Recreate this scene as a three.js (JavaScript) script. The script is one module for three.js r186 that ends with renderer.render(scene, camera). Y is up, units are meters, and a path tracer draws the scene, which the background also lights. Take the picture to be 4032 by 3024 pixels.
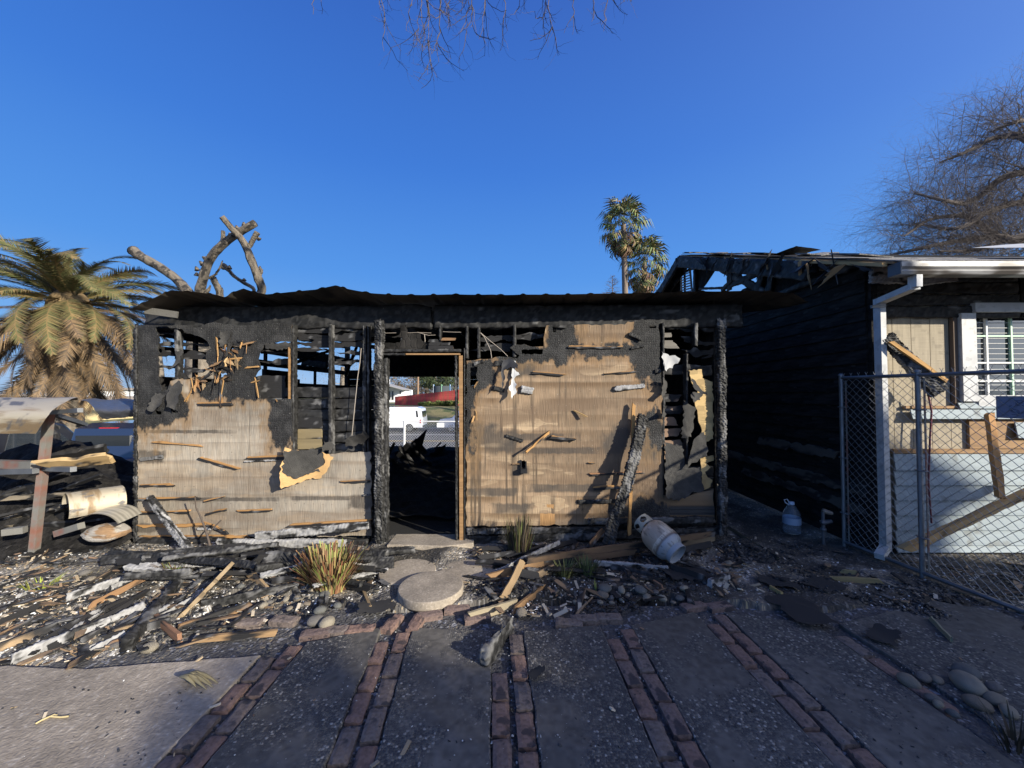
import * as THREE from 'three';
import { mergeGeometries, mergeVertices } from 'three/addons/utils/BufferGeometryUtils.js';

// ---------------------------------------------------------------- camera, sky, sun, exposure
const scene = new THREE.Scene();
const FOCAL = 1515, CX = 2016, CY = 1512, EYE = 1.65, PITCH = Math.atan(37 / FOCAL);
const camera = new THREE.PerspectiveCamera(2 * Math.atan(1512 / FOCAL) * 180 / Math.PI, 4 / 3, 0.05, 900);
camera.position.set(0, EYE, 0);
camera.rotation.x = PITCH;

const SUN_DIR = new THREE.Vector3(1.25, 0.56, 1).normalize();
const sun = new THREE.DirectionalLight(new THREE.Color().setRGB(1.0, 0.93, 0.80), 5.0);
sun.target.position.set(0, 0, -5);
sun.position.copy(SUN_DIR).multiplyScalar(60).add(sun.target.position);
sun.castShadow = true;
sun.shadow.mapSize.set(4096, 4096);
Object.assign(sun.shadow.camera, { left: -40, right: 40, top: 30, bottom: -30, near: 1, far: 160 });
scene.add(sun, sun.target);

{ // clear winter sky, paler round the low sun
  const w = 256, h = 128, data = new Float32Array(w * h * 4);
  const stops = [[-90, .12, .12, .12], [-1, .24, .31, .40], [0, .42, .61, .87], [6, .205, .455, .88], [16, .098, .325, .84], [30, .053, .210, .71], [48, .033, .128, .53], [90, .026, .085, .38]];
  for (let j = 0; j < h; j++) {
    const e = ((j + .5) / h - .5) * 180, er = e * Math.PI / 180;
    let k = 0; while (k < stops.length - 2 && e > stops[k + 1][0]) k++;
    const a = stops[k], b = stops[k + 1], t = Math.min(1, Math.max(0, (e - a[0]) / (b[0] - a[0])));
    for (let i = 0; i < w; i++) {
      const az = ((i + .5) / w - .5) * 2 * Math.PI, c = Math.cos(er) * Math.cos(az) * SUN_DIR.x + Math.sin(er) * SUN_DIR.y + Math.cos(er) * Math.sin(az) * SUN_DIR.z, g = Math.acos(Math.max(-1, Math.min(1, c))) * 180 / Math.PI;
      const m = e > 0 ? 2.3 * Math.exp(-g / 16) + .02 * Math.exp(-g / 30) : 0, o = (j * w + i) * 4, mie = [1, .95, .86];
      for (let c = 0; c < 3; c++) data[o + c] = .61 * (a[c + 1] + (b[c + 1] - a[c + 1]) * t) + m * mie[c]; data[o + 3] = 1;
    }
  }
  const sky = new THREE.DataTexture(data, w, h, THREE.RGBAFormat, THREE.FloatType);
  sky.mapping = THREE.EquirectangularReflectionMapping; sky.magFilter = THREE.LinearFilter; sky.needsUpdate = true;
  scene.background = sky; scene.environment = sky;
}
const renderer = new THREE.WebGLRenderer({ antialias: true });
renderer.setSize(1024, 768);
renderer.toneMapping = THREE.LinearToneMapping;
renderer.toneMappingExposure = 1.6;
renderer.shadowMap.enabled = true;

// ---------------------------------------------------------------- helpers
function rng(seed) { let a = seed >>> 0; return () => { a = (a + 0x6D2B79F5) | 0; let t = Math.imul(a ^ (a >>> 15), 1 | a); t = (t + Math.imul(t ^ (t >>> 7), 61 | t)) ^ t; return ((t ^ (t >>> 14)) >>> 0) / 4294967296; }; }
const R = rng(20240117);
const rr = (a, b) => a + (b - a) * R();
const pick = a => a[Math.floor(R() * a.length)];
const clamp = (x, a = 0, b = 1) => Math.min(b, Math.max(a, x));
const mix = (a, b, t) => a + (b - a) * t;
const sstep = (a, b, x) => { const t = clamp((x - a) / (b - a)); return t * t * (3 - 2 * t); };
const V = (x, y, z) => new THREE.Vector3(x, y, z);
const lin = (r, g, b) => new THREE.Color().setRGB(r, g, b);
function h3(x, y, z) { let h = Math.imul(x | 0, 374761393) + Math.imul(y | 0, 668265263) + Math.imul(z | 0, 1274126177); h = Math.imul(h ^ (h >>> 13), 1103515245); h ^= h >>> 16; return (h >>> 0) / 4294967296; }
function vnoise(x, y, z = 0) {
  const xi = Math.floor(x), yi = Math.floor(y), zi = Math.floor(z); let fx = x - xi, fy = y - yi, fz = z - zi;
  fx = fx * fx * (3 - 2 * fx); fy = fy * fy * (3 - 2 * fy); fz = fz * fz * (3 - 2 * fz);
  const l = (a, b, t) => a + (b - a) * t;
  const pl = k => l(l(h3(xi, yi, k), h3(xi + 1, yi, k), fx), l(h3(xi, yi + 1, k), h3(xi + 1, yi + 1, k), fx), fy);
  return fz === 0 ? pl(zi) : l(pl(zi), pl(zi + 1), fz);
}
function fbm(x, y, z = 0, o = 4) { let s = 0, a = .5, n = 0; for (let i = 0; i < o; i++) { s += a * vnoise(x, y, z); n += a; x = x * 2.03 + 17.1; y = y * 2.03 + 5.3; z = z === 0 ? 0 : z * 2.03 + 3.7; a *= .5; } return s / n; }
// noise that repeats after n, m cells
const wr = (i, n) => ((i % n) + n) % n;
function pnoise(x, y, n, m, s) { const xi = Math.floor(x), yi = Math.floor(y); let fx = x - xi, fy = y - yi; fx = fx * fx * (3 - 2 * fx); fy = fy * fy * (3 - 2 * fy); const a = wr(xi, n), b = wr(xi + 1, n), c = wr(yi, m), d = wr(yi + 1, m), p = h3(a, c, s), q = h3(b, c, s), r = h3(a, d, s), t = h3(b, d, s); return (p + (q - p) * fx) + ((r + (t - r) * fx) - (p + (q - p) * fx)) * fy; }
function pfbm(u, v, n, m, o, s = 0) { let k = 0, a = .5, w = 0; for (let i = 0; i < o; i++) { k += a * pnoise(u * n, v * m, n, m, s + i * 13); w += a; n *= 2; m *= 2; a *= .5; } return k / w; }
// the same cells as worley in a flat section
function cells(x, y, n = 1e6, m = 1e6) {
  const xi = Math.floor(x), yi = Math.floor(y); let f1 = 9, f2 = 9, id = 0;
  for (let a = -1; a < 2; a++) for (let b = -1; b < 2; b++) { const X = wr(xi + a, n), Y2 = wr(yi + b, m), dx = xi + a + .15 + .7 * h3(X, Y2, 0) - x, dy = yi + b + .15 + .7 * h3(X + 51, Y2, 0) - y, d = dx * dx + dy * dy; if (d < f1) { f2 = f1; f1 = d; id = h3(X, Y2, 91); } else if (d < f2) f2 = d; }
  return [Math.sqrt(f1), Math.sqrt(f2), id];
}
// worley: [f1, f2, id]
function worley(x, y, z) {
  const xi = Math.floor(x), yi = Math.floor(y), zi = Math.floor(z); let f1 = 9, f2 = 9, id = 0;
  for (let a = -1; a < 2; a++) for (let b = -1; b < 2; b++) for (let c = -1; c < 2; c++) {
    const X = xi + a, Y = yi + b, Z = zi + c, dx = X + .15 + .7 * h3(X, Y, Z) - x, dy = Y + .15 + .7 * h3(X + 51, Y, Z) - y, dz = Z + .15 + .7 * h3(X, Y + 77, Z) - z, d = .25 * Math.sqrt(dx * dx + dy * dy + dz * dz) + .75 * Math.max(Math.abs(dx), Math.abs(dy), Math.abs(dz));
    if (d < f1) { f2 = f1; f1 = d; id = h3(X, Y, Z + 91); } else if (d < f2) f2 = d;
  }
  return [f1, f2, id];
}
// pixel of the photograph -> direction -> where that direction meets the plane the thing stands on
function ray(px, py) { const x = (px - CX) / FOCAL, y = (CY - py) / FOCAL, c = Math.cos(PITCH), s = Math.sin(PITCH); return V(x, y * c + s, y * s - c); }
function atZ(px, py, D) { const r = ray(px, py), t = -D / r.z; return V(r.x * t, EYE + r.y * t, -D); }
function atY(px, py, Y = 0) { const r = ray(px, py), t = (Y - EYE) / r.y; return V(r.x * t, Y, r.z * t); }
function atX(px, py, X) { const r = ray(px, py), t = X / r.x; return V(X, EYE + r.y * t, r.z * t); }
const CROPS = { c1: [0, 800, .452], c2: [0, 1450, .452], c3: [500, 1100, .452], c4: [500, 1600, .452], c5: [1400, 1200, .27125], c6: [1400, 1650, .36167], c7: [1750, 1150, .5425], c8: [1750, 1650, .5425], cR: [2450, 1250, .5425], cg: [2500, 750, .36167], ch: [3200, 800, .37613], cf: [3200, 1400, .37613], cy: [3200, 1900, .37613], cb: [2700, 1900, .36167], cl: [0, 2200, .63291], cm: [1200, 2200, .63291], cr: [2600, 2200, .64738], ck: [0, 1550, .27125], ct: [500, 820, .27125], cd: [1500, 1450, .24105], cp: [2500, 2000, .18083], cw: [2300, 780, .24111] };
const S = (c, x, y) => { const k = CROPS[c]; return [k[0] + x * k[2], k[1] + y * k[2]]; };

// ---------------------------------------------------------------- object bookkeeping
const used = new Map(), origin = new WeakMap();
function numbered(n) { const k = used.get(n) || 0; used.set(n, k + 1); return k ? `${n}_${String(k).padStart(3, '0')}` : n; }
function shade(m) { m.castShadow = true; m.receiveShadow = true; return m; }
function thing(name, label, category, pos = V(0, 0, 0), group) {
  const g = new THREE.Group(); g.name = numbered(name); g.position.copy(pos); g.userData = { label, category }; if (group) g.userData.group = group;
  scene.add(g); origin.set(g, pos.clone()); return g;
}
// a part whose geometry is given in world coordinates
function part(name, geo, mat, parent, label) {
  const o = origin.get(parent); geo.translate(-o.x, -o.y, -o.z);
  const m = shade(new THREE.Mesh(geo, mat)); m.name = name; if (label) m.userData.label = label; parent.add(m); origin.set(m, o); return m;
}
// a part with shared geometry, placed with a matrix in world coordinates
function placed(name, geo, mat, parent, matrix, label) {
  const o = origin.get(parent), m = shade(new THREE.Mesh(geo, mat)); m.name = name; matrix.decompose(m.position, m.quaternion, m.scale); m.position.sub(o);
  if (label) m.userData.label = label; parent.add(m); return m;
}
// a thing that is one mesh
function single(name, geo, mat, label, category, group, extra) {
  geo.computeBoundingBox(); const b = geo.boundingBox, p = V((b.min.x + b.max.x) / 2, b.min.y, (b.min.z + b.max.z) / 2); geo.translate(-p.x, -p.y, -p.z);
  const m = shade(new THREE.Mesh(geo, mat)); m.name = numbered(name); m.position.copy(p); m.userData = { label, category }; if (group) m.userData.group = group; Object.assign(m.userData, extra || {});
  scene.add(m); origin.set(m, p); return m;
}
function structure(name, geo, mat) { const m = shade(new THREE.Mesh(geo, mat)); m.name = numbered(name); m.userData = { kind: 'structure' }; scene.add(m); origin.set(m, V(0, 0, 0)); return m; }
function stuff(name, geo, mat, label, category) { const m = shade(new THREE.Mesh(geo, mat)); m.name = numbered(name); m.userData = { kind: 'stuff', label, category }; scene.add(m); origin.set(m, V(0, 0, 0)); return m; }

// ---------------------------------------------------------------- geometry helpers
function frame(A, B, up = V(0, 1, 0), roll = 0) { // matrix whose x runs from A to B, centred on A
  const x = B.clone().sub(A).normalize(); let z = new THREE.Vector3().crossVectors(x, up); if (z.lengthSq() < 1e-6) z = new THREE.Vector3().crossVectors(x, V(0, 0, 1)); z.normalize();
  const y = new THREE.Vector3().crossVectors(z, x), m = new THREE.Matrix4().makeBasis(x, y, z);
  if (roll) m.multiply(new THREE.Matrix4().makeRotationX(roll));
  return m.setPosition(A);
}
function box(x0, x1, y0, y1, z0, z1) { const g = new THREE.BoxGeometry(Math.abs(x1 - x0), Math.abs(y1 - y0), Math.abs(z1 - z0)); g.translate((x0 + x1) / 2, (y0 + y1) / 2, (z0 + z1) / 2); return metreUV(g); }
// uv in metres, by the dominant direction of each face
function metreUV(g, s = 1) {
  if (g.index) { const n = g.toNonIndexed(); g.copy(n); }
  if (!g.attributes.normal) g.computeVertexNormals();
  const p = g.attributes.position, n = g.attributes.normal, uv = new Float32Array(p.count * 2);
  for (let i = 0; i < p.count; i += 3) {
    let nx = 0, ny = 0, nz = 0; for (let k = i; k < i + 3; k++) { nx += Math.abs(n.getX(k)); ny += Math.abs(n.getY(k)); nz += Math.abs(n.getZ(k)); }
    for (let k = i; k < i + 3; k++) {
      const x = p.getX(k), y = p.getY(k), z = p.getZ(k);
      const [u, v] = nx >= ny && nx >= nz ? [z, y] : ny >= nz ? [x, z] : [x, y];
      uv[2 * k] = u * s; uv[2 * k + 1] = v * s;
    }
  }
  g.setAttribute('uv', new THREE.BufferAttribute(uv, 2)); return g;
}
function bar(A, B, w, h, roll = 0, up) { const L = A.distanceTo(B), g = new THREE.BoxGeometry(L, h, w); g.translate(L / 2, 0, 0); metreUV(g); g.applyMatrix4(frame(A, B, up, roll)); return g; }
function tube(pts, radii, sides = 6, closedEnds = true) { // tapered tube through points
  const n = pts.length, pos = [], idx = [], uv = []; let up = V(.13, .99, .07), len = 0;
  for (let i = 0; i < n; i++) {
    const t = pts[Math.min(n - 1, i + 1)].clone().sub(pts[Math.max(0, i - 1)]).normalize();
    let a = new THREE.Vector3().crossVectors(t, up); if (a.lengthSq() < 1e-4) a = new THREE.Vector3().crossVectors(t, V(1, 0, 0)); a.normalize(); const b = new THREE.Vector3().crossVectors(a, t); up = b.clone();
    const r = Array.isArray(radii) ? radii[i] : radii; if (i) len += pts[i].distanceTo(pts[i - 1]);
    for (let k = 0; k <= sides; k++) { const w = k / sides * Math.PI * 2, c = Math.cos(w) * r, s = Math.sin(w) * r; pos.push(pts[i].x + a.x * c + b.x * s, pts[i].y + a.y * c + b.y * s, pts[i].z + a.z * c + b.z * s); uv.push(k / sides, len); }
  }
  for (let i = 0; i < n - 1; i++) for (let k = 0; k < sides; k++) { const p = i * (sides + 1) + k, q = p + sides + 1; idx.push(p, q, p + 1, p + 1, q, q + 1); }
  if (closedEnds) for (const e of [0, n - 1]) { const c = pos.length / 3; pos.push(pts[e].x, pts[e].y, pts[e].z); uv.push(.5, e ? len : 0); for (let k = 0; k < sides; k++) { const p = e * (sides + 1) + k; e ? idx.push(p, c, p + 1) : idx.push(p + 1, c, p); } }
  const g = new THREE.BufferGeometry(); g.setAttribute('position', new THREE.Float32BufferAttribute(pos, 3)); g.setAttribute('uv', new THREE.Float32BufferAttribute(uv, 2)); g.setIndex(idx); g.computeVertexNormals(); return g;
}
const merge = a => mergeGeometries(a.map(g => { const k = g.index ? g.toNonIndexed() : g; for (const n of Object.keys(k.attributes)) if (!['position', 'normal', 'uv', 'color'].includes(n)) k.deleteAttribute(n); return k; }));
function flat(g) { const n = g.index ? g.toNonIndexed() : g; n.computeVertexNormals(); return n; }
function paint(g, f) { const p = g.attributes.position, c = new Float32Array(p.count * 3); for (let i = 0; i < p.count; i++) { const k = f(p.getX(i), p.getY(i), p.getZ(i), i); c[3 * i] = k[0]; c[3 * i + 1] = k[1]; c[3 * i + 2] = k[2]; } g.setAttribute('color', new THREE.BufferAttribute(c, 3)); return g; }
function jag(pts, amp, step, seed, closed = true) { // ragged outline
  const q = rng(seed), out = [], n = pts.length;
  for (let i = 0; i < (closed ? n : n - 1); i++) {
    const a = pts[i], b = pts[(i + 1) % n], L = Math.hypot(b[0] - a[0], b[1] - a[1]), k = Math.max(1, Math.round(L / step)), nx = -(b[1] - a[1]) / (L || 1), ny = (b[0] - a[0]) / (L || 1);
    for (let j = 0; j < k; j++) { const t = (j + (j ? (q() - .5) * .6 : 0)) / k, o = j ? (q() - .5) * 2 * amp : 0; out.push([a[0] + (b[0] - a[0]) * t + nx * o, a[1] + (b[1] - a[1]) * t + ny * o]); }
  }
  if (!closed) out.push(pts[n - 1]); return out;
}
// a sheet cut to an outline (world x, y), its front at depth D, with holes; uv 0 to 1 over the rectangle r = [x0, y0, w, h]
function sheet(outline, holes, D, t, r) {
  const s = new THREE.Shape(outline.map(p => new THREE.Vector2(p[0], p[1]))); for (const h of holes) s.holes.push(new THREE.Path(h.map(p => new THREE.Vector2(p[0], p[1]))));
  const g = new THREE.ExtrudeGeometry(s, { depth: t, bevelEnabled: false, curveSegments: 1 }); g.translate(0, 0, -D - t);
  const p = g.attributes.position, uv = g.attributes.uv; for (let i = 0; i < p.count; i++) r ? uv.setXY(i, (p.getX(i) - r[0]) / r[2], (p.getY(i) - r[1]) / r[3]) : uv.setXY(i, p.getX(i) + .7 * p.getZ(i), p.getY(i));
  return g;
}
const onWall = (c, pts, D) => pts.map(([x, y]) => { const q = S(c, x, y), v = atZ(q[0], q[1], D); return [v.x, v.y]; });
// charred timber with real alligator blocks: x along, y across, z through; cell sizes in metres
function charTimber(L, w, t, o = {}) {
  const { seed = 1, cell = [.026, .034, .03], deep = .008, ash = .15, res = .011, bend = 0, ragged = .03, taper = 0 } = o, q = rng(seed), ox = q() * 90, oy = q() * 90, oz = q() * 90;
  let g = new THREE.BoxGeometry(L, w, t, Math.max(4, Math.round(L / res)), Math.max(2, Math.round(w / res)), Math.max(2, Math.round(t / res)));
  g.deleteAttribute('normal'); g.deleteAttribute('uv'); g = mergeVertices(g, 1e-5);
  const p = g.attributes.position, col = new Float32Array(p.count * 3), rd = Math.min(w, t) * .28;
  for (let i = 0; i < p.count; i++) {
    let x = p.getX(i), y = p.getY(i), z = p.getZ(i); const ix = clamp(x, -L / 2 + rd, L / 2 - rd), iy = clamp(y, -w / 2 + rd, w / 2 - rd), iz = clamp(z, -t / 2 + rd, t / 2 - rd);
    let nx = x - ix, ny = y - iy, nz = z - iz; const nl = Math.hypot(nx, ny, nz) || 1; nx /= nl; ny /= nl; nz /= nl;
    const sx = ix + nx * rd, sy = iy + ny * rd, sz = iz + nz * rd, wb = (fbm(sx * 14 + ox, sy * 14 + oy, sz * 14 + oz + .01, 2) - .5) * .9;
    const [f1, f2, id] = worley(sx / cell[0] + ox + wb, sy / cell[1] + oy + wb, sz / cell[2] + oz), e = sstep(.02, .34, f2 - f1);
    const er = (fbm(sx * 5 + ox, sy * 9 + oy, sz * 9 + oz + .01, 3) - .5) * Math.min(.05, w * .42);
    const d = -deep * (1 - e) + (id - .5) * deep * .5 + er; x = sx + nx * d; y = sy + ny * d; z = sz + nz * d;
    const en = Math.abs(x) / (L / 2); if (en > .9) x += Math.sign(x) * (fbm(y * 60 + ox, z * 60 + oy, 3.3, 2) - .6) * ragged * (en - .9) * 10;
    const tp = 1 - taper * (x / L + .5); y *= tp; z *= tp; y += bend * (1 - (2 * x / L) ** 2);
    p.setXYZ(i, x, y, z);
    const ashy = ash <= 0 ? 0 : sstep(.70 - ash * .62, .80 - ash * .62, fbm(sx * 7 + oy, sy * 16 + oz, sz * 16 + ox + .01, 3)), k = mix(.012 + .03 * id * id, (ash > .42 ? .30 : .13) * (.7 + .45 * id), ashy);
    col[3 * i] = k * 1.02; col[3 * i + 1] = k; col[3 * i + 2] = k * .97;
  }
  g.setAttribute('color', new THREE.BufferAttribute(col, 3)); g.computeVertexNormals(); return g;
}
// sawn board: ragged, partly burnt, flat-faced
const WOODS = [[.33, .19, .085], [.40, .25, .12], [.27, .15, .07], [.36, .25, .14], [.22, .14, .08], [.45, .31, .17]];
function plank(L, w, t, o = {}) {
  const { seed = 1, char = .4, wood = WOODS[seed % WOODS.length], point = .5, under = 0, wear = .18 } = o, q = rng(seed * 7 + 3), ox = q() * 90, oy = q() * 90;
  const nx = Math.max(4, Math.round(L / .035)), g0 = new THREE.BoxGeometry(L, w, t, nx, 4, 2); let g = mergeVertices((g0.deleteAttribute('normal'), g0.deleteAttribute('uv'), g0), 1e-5);
  const p = g.attributes.position, ea = (q() - .5) * point * w * 2, eb = (q() - .5) * point * w * 2;
  for (let i = 0; i < p.count; i++) {
    let x = p.getX(i), y = p.getY(i), z = p.getZ(i); const s = y / (w / 2), u = x / (L / 2);
    const er = Math.max(0, fbm(x * 9 + ox, s * 1.5 + oy, 1.1, 3) - .42) * wear * w * 2.2; y -= s * er; z *= 1 - .5 * Math.max(0, fbm(x * 6 + oy, y * 20, 4.4, 2) - .5);
    if (u > .99) x += ea * s + (q() - .6) * w * .5 * point; if (u < -.99) x += eb * s - (q() - .6) * w * .5 * point;
    z += (fbm(x * 2 + ox, 0, 7.7, 2) - .5) * t * .5;
    p.setXYZ(i, x, y, z);
  }
  g = flat(g);
  paint(g, (x, y, z, i) => {
    const f = fbm(x * 4 + ox, y * 16 + oy, z * 16 + 2.1, 3), lo = under ? (y < w * .16 + (f - .5) * w * .6 ? under : -under * .6) : 0, c = sstep(.47, .53, f * .7 + (char - .5) * .62 + lo * .5 + .15);
    const v = .75 + .5 * fbm(x * 3 + oy, y * 60 + ox, 5.5, 2), a = fbm(x * 20, y * 20, ox, 2) > .72 ? .12 : 0;
    return [mix(wood[0] * v, .016 + a, c), mix(wood[1] * v, .015 + a, c), mix(wood[2] * v, .015 + a, c)];
  });
  return metreUV(g);
}
// ---------------------------------------------------------------- textures and materials
function tex(w, h, f, srgb = true, rep = true) {
  const d = new Uint8Array(w * h * 4);
  for (let j = 0; j < h; j++) for (let i = 0; i < w; i++) { const c = f((i + .5) / w, (j + .5) / h), o = (j * w + i) * 4; for (let k = 0; k < 3; k++) { let v = clamp(c[k]); if (srgb) v = v <= .0031308 ? v * 12.92 : 1.055 * v ** (1 / 2.4) - .055; d[o + k] = v * 255; } d[o + 3] = 255; }
  const t = new THREE.DataTexture(d, w, h); t.magFilter = THREE.LinearFilter; t.minFilter = THREE.LinearMipmapLinearFilter; t.generateMipmaps = true; if (rep) t.wrapS = t.wrapT = THREE.RepeatWrapping; if (srgb) t.colorSpace = THREE.SRGBColorSpace; t.needsUpdate = true; return t;
}
const grey = (w, h, f, rep) => tex(w, h, (u, v) => { const k = f(u, v); return [k, k, k]; }, false, rep);
// seamless noise on the unit square
const tn = (u, v, n, o, s = 0) => pfbm(u, v, n, n, o, s);
const rep = (t, s, s2) => { const c = t.clone(); c.repeat.set(s, s2 ?? s); c.needsUpdate = true; return c; };
const grain = grey(512, 512, (u, v) => .5 + .5 * (tn(u, v, 4, 3, 3) - .5) + .55 * (pfbm(u, v, 6, 150, 2, 7) - .5));   // fibres along u
const grit = grey(512, 512, (u, v) => tn(u, v, 60, 3, 5) * .7 + .3 * tn(u, v, 9, 3, 8));
const charCell = (u, v) => cells(u * 14 + .6 * (tn(u, v, 8, 2, 2) - .5), v * 11, 14, 11);
const charBump = grey(512, 512, (u, v) => { const w = charCell(u, v); return (sstep(0, .25, w[1] - w[0]) * .8 + .2 * w[2]) * .8 + .2 * tn(u, v, 70, 2, 1); });
const charColor = tex(512, 512, (u, v) => { const w = charCell(u, v), p = tn(u, v, 5, 4, 11), k = .012 + .022 * w[2] + (w[2] > .94 ? .05 * p : 0) + .02 * sstep(.5, .7, p); return [k * 1.03, k, k * .96]; });
const M = {};
const std = (o) => new THREE.MeshStandardMaterial(o), phy = o => new THREE.MeshPhysicalMaterial(o);
M.char = phy({ vertexColors: true, roughness: .62, specularIntensity: .55, bumpMap: rep(grit, 4), bumpScale: .0015 });
M.charFlat = phy({ map: rep(charColor, 2.4), color: lin(.6, .57, .54), bumpMap: rep(charBump, 2.4), bumpScale: .006, roughness: .92, specularIntensity: .4 });   // uv in metres
M.charBoard = phy({ map: rep(charColor, .9, 4.5), color: lin(.6, .57, .54), bumpMap: rep(grain, 1.4, 5), bumpScale: .008, roughness: .92, specularIntensity: .4 });
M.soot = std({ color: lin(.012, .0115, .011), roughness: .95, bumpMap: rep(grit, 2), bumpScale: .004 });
M.plank = std({ color: lin(0.78, 0.78, 0.78), vertexColors: true, roughness: .78, bumpMap: rep(grain, 1.6, 3), bumpScale: .003 });
M.raw = std({ color: lin(.33, .195, .085), roughness: .75, bumpMap: rep(grain, 1.2, 2), bumpScale: .003, map: tex(256, 256, (u, v) => { const k = .72 + .5 * (pfbm(u, v, 5, 60, 3, 8) - .3); return [k, k * .97, k * .93]; }) });
M.rawUp = M.raw.clone(); M.rawUp.map = M.raw.map.clone(); M.rawUp.map.rotation = Math.PI / 2; M.rawUp.bumpMap = M.raw.bumpMap.clone(); M.rawUp.bumpMap.rotation = Math.PI / 2;
M.tar = std({ color: lin(0.85, 0.85, 0.85), side: THREE.DoubleSide, map: tex(256, 256, (u, v) => { const k = .026 + .045 * tn(u, v, 5, 4, 21) * tn(u, v, 17, 3, 23) * 1.6; return [k * 1.06, k, k * .9]; }), roughness: .85, bumpMap: rep(grit, 2), bumpScale: .004 });
M.plastic = std({ side: THREE.DoubleSide, color: lin(.50, .50, .48), roughness: .5 });
M.galv = phy({ metalness: .7, roughness: .5, color: lin(.32, .33, .34), bumpMap: rep(grit, 6), bumpScale: .001, map: tex(256, 256, (u, v) => { const k = .62 + .55 * (tn(u, v, 8, 4, 31) - .3); return [k, k, k]; }) });
M.wire = phy({ metalness: .7, roughness: .45, color: lin(.36, .36, .35) });
M.rust = std({ color: lin(0.78, 0.78, 0.78), map: rep(tex(512, 512, (u, v) => { const p = tn(u, v, 4, 5, 41), q = tn(u, v, 24, 4, 47), k = sstep(.40, .66, p * .7 + q * .3); return [mix(.24, .30, q) * mix(1.2, .8, k), mix(.135, .19, q) * mix(.9, 1.25, k), mix(.105, .15, q) * mix(.8, 1.4, k)]; }), .6), roughness: .75, metalness: .1, bumpMap: rep(grit, 3), bumpScale: .002 });
M.scorched = std({ color: lin(0.75, 0.75, 0.75), side: THREE.DoubleSide, roughness: .55, metalness: .35, map: tex(512, 512, (u, v) => { const p = pfbm(u, v, 3, 14, 4, 9), q = tn(u, v, 8, 4, 53), d = sstep(.58, .75, q); return [mix(mix(.62, .36, sstep(.45, .7, p)), .20, d), mix(mix(.54, .26, sstep(.45, .7, p)), .19, d), mix(mix(.40, .15, sstep(.45, .7, p)), .18, d)]; }), bumpMap: rep(grit, 3), bumpScale: .003 });
M.roof = std({ side: THREE.DoubleSide, roughness: .6, metalness: .4, map: tex(512, 512, (u, v) => { const p = tn(u, v, 5, 5, 61), k = sstep(.42, .62, p); return [mix(.035, .10, k), mix(.033, .085, k), mix(.03, .065, k)]; }) });
M.bark = std({ color: lin(0.75, 0.75, 0.75), roughness: .9, bumpMap: rep(grit, 3, 1), bumpScale: .02, map: tex(512, 512, (u, v) => { const p = tn(u, v, 6, 5, 71), q = pfbm(u, v, 30, 5, 3, 10), k = .5 + q, d = sstep(.52, .66, p); return [mix(.24 * k, .05, d), mix(.20 * k, .045, d), mix(.15 * k, .038, d)]; }) });
M.twig = std({ roughness: .9, color: lin(.085, .066, .052) });
M.twigGrey = std({ roughness: .9, color: lin(.12, .10, .088) });
M.brick = std({ vertexColors: true, roughness: .88, bumpMap: rep(grit, 5), bumpScale: .004, map: tex(512, 512, (u, v) => { const p = tn(u, v, 7, 4, 81), q = tn(u, v, 40, 2, 83), k = .55 + .7 * q, d = sstep(.55, .70, p); return [mix(k, .28, d), mix(k * .97, .31, d), mix(k * .93, .36, d)]; }) });
M.stone = std({ color: lin(0.85, 0.85, 0.85), vertexColors: true, roughness: .8, bumpMap: rep(grit, 6), bumpScale: .003 });
M.glass = phy({ color: lin(.02, .025, .03), roughness: .06, specularIntensity: 1, clearcoat: 1, clearcoatRoughness: .03 });
M.white = std({ color: lin(.66, .66, .64), roughness: .55 });
M.leaf = std({ color: lin(0.75, 0.75, 0.75), vertexColors: true, roughness: .75, side: THREE.DoubleSide });
M.blackPlastic = std({ color: lin(.012, .012, .013), roughness: .5 });
M.chrome = phy({ color: lin(.8, .8, .8), metalness: 1, roughness: .15 });
M.rubber = std({ color: lin(.015, .015, .016), roughness: .85 });
// ---------------------------------------------------------------- ground, driveway, bricks
const soilTex = tex(768, 768, (u, v) => { const a = tn(u, v, 90, 3, 101), b = tn(u, v, 12, 4, 103), c = tn(u, v, 40, 2, 107), k = .35 + 1.1 * a * (.5 + b); let r = k, g = k * .96, bl = k * .90; if (c > .70) { const w = 3.2 * (c - .66) * 10; r = g = bl = k + w * .5; } else if (a > .68 && b > .5) { r = k * 2.1; g = k * 1.6; bl = k * 1.0; } return [r * .4, g * .4, bl * .4]; });
M.soil = std({ vertexColors: true, color: lin(.8, .8, .8), map: soilTex, roughness: .92, bumpMap: rep(grit, 1), bumpScale: .02 });
const NCT = 1024, padRel = new Float32Array(NCT * NCT); let padAt = 0;   // covers 2 m: pebbles of many greys set in dark mortar
const aggregateTex = tex(NCT, NCT, (u, v) => {
  const w = cells(u * 150, v * 150, 150, 150), s = sstep(.05, .20, w[1] - w[0]), p = tn(u, v, 8, 3, 111), q = tn(u, v, 60, 2, 113), st = tn(u, v, 3, 4, 115), open = s * sstep(.34, .56, p), g = w[2];
  const peb = g < .5 ? [.05, .05, .052] : g < .78 ? [.10, .098, .09] : g < .93 ? [.17, .155, .13] : [.34, .32, .28], m = (.55 + .8 * st) * (.6 + .8 * q), mor = [.115 * m, .105 * m, .090 * m];
  padRel[padAt++] = .45 + .5 * open * (.4 + .6 * g) + .25 * q; return [0, 1, 2].map(i => mix(mor[i], peb[i] * (.8 + .4 * q), open));
});
padAt = 0; const concreteBump = grey(NCT, NCT, () => padRel[padAt++] * .8);
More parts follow.
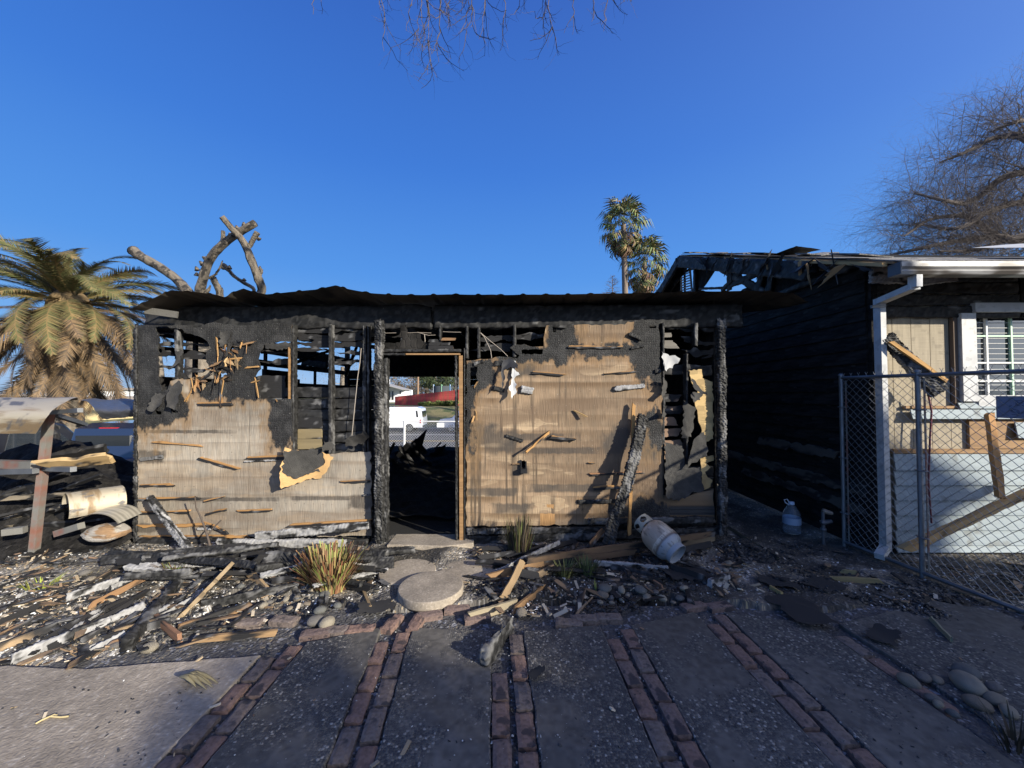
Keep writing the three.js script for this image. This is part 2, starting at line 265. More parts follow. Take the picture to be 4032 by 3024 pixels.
const concreteTex = tex(768, 768, (u, v) => { const p = tn(u, v, 4, 4, 115), q = tn(u, v, 90, 2, 113), r = tn(u, v, 22, 3, 117), k = (.62 + .7 * p) * (.72 + .5 * q) * (.85 + .3 * r), e = q > .78 ? .06 : 0; return [.325 * k + e, .275 * k + e, .212 * k + e]; });
M.pad = std({ map: rep(aggregateTex, .5), roughness: .8, bumpMap: rep(concreteBump, .5), bumpScale: .014 });
M.slab = std({ map: rep(concreteTex, .6), roughness: .85, bumpMap: rep(grit, 2), bumpScale: .005 });
M.dirt = std({ roughness: .95, map: rep(tex(512, 512, (u, v) => { const k = .5 + .9 * tn(u, v, 6, 5, 121); return [.17 * k, .15 * k, .11 * k]; }), 20) });

// the yard falls away beyond the shed towards the street
function terrain(x, D) { return -.08 - 1.0 * sstep(4.7, 7.4, D) * sstep(4.2, 5.4, -x) - 1.05 * sstep(10.2, 15, D) * (1 - sstep(4.2, 5.4, -x)) - .1 * sstep(9, 14, D) - .42 * sstep(15, 22, D); }
{ const xs = [], ds = []; for (let i = -60; i <= 60; i++) xs.push(Math.sign(i) * (Math.abs(i) * .22 + (Math.abs(i) / 60) ** 4 * 290)); for (let i = -14; i <= 90; i++) ds.push(i < 0 ? -1.4 * Math.abs(i) ** 1.6 : i * .3 + (i / 90) ** 5 * 470); const pos = [], uv = [], idx = []; for (const D of ds) for (const x of xs) { pos.push(x, terrain(x, D), -D); uv.push(x * .3, D * .3); } const n = xs.length; for (let j = 0; j < ds.length - 1; j++) for (let i = 0; i < n - 1; i++) { const p = j * n + i; idx.push(p, p + 1, p + n, p + 1, p + n + 1, p + n); } const g = new THREE.BufferGeometry(); g.setAttribute('position', new THREE.Float32BufferAttribute(pos, 3)); g.setAttribute('uv', new THREE.Float32BufferAttribute(uv, 2)); g.setIndex(idx); g.computeVertexNormals(); structure('ground', g, std({ roughness: .95, map: tex(512, 512, (u, v) => { const k = .5 + .9 * tn(u, v, 6, 5, 121); return [.15 * k, .135 * k, .10 * k]; }) })); }

const ROWS = [[[1139, 2529], [728, 2991]], [[1560, 2470], [1390, 2960]], [[1998, 2485], [2029, 2960]], [[2425, 2463], [2640, 2896]], [[2790, 2410], [3221, 2847]], [[3270, 2455], [3640, 2700]]]
  .map(([f, n]) => { const a = atY(f[0], f[1], .03), b = atY(n[0], n[1], .03), m = (b.x - a.x) / (b.z - a.z); return { a, b, m, x: z => a.x + m * (z - a.z) }; });
const FARZ = ROWS.map(r => r.a.z), NEARZ = 1.2;
function bedHeight(x, D) { // D = distance in front of the camera
  const driveway = D < 3.05 + .12 * Math.sin(x * 2.1) && x > -2.2 + (2.6 - D) * .1 && x < 3.2, slabL = x <= -2.0 && D < 2.34 + (x + 2) * .06;
  if (driveway || slabL) return -.06;
  const bed = sstep(2.3, 2.9, D) * (1 - sstep(4.3, 4.6, D)) * (1 - sstep(2.3, 3.0, x)), n = fbm(x * 3.1, D * 3.1, 0, 4) - .5, m = fbm(x * 14, D * 14, 0, 3) - .5;
  return -.012 + terrain(x, D) + .08 + bed * .06 + n * .07 * (.35 + bed) + m * .035;
}
{
  const nx = 330, nz = 210, x0 = -10, x1 = 7.5, d0 = 1.9, d1 = 9.6, g = new THREE.PlaneGeometry(1, 1, nx, nz), p = g.attributes.position, uv = g.attributes.uv, c = new Float32Array(p.count * 3);
  for (let i = 0; i < p.count; i++) {
    const x = x0 + (x1 - x0) * (p.getX(i) + .5), D = d0 + (d1 - d0) * clamp(p.getY(i) + .5) ** 1.6; p.setXYZ(i, x, bedHeight(x, D), -D); uv.setXY(i, x * 1.1, D * 1.1);
    const k = mix(.17, .62, sstep(.43, .62, fbm(x * 1.9, D * 2.4, 0, 4))) * (.7 + .6 * fbm(x * 9, D * 9, 0, 2)); c[3 * i] = k * 1.06; c[3 * i + 1] = k; c[3 * i + 2] = k * .90;
  }
  g.setAttribute('color', new THREE.BufferAttribute(c, 3)); g.computeVertexNormals(); structure('soil', g, M.soil);
}
function pad(pts, mat, seed, y = .03) { // pts: [x, z] ring
  const o = jag(pts, .006, .09, seed), s = new THREE.Shape(o.map(p => new THREE.Vector2(p[0], -p[1])));
  const g = new THREE.ExtrudeGeometry(s, { depth: .07, bevelEnabled: true, bevelThickness: .008, bevelSize: .008, bevelSegments: 2 }); g.rotateX(-Math.PI / 2); g.translate(0, y - .078, 0); return g;
}
const drive = new THREE.Group(); drive.name = 'driveway'; drive.userData = { kind: 'structure' }; scene.add(drive); origin.set(drive, V(0, 0, 0));
part('joint_bed', box(-2.8, 4.2, -.045, .004, -3.02, NEARZ), std({ map: soilTex, color: lin(.22, .22, .23), roughness: .95, bumpMap: grit, bumpScale: .02 }), drive);
const RW = .118;
for (let i = 0; i < ROWS.length - 1; i++) {
  const l = ROWS[i], r = ROWS[i + 1], zf = Math.max(l.a.z, r.a.z) - .02, L = z => l.x(z) + RW, Q = z => r.x(z) - RW, cut = zf + (NEARZ - zf) * .48 + rr(-.2, .2);
  part('concrete_pad', pad([[L(zf), l.a.z - .0], [L(cut), cut - .006], [Q(cut), cut - .006], [Q(zf), r.a.z]], M.pad, 300 + i), M.pad, drive);
  part('concrete_pad', pad([[L(cut), cut + .006], [L(NEARZ), NEARZ], [Q(NEARZ), NEARZ], [Q(cut), cut + .006]], M.pad, 320 + i), M.pad, drive);
}
{ const r = ROWS[5], L = z => r.x(z) + RW * .6; part('concrete_pad', pad([[L(-2.75), -2.75], [L(-1.9), -1.9], [3.62, -1.9], [3.62, -2.9], [3.3, -3.05]], M.pad, 341), M.pad, drive); }
{ const r = ROWS[0], L = z => r.x(z) - RW; part('concrete_slab', pad([[-9, -1.98], [-5, -2.16], [-3.6, -2.2], [-3.0, -2.33], [-2.5, -2.30], [L(-2.42), -2.42], [L(NEARZ), NEARZ], [-9, NEARZ]], M.slab, 351), M.slab, drive, 'pale bare concrete slab'); }
// bricks: eight worn variants, shared
const brickGeos = []; for (let k = 0; k < 8; k++) {
  const q = rng(900 + k); let g = new THREE.BoxGeometry(.2, .06, .094, 8, 2, 4); g.deleteAttribute('uv'); g.deleteAttribute('normal'); g = mergeVertices(g, 1e-5); const p = g.attributes.position;
  for (let i = 0; i < p.count; i++) { let x = p.getX(i), y = p.getY(i), z = p.getZ(i); const ex = Math.abs(x) > .099, ez = Math.abs(z) > .046, n = fbm(x * 40 + k * 9, z * 40, y * 40 + .1, 2) - .5; if (y > .02) { y += n * .008; if (ex || ez) y -= .006 + (q() < .15 ? .006 : 0); } if (ex) x -= Math.sign(x) * (.003 + .006 * q() * (ez ? 1.6 : .6)); if (ez) z -= Math.sign(z) * (.002 + .004 * q()); p.setXYZ(i, x, y, z); }
  g = flat(g); metreUV(g, 2.2); const uv = g.attributes.uv; for (let i = 0; i < uv.count; i++) uv.setXY(i, uv.getX(i) + k * .37, uv.getY(i) + k * .61);
  const t = pick([[.24, .155, .125], [.21, .15, .13], [.27, .165, .125], [.20, .16, .14], [.23, .16, .135]]); paint(g, () => t); brickGeos.push(g);
}
const Y = a => new THREE.Matrix4().makeRotationY(a);
function brick(x, y, z, a, parent = drive, tilt = 0) { placed('brick', brickGeos[Math.floor(R() * 8)], M.brick, parent, new THREE.Matrix4().makeTranslation(x, y - .03, z).multiply(Y(a)).multiply(new THREE.Matrix4().makeRotationZ(rr(-.015, .015) + tilt))); }
ROWS.forEach((r, ri) => {
  const a = Math.atan2(1, r.m) , ang = a;
  for (const s of [-1, 1]) {
    if (ri === 5 && s > 0) continue;
    let z = r.a.z + (s > 0 ? .02 : .12) + rr(0, .03);
    if (ri === 2 && s < 0) z = -2.28;
    while (z < NEARZ - .2) { const zc = z + .1; if (!(ri === 5 && zc > -1.9) && R() > .03) brick(r.x(zc) + s * .0565 + rr(-.005, .005), .036 + rr(-.006, .004) - (ri < 2 ? .004 : 0), zc, -ang + rr(-.025, .025)); z += .212 + rr(-.003, .006); }
  }
});
// bricks laid across the far end of the driveway
for (const [px, py, a] of [[2300, 2425, .05], [2395, 2420, .0], [2240, 2440, -.1], [1545, 2440, 1.35], [1640, 2440, 1.45], [1690, 2410, .3], [1420, 2465, .15], [1320, 2470, .1], [1245, 2480, .2], [2730, 2375, .25], [2830, 2375, .2], [980, 2440, .05], [1120, 2430, -.1], [1880, 2420, .2], [1800, 2385, .1]]) { const p = atY(px, py, .05); brick(p.x, .045, p.z, a); }

// street beyond the burnt shed
const ST = -1.58;
structure('road', box(-90, 90, ST - .2, ST, -34.6, -21), std({ color: lin(.12, .12, .122), roughness: .9, map: rep(grit, .6), bumpMap: rep(grit, 2), bumpScale: .01 }));
{ const y = std({ color: lin(.50, .34, .06), roughness: .7 }), w = std({ color: lin(.6, .6, .58), roughness: .7 }); const lines = new THREE.Group(); lines.name = 'road_marking'; lines.userData = { kind: 'structure' }; scene.add(lines); origin.set(lines, V(0, 0, 0)); part('yellow_line', box(-90, 90, ST + .001, ST + .006, -26.3, -26.1), y, lines); part('white_line', box(-90, 90, ST + .001, ST + .006, -30.2, -30.05), w, lines); }
structure('kerb', box(-90, 90, ST - .2, ST + .13, -34.85, -34.605), std({ color: lin(.35, .34, .32), roughness: .85 }));
{ // lawn rising beyond the kerb
  const g = new THREE.PlaneGeometry(160, 1, 160, 60); const p = g.attributes.position, uv = g.attributes.uv; for (let i = 0; i < p.count; i++) { const x = p.getX(i), D = 34.86 + (p.getY(i) + .5) * 90; p.setXYZ(i, x, ST + .1 + 1.62 * sstep(35.5, 45, D) + .05 * (fbm(x, D, 0, 3) - .5), -D); uv.setXY(i, x * .25, D * .25); } g.computeVertexNormals();
  structure('lawn', g, std({ roughness: .95, map: tex(512, 512, (u, v) => { const a = tn(u, v, 4, 4, 131), b = tn(u, v, 80, 2, 133), k = .6 + .8 * b, d = sstep(.42, .6, a); return [mix(.07, .20, d) * k, mix(.09, .17, d) * k, mix(.025, .07, d) * k]; }) }));
}
// ---------------------------------------------------------------- the burnt shed
const DF = 4.2;   // distance of its plywood face
const shed = thing('burnt_shed', 'burnt out wooden shed with scorched plywood walls and a warped metal roof', 'shed', V(-.9, 0, -DF));
const wallPt = (c, x, y, D = DF) => { const q = S(c, x, y); return atZ(q[0], q[1], D); };

// plywood: weathered face veneer with char where the fire reached it. All in metres on the sheet.
function plywood(x0, y0, W, H, o) {
  const N = 580, NH = Math.round(N * Math.min(1, H / W)), ch = o.char, seed = o.seed, rel = new Float32Array(N * NH); let at = 0;
  const col = tex(N, NH, (u, v) => {
    const x = x0 + u * W, y = y0 + v * H, w1 = fbm(x * 2.3 + seed, y * .9, 0, 3), w2 = fbm(x * 9 + seed, y * 2.2, 0, 2);
    const ring = Math.abs(Math.sin(x * 24 + 34 * w1 + 5 * w2)), fib = vnoise(x * 230, y * 16 + seed), lo = fbm(x * 1.4 + seed * 2, y * 1.9, 0, 4), mot = fbm(x * 22 + seed, y * 12, 0, 3);
    let r = o.base[0], g = o.base[1], b = o.base[2]; const k = .86 + .10 * ring * sstep(.3, .7, lo) + .11 * (fib - .5) + .75 * (lo - .5) + .4 * (mot - .5);
    r *= k; g *= k * (.985 - .03 * ring); b *= k * (.97 - .06 * ring);
    // top ply split off: paler, cross-grained
    const ply = sstep(.635, .645, fbm(x * 2.1 + seed * 3, y * 6.2 + .02 * vnoise(x * 60, y * 60), 0, 3)), pk = .8 + .4 * vnoise(x * 14, y * 220); r = mix(r, .42 * pk, ply * o.peel); g = mix(g, .31 * pk, ply * o.peel); b = mix(b, .19 * pk, ply * o.peel);
    // bands left by the lap siding that used to cover it
    const bandY = y / o.pitch + .12 * (vnoise(x * 1.7, y * .3 + seed) - .5), f = bandY - Math.floor(bandY), row = Math.floor(bandY), has = h3(row, seed, 3);
    const dark = sstep(o.from, .88, f) * (1 - sstep(.93, 1, f)) * (.3 + .7 * has) * sstep(.26, .52, fbm(x * 1.9 + row * 7, row * 3.3, 0, 3)), pale = sstep(.02, .06, f) * (1 - sstep(.16, .3, f)) * (1 - has);
    const bd = dark * o.band; r = mix(r, .13, bd); g = mix(g, .078, bd); b = mix(b, .038, bd); { const pl = 1 + o.pale * pale; r *= pl; g *= pl; b *= pl; }
    const slit = sstep(.955, .975, f) * sstep(.5, .56, fbm(x * 2.6 + row * 5, row * 9.1, 0, 3)), seam = 1 - sstep(.002, .005, Math.abs(x - o.seam)), nail = f > .4 && f < .46 && h3(Math.floor(x / .1), row, seed) > .5 && Math.abs(x / .1 - Math.floor(x / .1) - .5) < .05 ? .7 : 0, dk = Math.max(slit * .35, seam * .5, nail * .6); r = mix(r, .03, dk); g = mix(g, .025, dk); b = mix(b, .02, dk);
    // run marks
    const dr = sstep(.58, .74, fbm(x * 34, y * 1.3 + seed, 0, 2)) * o.drip * sstep(.35, .6, fbm(x * 2.1, y * 1.1 + 9, 0, 2)); r = mix(r, .07, dr); g = mix(g, .05, dr); b = mix(b, .032, dr);
    const st = sstep(.44, .68, fbm(x * 1.5 + seed, y * 6.5 + seed, 0, 4)) * o.stain; r = mix(r, .15, st); g = mix(g, .10, st); b = mix(b, .06, st);
    let so = 0; for (const [cx, cy, rx, ry] of o.soot || []) { const q = Math.max(Math.abs(x - cx) / rx, Math.abs(y - cy) / ry) + .5 * (mot - .5) + .35 * (fbm(x * 7, y * 5, 0, 3) - .5); so = Math.max(so, 1 - sstep(.62, 1.12, q)); } so *= .55 + .5 * (fbm(x * 9, y * 9, 0, 2)); r = mix(r, .06, so); g = mix(g, .05, so); b = mix(b, .04, so);
    // char
    let c = -9; const wx = .16 * (fbm(x * 4.2, y * 4.2 + seed, 0, 3) - .5), wy = .16 * (fbm(x * 4.2 + 31, y * 4.2, 0, 3) - .5);
    for (const [cx, cy, rx, ry] of ch) { const ex = Math.abs(x + wx - cx) / rx, ey = Math.abs(y + wy - cy) / ry, q = 1 - Math.max(ex, ey) * .5 - .5 * Math.sqrt(ex * ex + ey * ey); c = Math.max(c, q * Math.min(rx, ry)); }
    const rough = .11 * (fbm(x * 16, y * 6, 0, 3) - .5) + .05 * (fbm(x * 46, y * 30, 0, 2) - .5), sc = sstep(-.12, -.005, c + rough * 1.3), bl = sstep(-.03, .010, c + rough);
    r = mix(r, .20, sc * .55); g = mix(g, .115, sc * .62); b = mix(b, .05, sc * .68);
    let e = 0; if (bl > 0) { const cell = cells(x * 55 + 2 * w2, y * 38), kk = .008 + .014 * cell[2] + .016 * sstep(.5, .7, fbm(x * 7, y * 7, 0, 2)); e = sstep(0, .3, cell[1] - cell[0]); r = mix(r, kk * 1.03, bl); g = mix(g, kk, bl); b = mix(b, kk * .95, bl); }
    rel[at++] = mix(.55 + .3 * (fib - .5), .2 + .5 * e, bl);
    const sp = vnoise(x * 160, y * 160 + seed); if (sp > .965) { r = mix(r, .45, .5); g = mix(g, .42, .5); b = mix(b, .36, .5); }
    for (const [ax, ay, bx, by, rgb] of o.fresh || []) { const e = .02 * (fbm(x * 22, y * 30, 0, 3) - .5); if (x > ax + e && x < bx + e && y > ay + e * 1.6 && y < by - e) { r = rgb[0] * k; g = rgb[1] * k; b = rgb[2] * k; } }
    return [r, g, b];
  }, true, false);
  at = 0; const bump = grey(N, NH, () => rel[at++], false);
  return std({ map: col, bumpMap: bump, bumpScale: .008, roughness: .82 });
}
const LX0 = -4.12, LX1 = -1.45, RX0 = -.62, RX1 = 1.72, PY0 = .02, PH = 2.46;
const charAt = (c, l) => l.map(([x, y, rx, ry]) => { const p = wallPt(c, x, y), k = CROPS[c][2] / FOCAL * DF; return [p.x, p.y, rx * k, ry * k]; });
M.plyL = plywood(LX0, PY0, LX1 - LX0, PH, { seed: 3, base: [.305, .272, .220], pitch: .185, band: .42, from: .66, pale: .08, drip: .15, stain: .42, peel: .25, seam: -2.86, char: [...charAt('c3', [[760, 560, 780, 260], [180, 900, 170, 420], [940, 900, 330, 180], [1380, 1130, 130, 330], [300, 1130, 200, 150], [1420, 1300, 40, 150]]), ], soot: charAt('c4', [[220, 440, 120, 60], [2060, 830, 130, 60], [150, 1060, 140, 40], [700, 810, 700, 18], [1700, 800, 300, 20], [500, 220, 420, 16]]) });
M.plyR = plywood(RX0, PY0, RX1 - RX0, PH, { seed: 11, base: [.262, .190, .120], pitch: .178, band: 1, from: .42, pale: .3, drip: .85, stain: .7, peel: .6, seam: .70, char: [...charAt('c7', [[560, 430, 420, 60], [850, 370, 110, 130], [1480, 370, 110, 260], [1520, 560, 70, 110], [1150, 430, 420, 40], [170, 700, 40, 330], [260, 590, 90, 90], [1530, 1000, 60, 130]]), ...charAt('c8', [[1450, 650, 260, 50]])], soot: [...charAt('c7', [[250, 1040, 150, 90], [1340, 1060, 120, 90], [560, 560, 120, 60]]), ...charAt('c8', [[400, 170, 130, 90], [560, 370, 80, 40], [1500, 160, 90, 140], [1220, 180, 80, 90], [500, 650, 160, 40], [900, 500, 300, 30], [300, 530, 250, 30], [800, 230, 350, 25], [650, 130, 300, 30]])], fresh: charAt('c8', [[748, 728, 52, 42], [770, 632, 26, 12]]).map(([x, y, a, b]) => [x - a, y - b, x + a, y + b, [.34, .19, .075]]) });
M.osb = std({ color: lin(.85, .85, .85), roughness: .8, map: tex(512, 512, (u, v) => { const w = worley(u * 9 + .3 * fbm(u * 6, v * 6), v * 40, .5), k = .7 + .6 * w[2]; return [.52 * k, .36 * k, .155 * k]; }), bumpMap: rep(grain, 2), bumpScale: .006 });

const panelL = (() => {
  const out = jag([...onWall('c3', [[92, 405], [240, 388], [420, 385], [520, 400], [620, 420], [740, 375], [880, 388], [1010, 402], [1180, 388], [1330, 378], [1437, 395], [1437, 545], [1330, 540], [1240, 556], [1190, 575], [1155, 640], [1140, 700], [1162, 780], [1112, 850], [1165, 892], [1130, 960], [1140, 1040], [1300, 1050], [1437, 1042], [1440, 1300], [1432, 1490], [1560, 1500], [1700, 1560], [1780, 1520], [1900, 1505], [2120, 1500]], DF), ...onWall('c4', [[2128, 700], [2128, 1128], [1400, 1135], [92, 1130]], DF)], .012, .05, 11);
  const holes = [onWall('c3', [[245, 420], [330, 408], [400, 425], [480, 432], [530, 470], [620, 492], [700, 540], [730, 600], [692, 640], [690, 720], [735, 780], [690, 830], [640, 850], [580, 850], [520, 872], [480, 862], [380, 885], [352, 960], [300, 985], [278, 900], [275, 700], [272, 470]], DF), onWall('c3', [[650, 880], [745, 805], [880, 825], [862, 856], [770, 870], [655, 925], [580, 945], [590, 900]], DF), onWall('c3', [[830, 610], [880, 560], [920, 545], [930, 600], [890, 640], [850, 640]], DF), onWall('c3', [[205, 1110], [215, 1040], [240, 1060], [235, 1130], [300, 1150], [300, 1175], [250, 1170]], DF), onWall('c3', [[365, 1060], [375, 1050], [395, 1120], [445, 1150], [440, 1170], [390, 1160]], DF)].map((h, i) => jag(h, .012, .035, 40 + i));
  return part('plywood_sheet', sheet(out, holes, DF, .013, [LX0, PY0, LX1 - LX0, PH]), M.plyL, shed, 'grey weathered plywood, charred along its top');
})();
const panelR = (() => {
  const out = jag([...onWall('c7', [[160, 498], [290, 487], [345, 482], [400, 467], [470, 470], [530, 480], [545, 458], [475, 404], [500, 386], [580, 376], [640, 396], [722, 394], [728, 300], [740, 242], [785, 240], [790, 292], [860, 272], [940, 240], [1100, 236], [1310, 236], [1330, 214], [1420, 206], [1556, 204], [1560, 290], [1566, 480], [1576, 650], [1582, 900], [1586, 1100]], DF), ...onWall('c8', [[1588, 300], [1590, 620], [1592, 735], [1100, 760], [600, 772], [158, 778]], DF)], .010, .05, 21);
  const holes = [onWall('c7', [[190, 545], [240, 540], [228, 600], [242, 640], [215, 688], [188, 680]], DF), onWall('c7', [[560, 420], [640, 414], [715, 416], [712, 448], [620, 452], [560, 448]], DF), onWall('c7', [[1482, 245], [1510, 234], [1540, 246], [1535, 264], [1495, 264]], DF), onWall('c8', [[556, 300], [582, 298], [590, 318], [588, 352], [556, 352], [550, 326]], DF)].map((h, i) => jag(h, .008, .025, 60 + i));
  return part('plywood_sheet', sheet(out, holes, DF, .013, [RX0, PY0, RX1 - RX0, PH]), M.plyR, shed, 'brown plywood with dark run marks and scorched bands');
})();
part('chipboard_sheet', sheet(jag(onWall('cR', [[482, 382], [578, 376], [582, 440], [655, 468], [660, 560], [660, 880], [604, 905], [582, 860], [548, 700], [526, 600], [560, 560], [500, 450]], DF + .004), .012, .03, 71), [], DF + .004, .012, [1.5, 0, .8, 2.4]), M.osb, shed, 'torn yellow chipboard');
part('chipboard_sheet', sheet(jag(onWall('cR', [[572, 1010], [660, 1000], [662, 1040], [610, 1060], [640, 1090], [600, 1120], [620, 1160], [655, 1180], [640, 1230], [575, 1250]], DF + .004), .012, .03, 72), [], DF + .004, .012, [1.5, 0, .8, 2.4]), M.osb, shed);
part('plywood_sheet', sheet(jag(onWall('cR', [[300, 1290], [420, 1310], [560, 1270], [660, 1250], [668, 1450], [300, 1455]], DF + .002), .01, .05, 73), [], DF + .002, .012, [RX0, PY0, RX1 - RX0, PH]), M.plyR, shed);
part('plywood_sheet', sheet(jag([...onWall('c5', [[380, 560], [480, 548], [640, 550], [690, 480], [520, 470], [640, 430], [650, 340], [620, 300], [740, 290], [748, 420], [940, 420], [960, 520], [1060, 560], [1060, 648], [380, 655]], DF + .004)], .008, .03, 74), [], DF + .004, .012, [LX0 + 2, PY0, 2, PH]), M.charFlat, shed);

// framing: charred studs, plates, posts
let sd = 500;
function charBetween(name, A, B, w, t, parent, o = {}) { const L = A.distanceTo(B), g = charTimber(L, w, t, { seed: sd++, ...o }); g.applyMatrix4(new THREE.Matrix4().makeTranslation(0, 0, 0)); g.translate(L / 2, 0, 0); g.applyMatrix4(frame(A, B, o.up, o.roll || 0)); return part(name, g, M.char, parent, o.label); }
const stud = (c, x, y0, y1, w = .04, o = {}) => { const a = wallPt(c, x, y0, DF + .058), b = wallPt(c, x + (o.lean || 0), y1, DF + .058); return charBetween('stud', a, b, w, .088, shed, { ash: .12, res: .012, deep: .005, up: V(0, 0, 1), roll: Math.PI / 2, ...o }); };
stud('c3', 1458, 398, 2400, .042); stud('c3', 1782, 392, 2400, .045, { ash: .3 }); stud('c3', 2078, 400, 2400, .045); stud('c3', 2112, 400, 2400, .03);
stud('c3', 455, 395, 2400, .045); stud('c3', 195, 395, 2400, .06, { ash: .05 }); stud('c3', 110, 390, 2400, .03); stud('c3', 1090, 395, 2400, .042); stud('c3', 790, 395, 2400, .042);
stud('c5', 1620, 305, 790, .035); stud('c5', 1790, 320, 790, .038); stud('c7', 508, 232, 480, .04); stud('c7', 760, 240, 480, .05); stud('c5', 1235, 310, 650, .03); stud('c5', 690, 300, 650, .04);
stud('cR', 525, 40, 215, .045, { ash: .3 }); stud('cR', 460, 260, 1300, .03, { ash: 0 }); stud('cR', 290, 40, 1460, .03); stud('c7', 1100, 240, 1400, .04);
for (const [x, y0, y1] of [[1420, 560, 1200], [1425, 1200, 1480]]) part('stud', bar(wallPt('c3', 1420, y0, DF + .03), wallPt('c3', 1420, y1, DF + .03), .012, .05, 0, V(0, 0, 1)), M.rawUp, shed, 'stud edge of bare orange wood');
const doorL = [atZ(1494, 1262, 4.13), atZ(1497, 2158, 4.13)], postR = [atZ(2838, 1254, 4.15), atZ(2846, 2110, 4.15)];
charBetween('door_post', doorL[0], doorL[1], .098, .11, shed, { ash: .3, deep: .012, res: .0075, cell: [.017, .045, .045], up: V(0, 0, 1), roll: Math.PI / 2, label: 'thick charred post covered in alligator blocks', ragged: .06 });
charBetween('door_post', atZ(1521, 1410, 4.165), atZ(1521, 2150, 4.165), .05, .09, shed, { ash: .2, deep: .009, cell: [.02, .03, .03], up: V(0, 0, 1), roll: Math.PI / 2 });
charBetween('corner_post', postR[0], postR[1], .095, .075, shed, { ash: .22, deep: .012, res: .0075, cell: [.018, .045, .045], up: V(0, 0, 1), roll: Math.PI / 2, ragged: .06 });
charBetween('corner_post', atZ(546, 1290, 4.23), atZ(546, 2150, 4.23), .05, .1, shed, { ash: .15, deep: .012, cell: [.04, .05, .05], up: V(0, 0, 1), roll: Math.PI / 2 });
// door jamb: burnt inside, bare orange wood along its face
part('door_jamb', bar(atZ(1815, 1400, 4.16), atZ(1817, 2138, 4.16), .04, .026, 0, V(0, 0, 1)), M.rawUp, shed, 'orange unburnt door jamb');
charBetween('door_jamb', atZ(1797, 1400, 4.175), atZ(1800, 2140, 4.175), .03, .1, shed, { ash: .12, deep: .008, cell: [.018, .03, .03], up: V(0, 0, 1), roll: Math.PI / 2 });
charBetween('door_jamb', atZ(1829, 1372, 4.17), atZ(1830, 2145, 4.17), .014, .05, shed, { ash: .05, deep: .003, up: V(0, 0, 1), roll: Math.PI / 2 });
charBetween('door_head', atZ(1505, 1382, 4.17), atZ(1818, 1382, 4.17), .036, .09, shed, { ash: .12, deep: .005 });
charBetween('door_head', atZ(1505, 1396, 4.165), atZ(1600, 1396, 4.165), .03, .09, shed, { ash: .3, deep: .006 });
part('door_head', bar(atZ(1600, 1395, 4.155), atZ(1812, 1395, 4.155), .05, .016), M.raw, shed, 'orange unburnt strip under the door head');
for (const [x0, y0, x1, y1, w] of [[1060, 520, 1200, 520, .035], [1070, 570, 1230, 570, .04], [1060, 620, 1420, 620, .04], [1250, 500, 1450, 500, .03], [1240, 570, 1370, 565, .03]]) part('lath', plankAt(S('c5', x0, y0), S('c5', x1, y1), 4.18, w, .02, { char: .62, seed: sd++ }), M.plank, shed);
function plankAt(a, b, D, w, t, o, D2) { const A = atZ(a[0], a[1], D), B = atZ(b[0], b[1], D2 ?? D), L = A.distanceTo(B), g = plank(L, w, t, o); g.translate(L / 2, 0, 0); g.applyMatrix4(frame(A, B, V(0, 1, 0), o.roll || 0)); return g; }
// header and fascia under the roof edge
charBetween('header_beam', V(-4.12, 2.50, -4.33), V(-.9, 2.51, -4.33), .27, .09, shed, { ash: 0, deep: .006, res: .02, cell: [.04, .04, .04] });
charBetween('header_beam', V(-.88, 2.51, -4.33), V(2.6, 2.52, -4.33), .27, .09, shed, { ash: .01, deep: .006, res: .02, cell: [.04, .04, .04] });
part('fascia_board', bar(atZ(572, 1222, 4.05), atZ(700, 1240, 4.1), .02, .07), std({ color: lin(.10, .095, .085), roughness: .85, bumpMap: rep(grit, 3), bumpScale: .004 }), shed);
charBetween('sill', wallPt('c4', 95, 1200, 4.16), wallPt('c4', 2100, 1200, 4.16), .11, .06, shed, { ash: .05, deep: .005, res: .016 });
charBetween('sill', wallPt('c8', 160, 815, 4.17), wallPt('c8', 1180, 800, 4.17), .075, .05, shed, { ash: .3, deep: .007 });
charBetween('sill', wallPt('c8', 1040, 745, 4.15), wallPt('c8', 1965, 730, 4.15), .075, .05, shed, { ash: .2, deep: .006 });
charBetween('sill', wallPt('c8', 170, 880, 4.19), wallPt('c8', 1990, 810, 4.19), .10, .06, shed, { ash: .2, deep: .007 });
// inner lining of horizontal boards behind the studs
for (let k = 0; k < 14; k++) { const y = .1 + k * .125; if (y > 1.72) break; charBetween('lining_board', V(-4.05, y + .06, -4.318), V(-1.44, y + .06, -4.318), .118, .018, shed, { ash: .1, deep: .003, res: .02, cell: [.05, .035, .03], label: k > 9 ? 'charred lining board with a broken edge' : undefined }); }
for (let k = 0; k < 15; k++) { const y = .1 + k * .125; if (k > 5 && k < 14) part('lining_board', plankAt(S('cR', 270, 1290 - (k - 5) * 83 - 40), S('cR', 440 - (k % 3) * 25, 1290 - (k - 5) * 83 - 40), 4.318, .10, .018, { char: k > 11 ? .6 : .12, wood: [.30, .19, .12], seed: 70 + k }), M.plank, shed); else charBetween('lining_board', V(-.5, y + .06, -4.318), V(2.25, y + .06, -4.318), .118, .018, shed, { ash: .05, deep: .003, res: .03, cell: [.05, .035, .03] }); }
for (const [x0, y0, x1, y1, w] of [[275, 130, 355, 128, .05], [275, 196, 388, 196, .09]]) part('lining_board', plankAt(S('cR', x0, y0), S('cR', x1, y1), 4.30, w, .018, { char: .2, wood: [.20, .18, .15], seed: sd++ }), M.plank, shed, 'grey stub of lining board');
for (const [y, c] of [[1250, .75], [1345, .42], [1435, .2]]) part('lining_board', plankAt(S('c3', 1488, y), S('c3', 1702, y), 4.305, .112, .012, { char: c, wood: [.27, .21, .11], seed: 9 + y, wear: .05, point: .1 }), M.plank, shed, 'scorched tan board low between the studs');
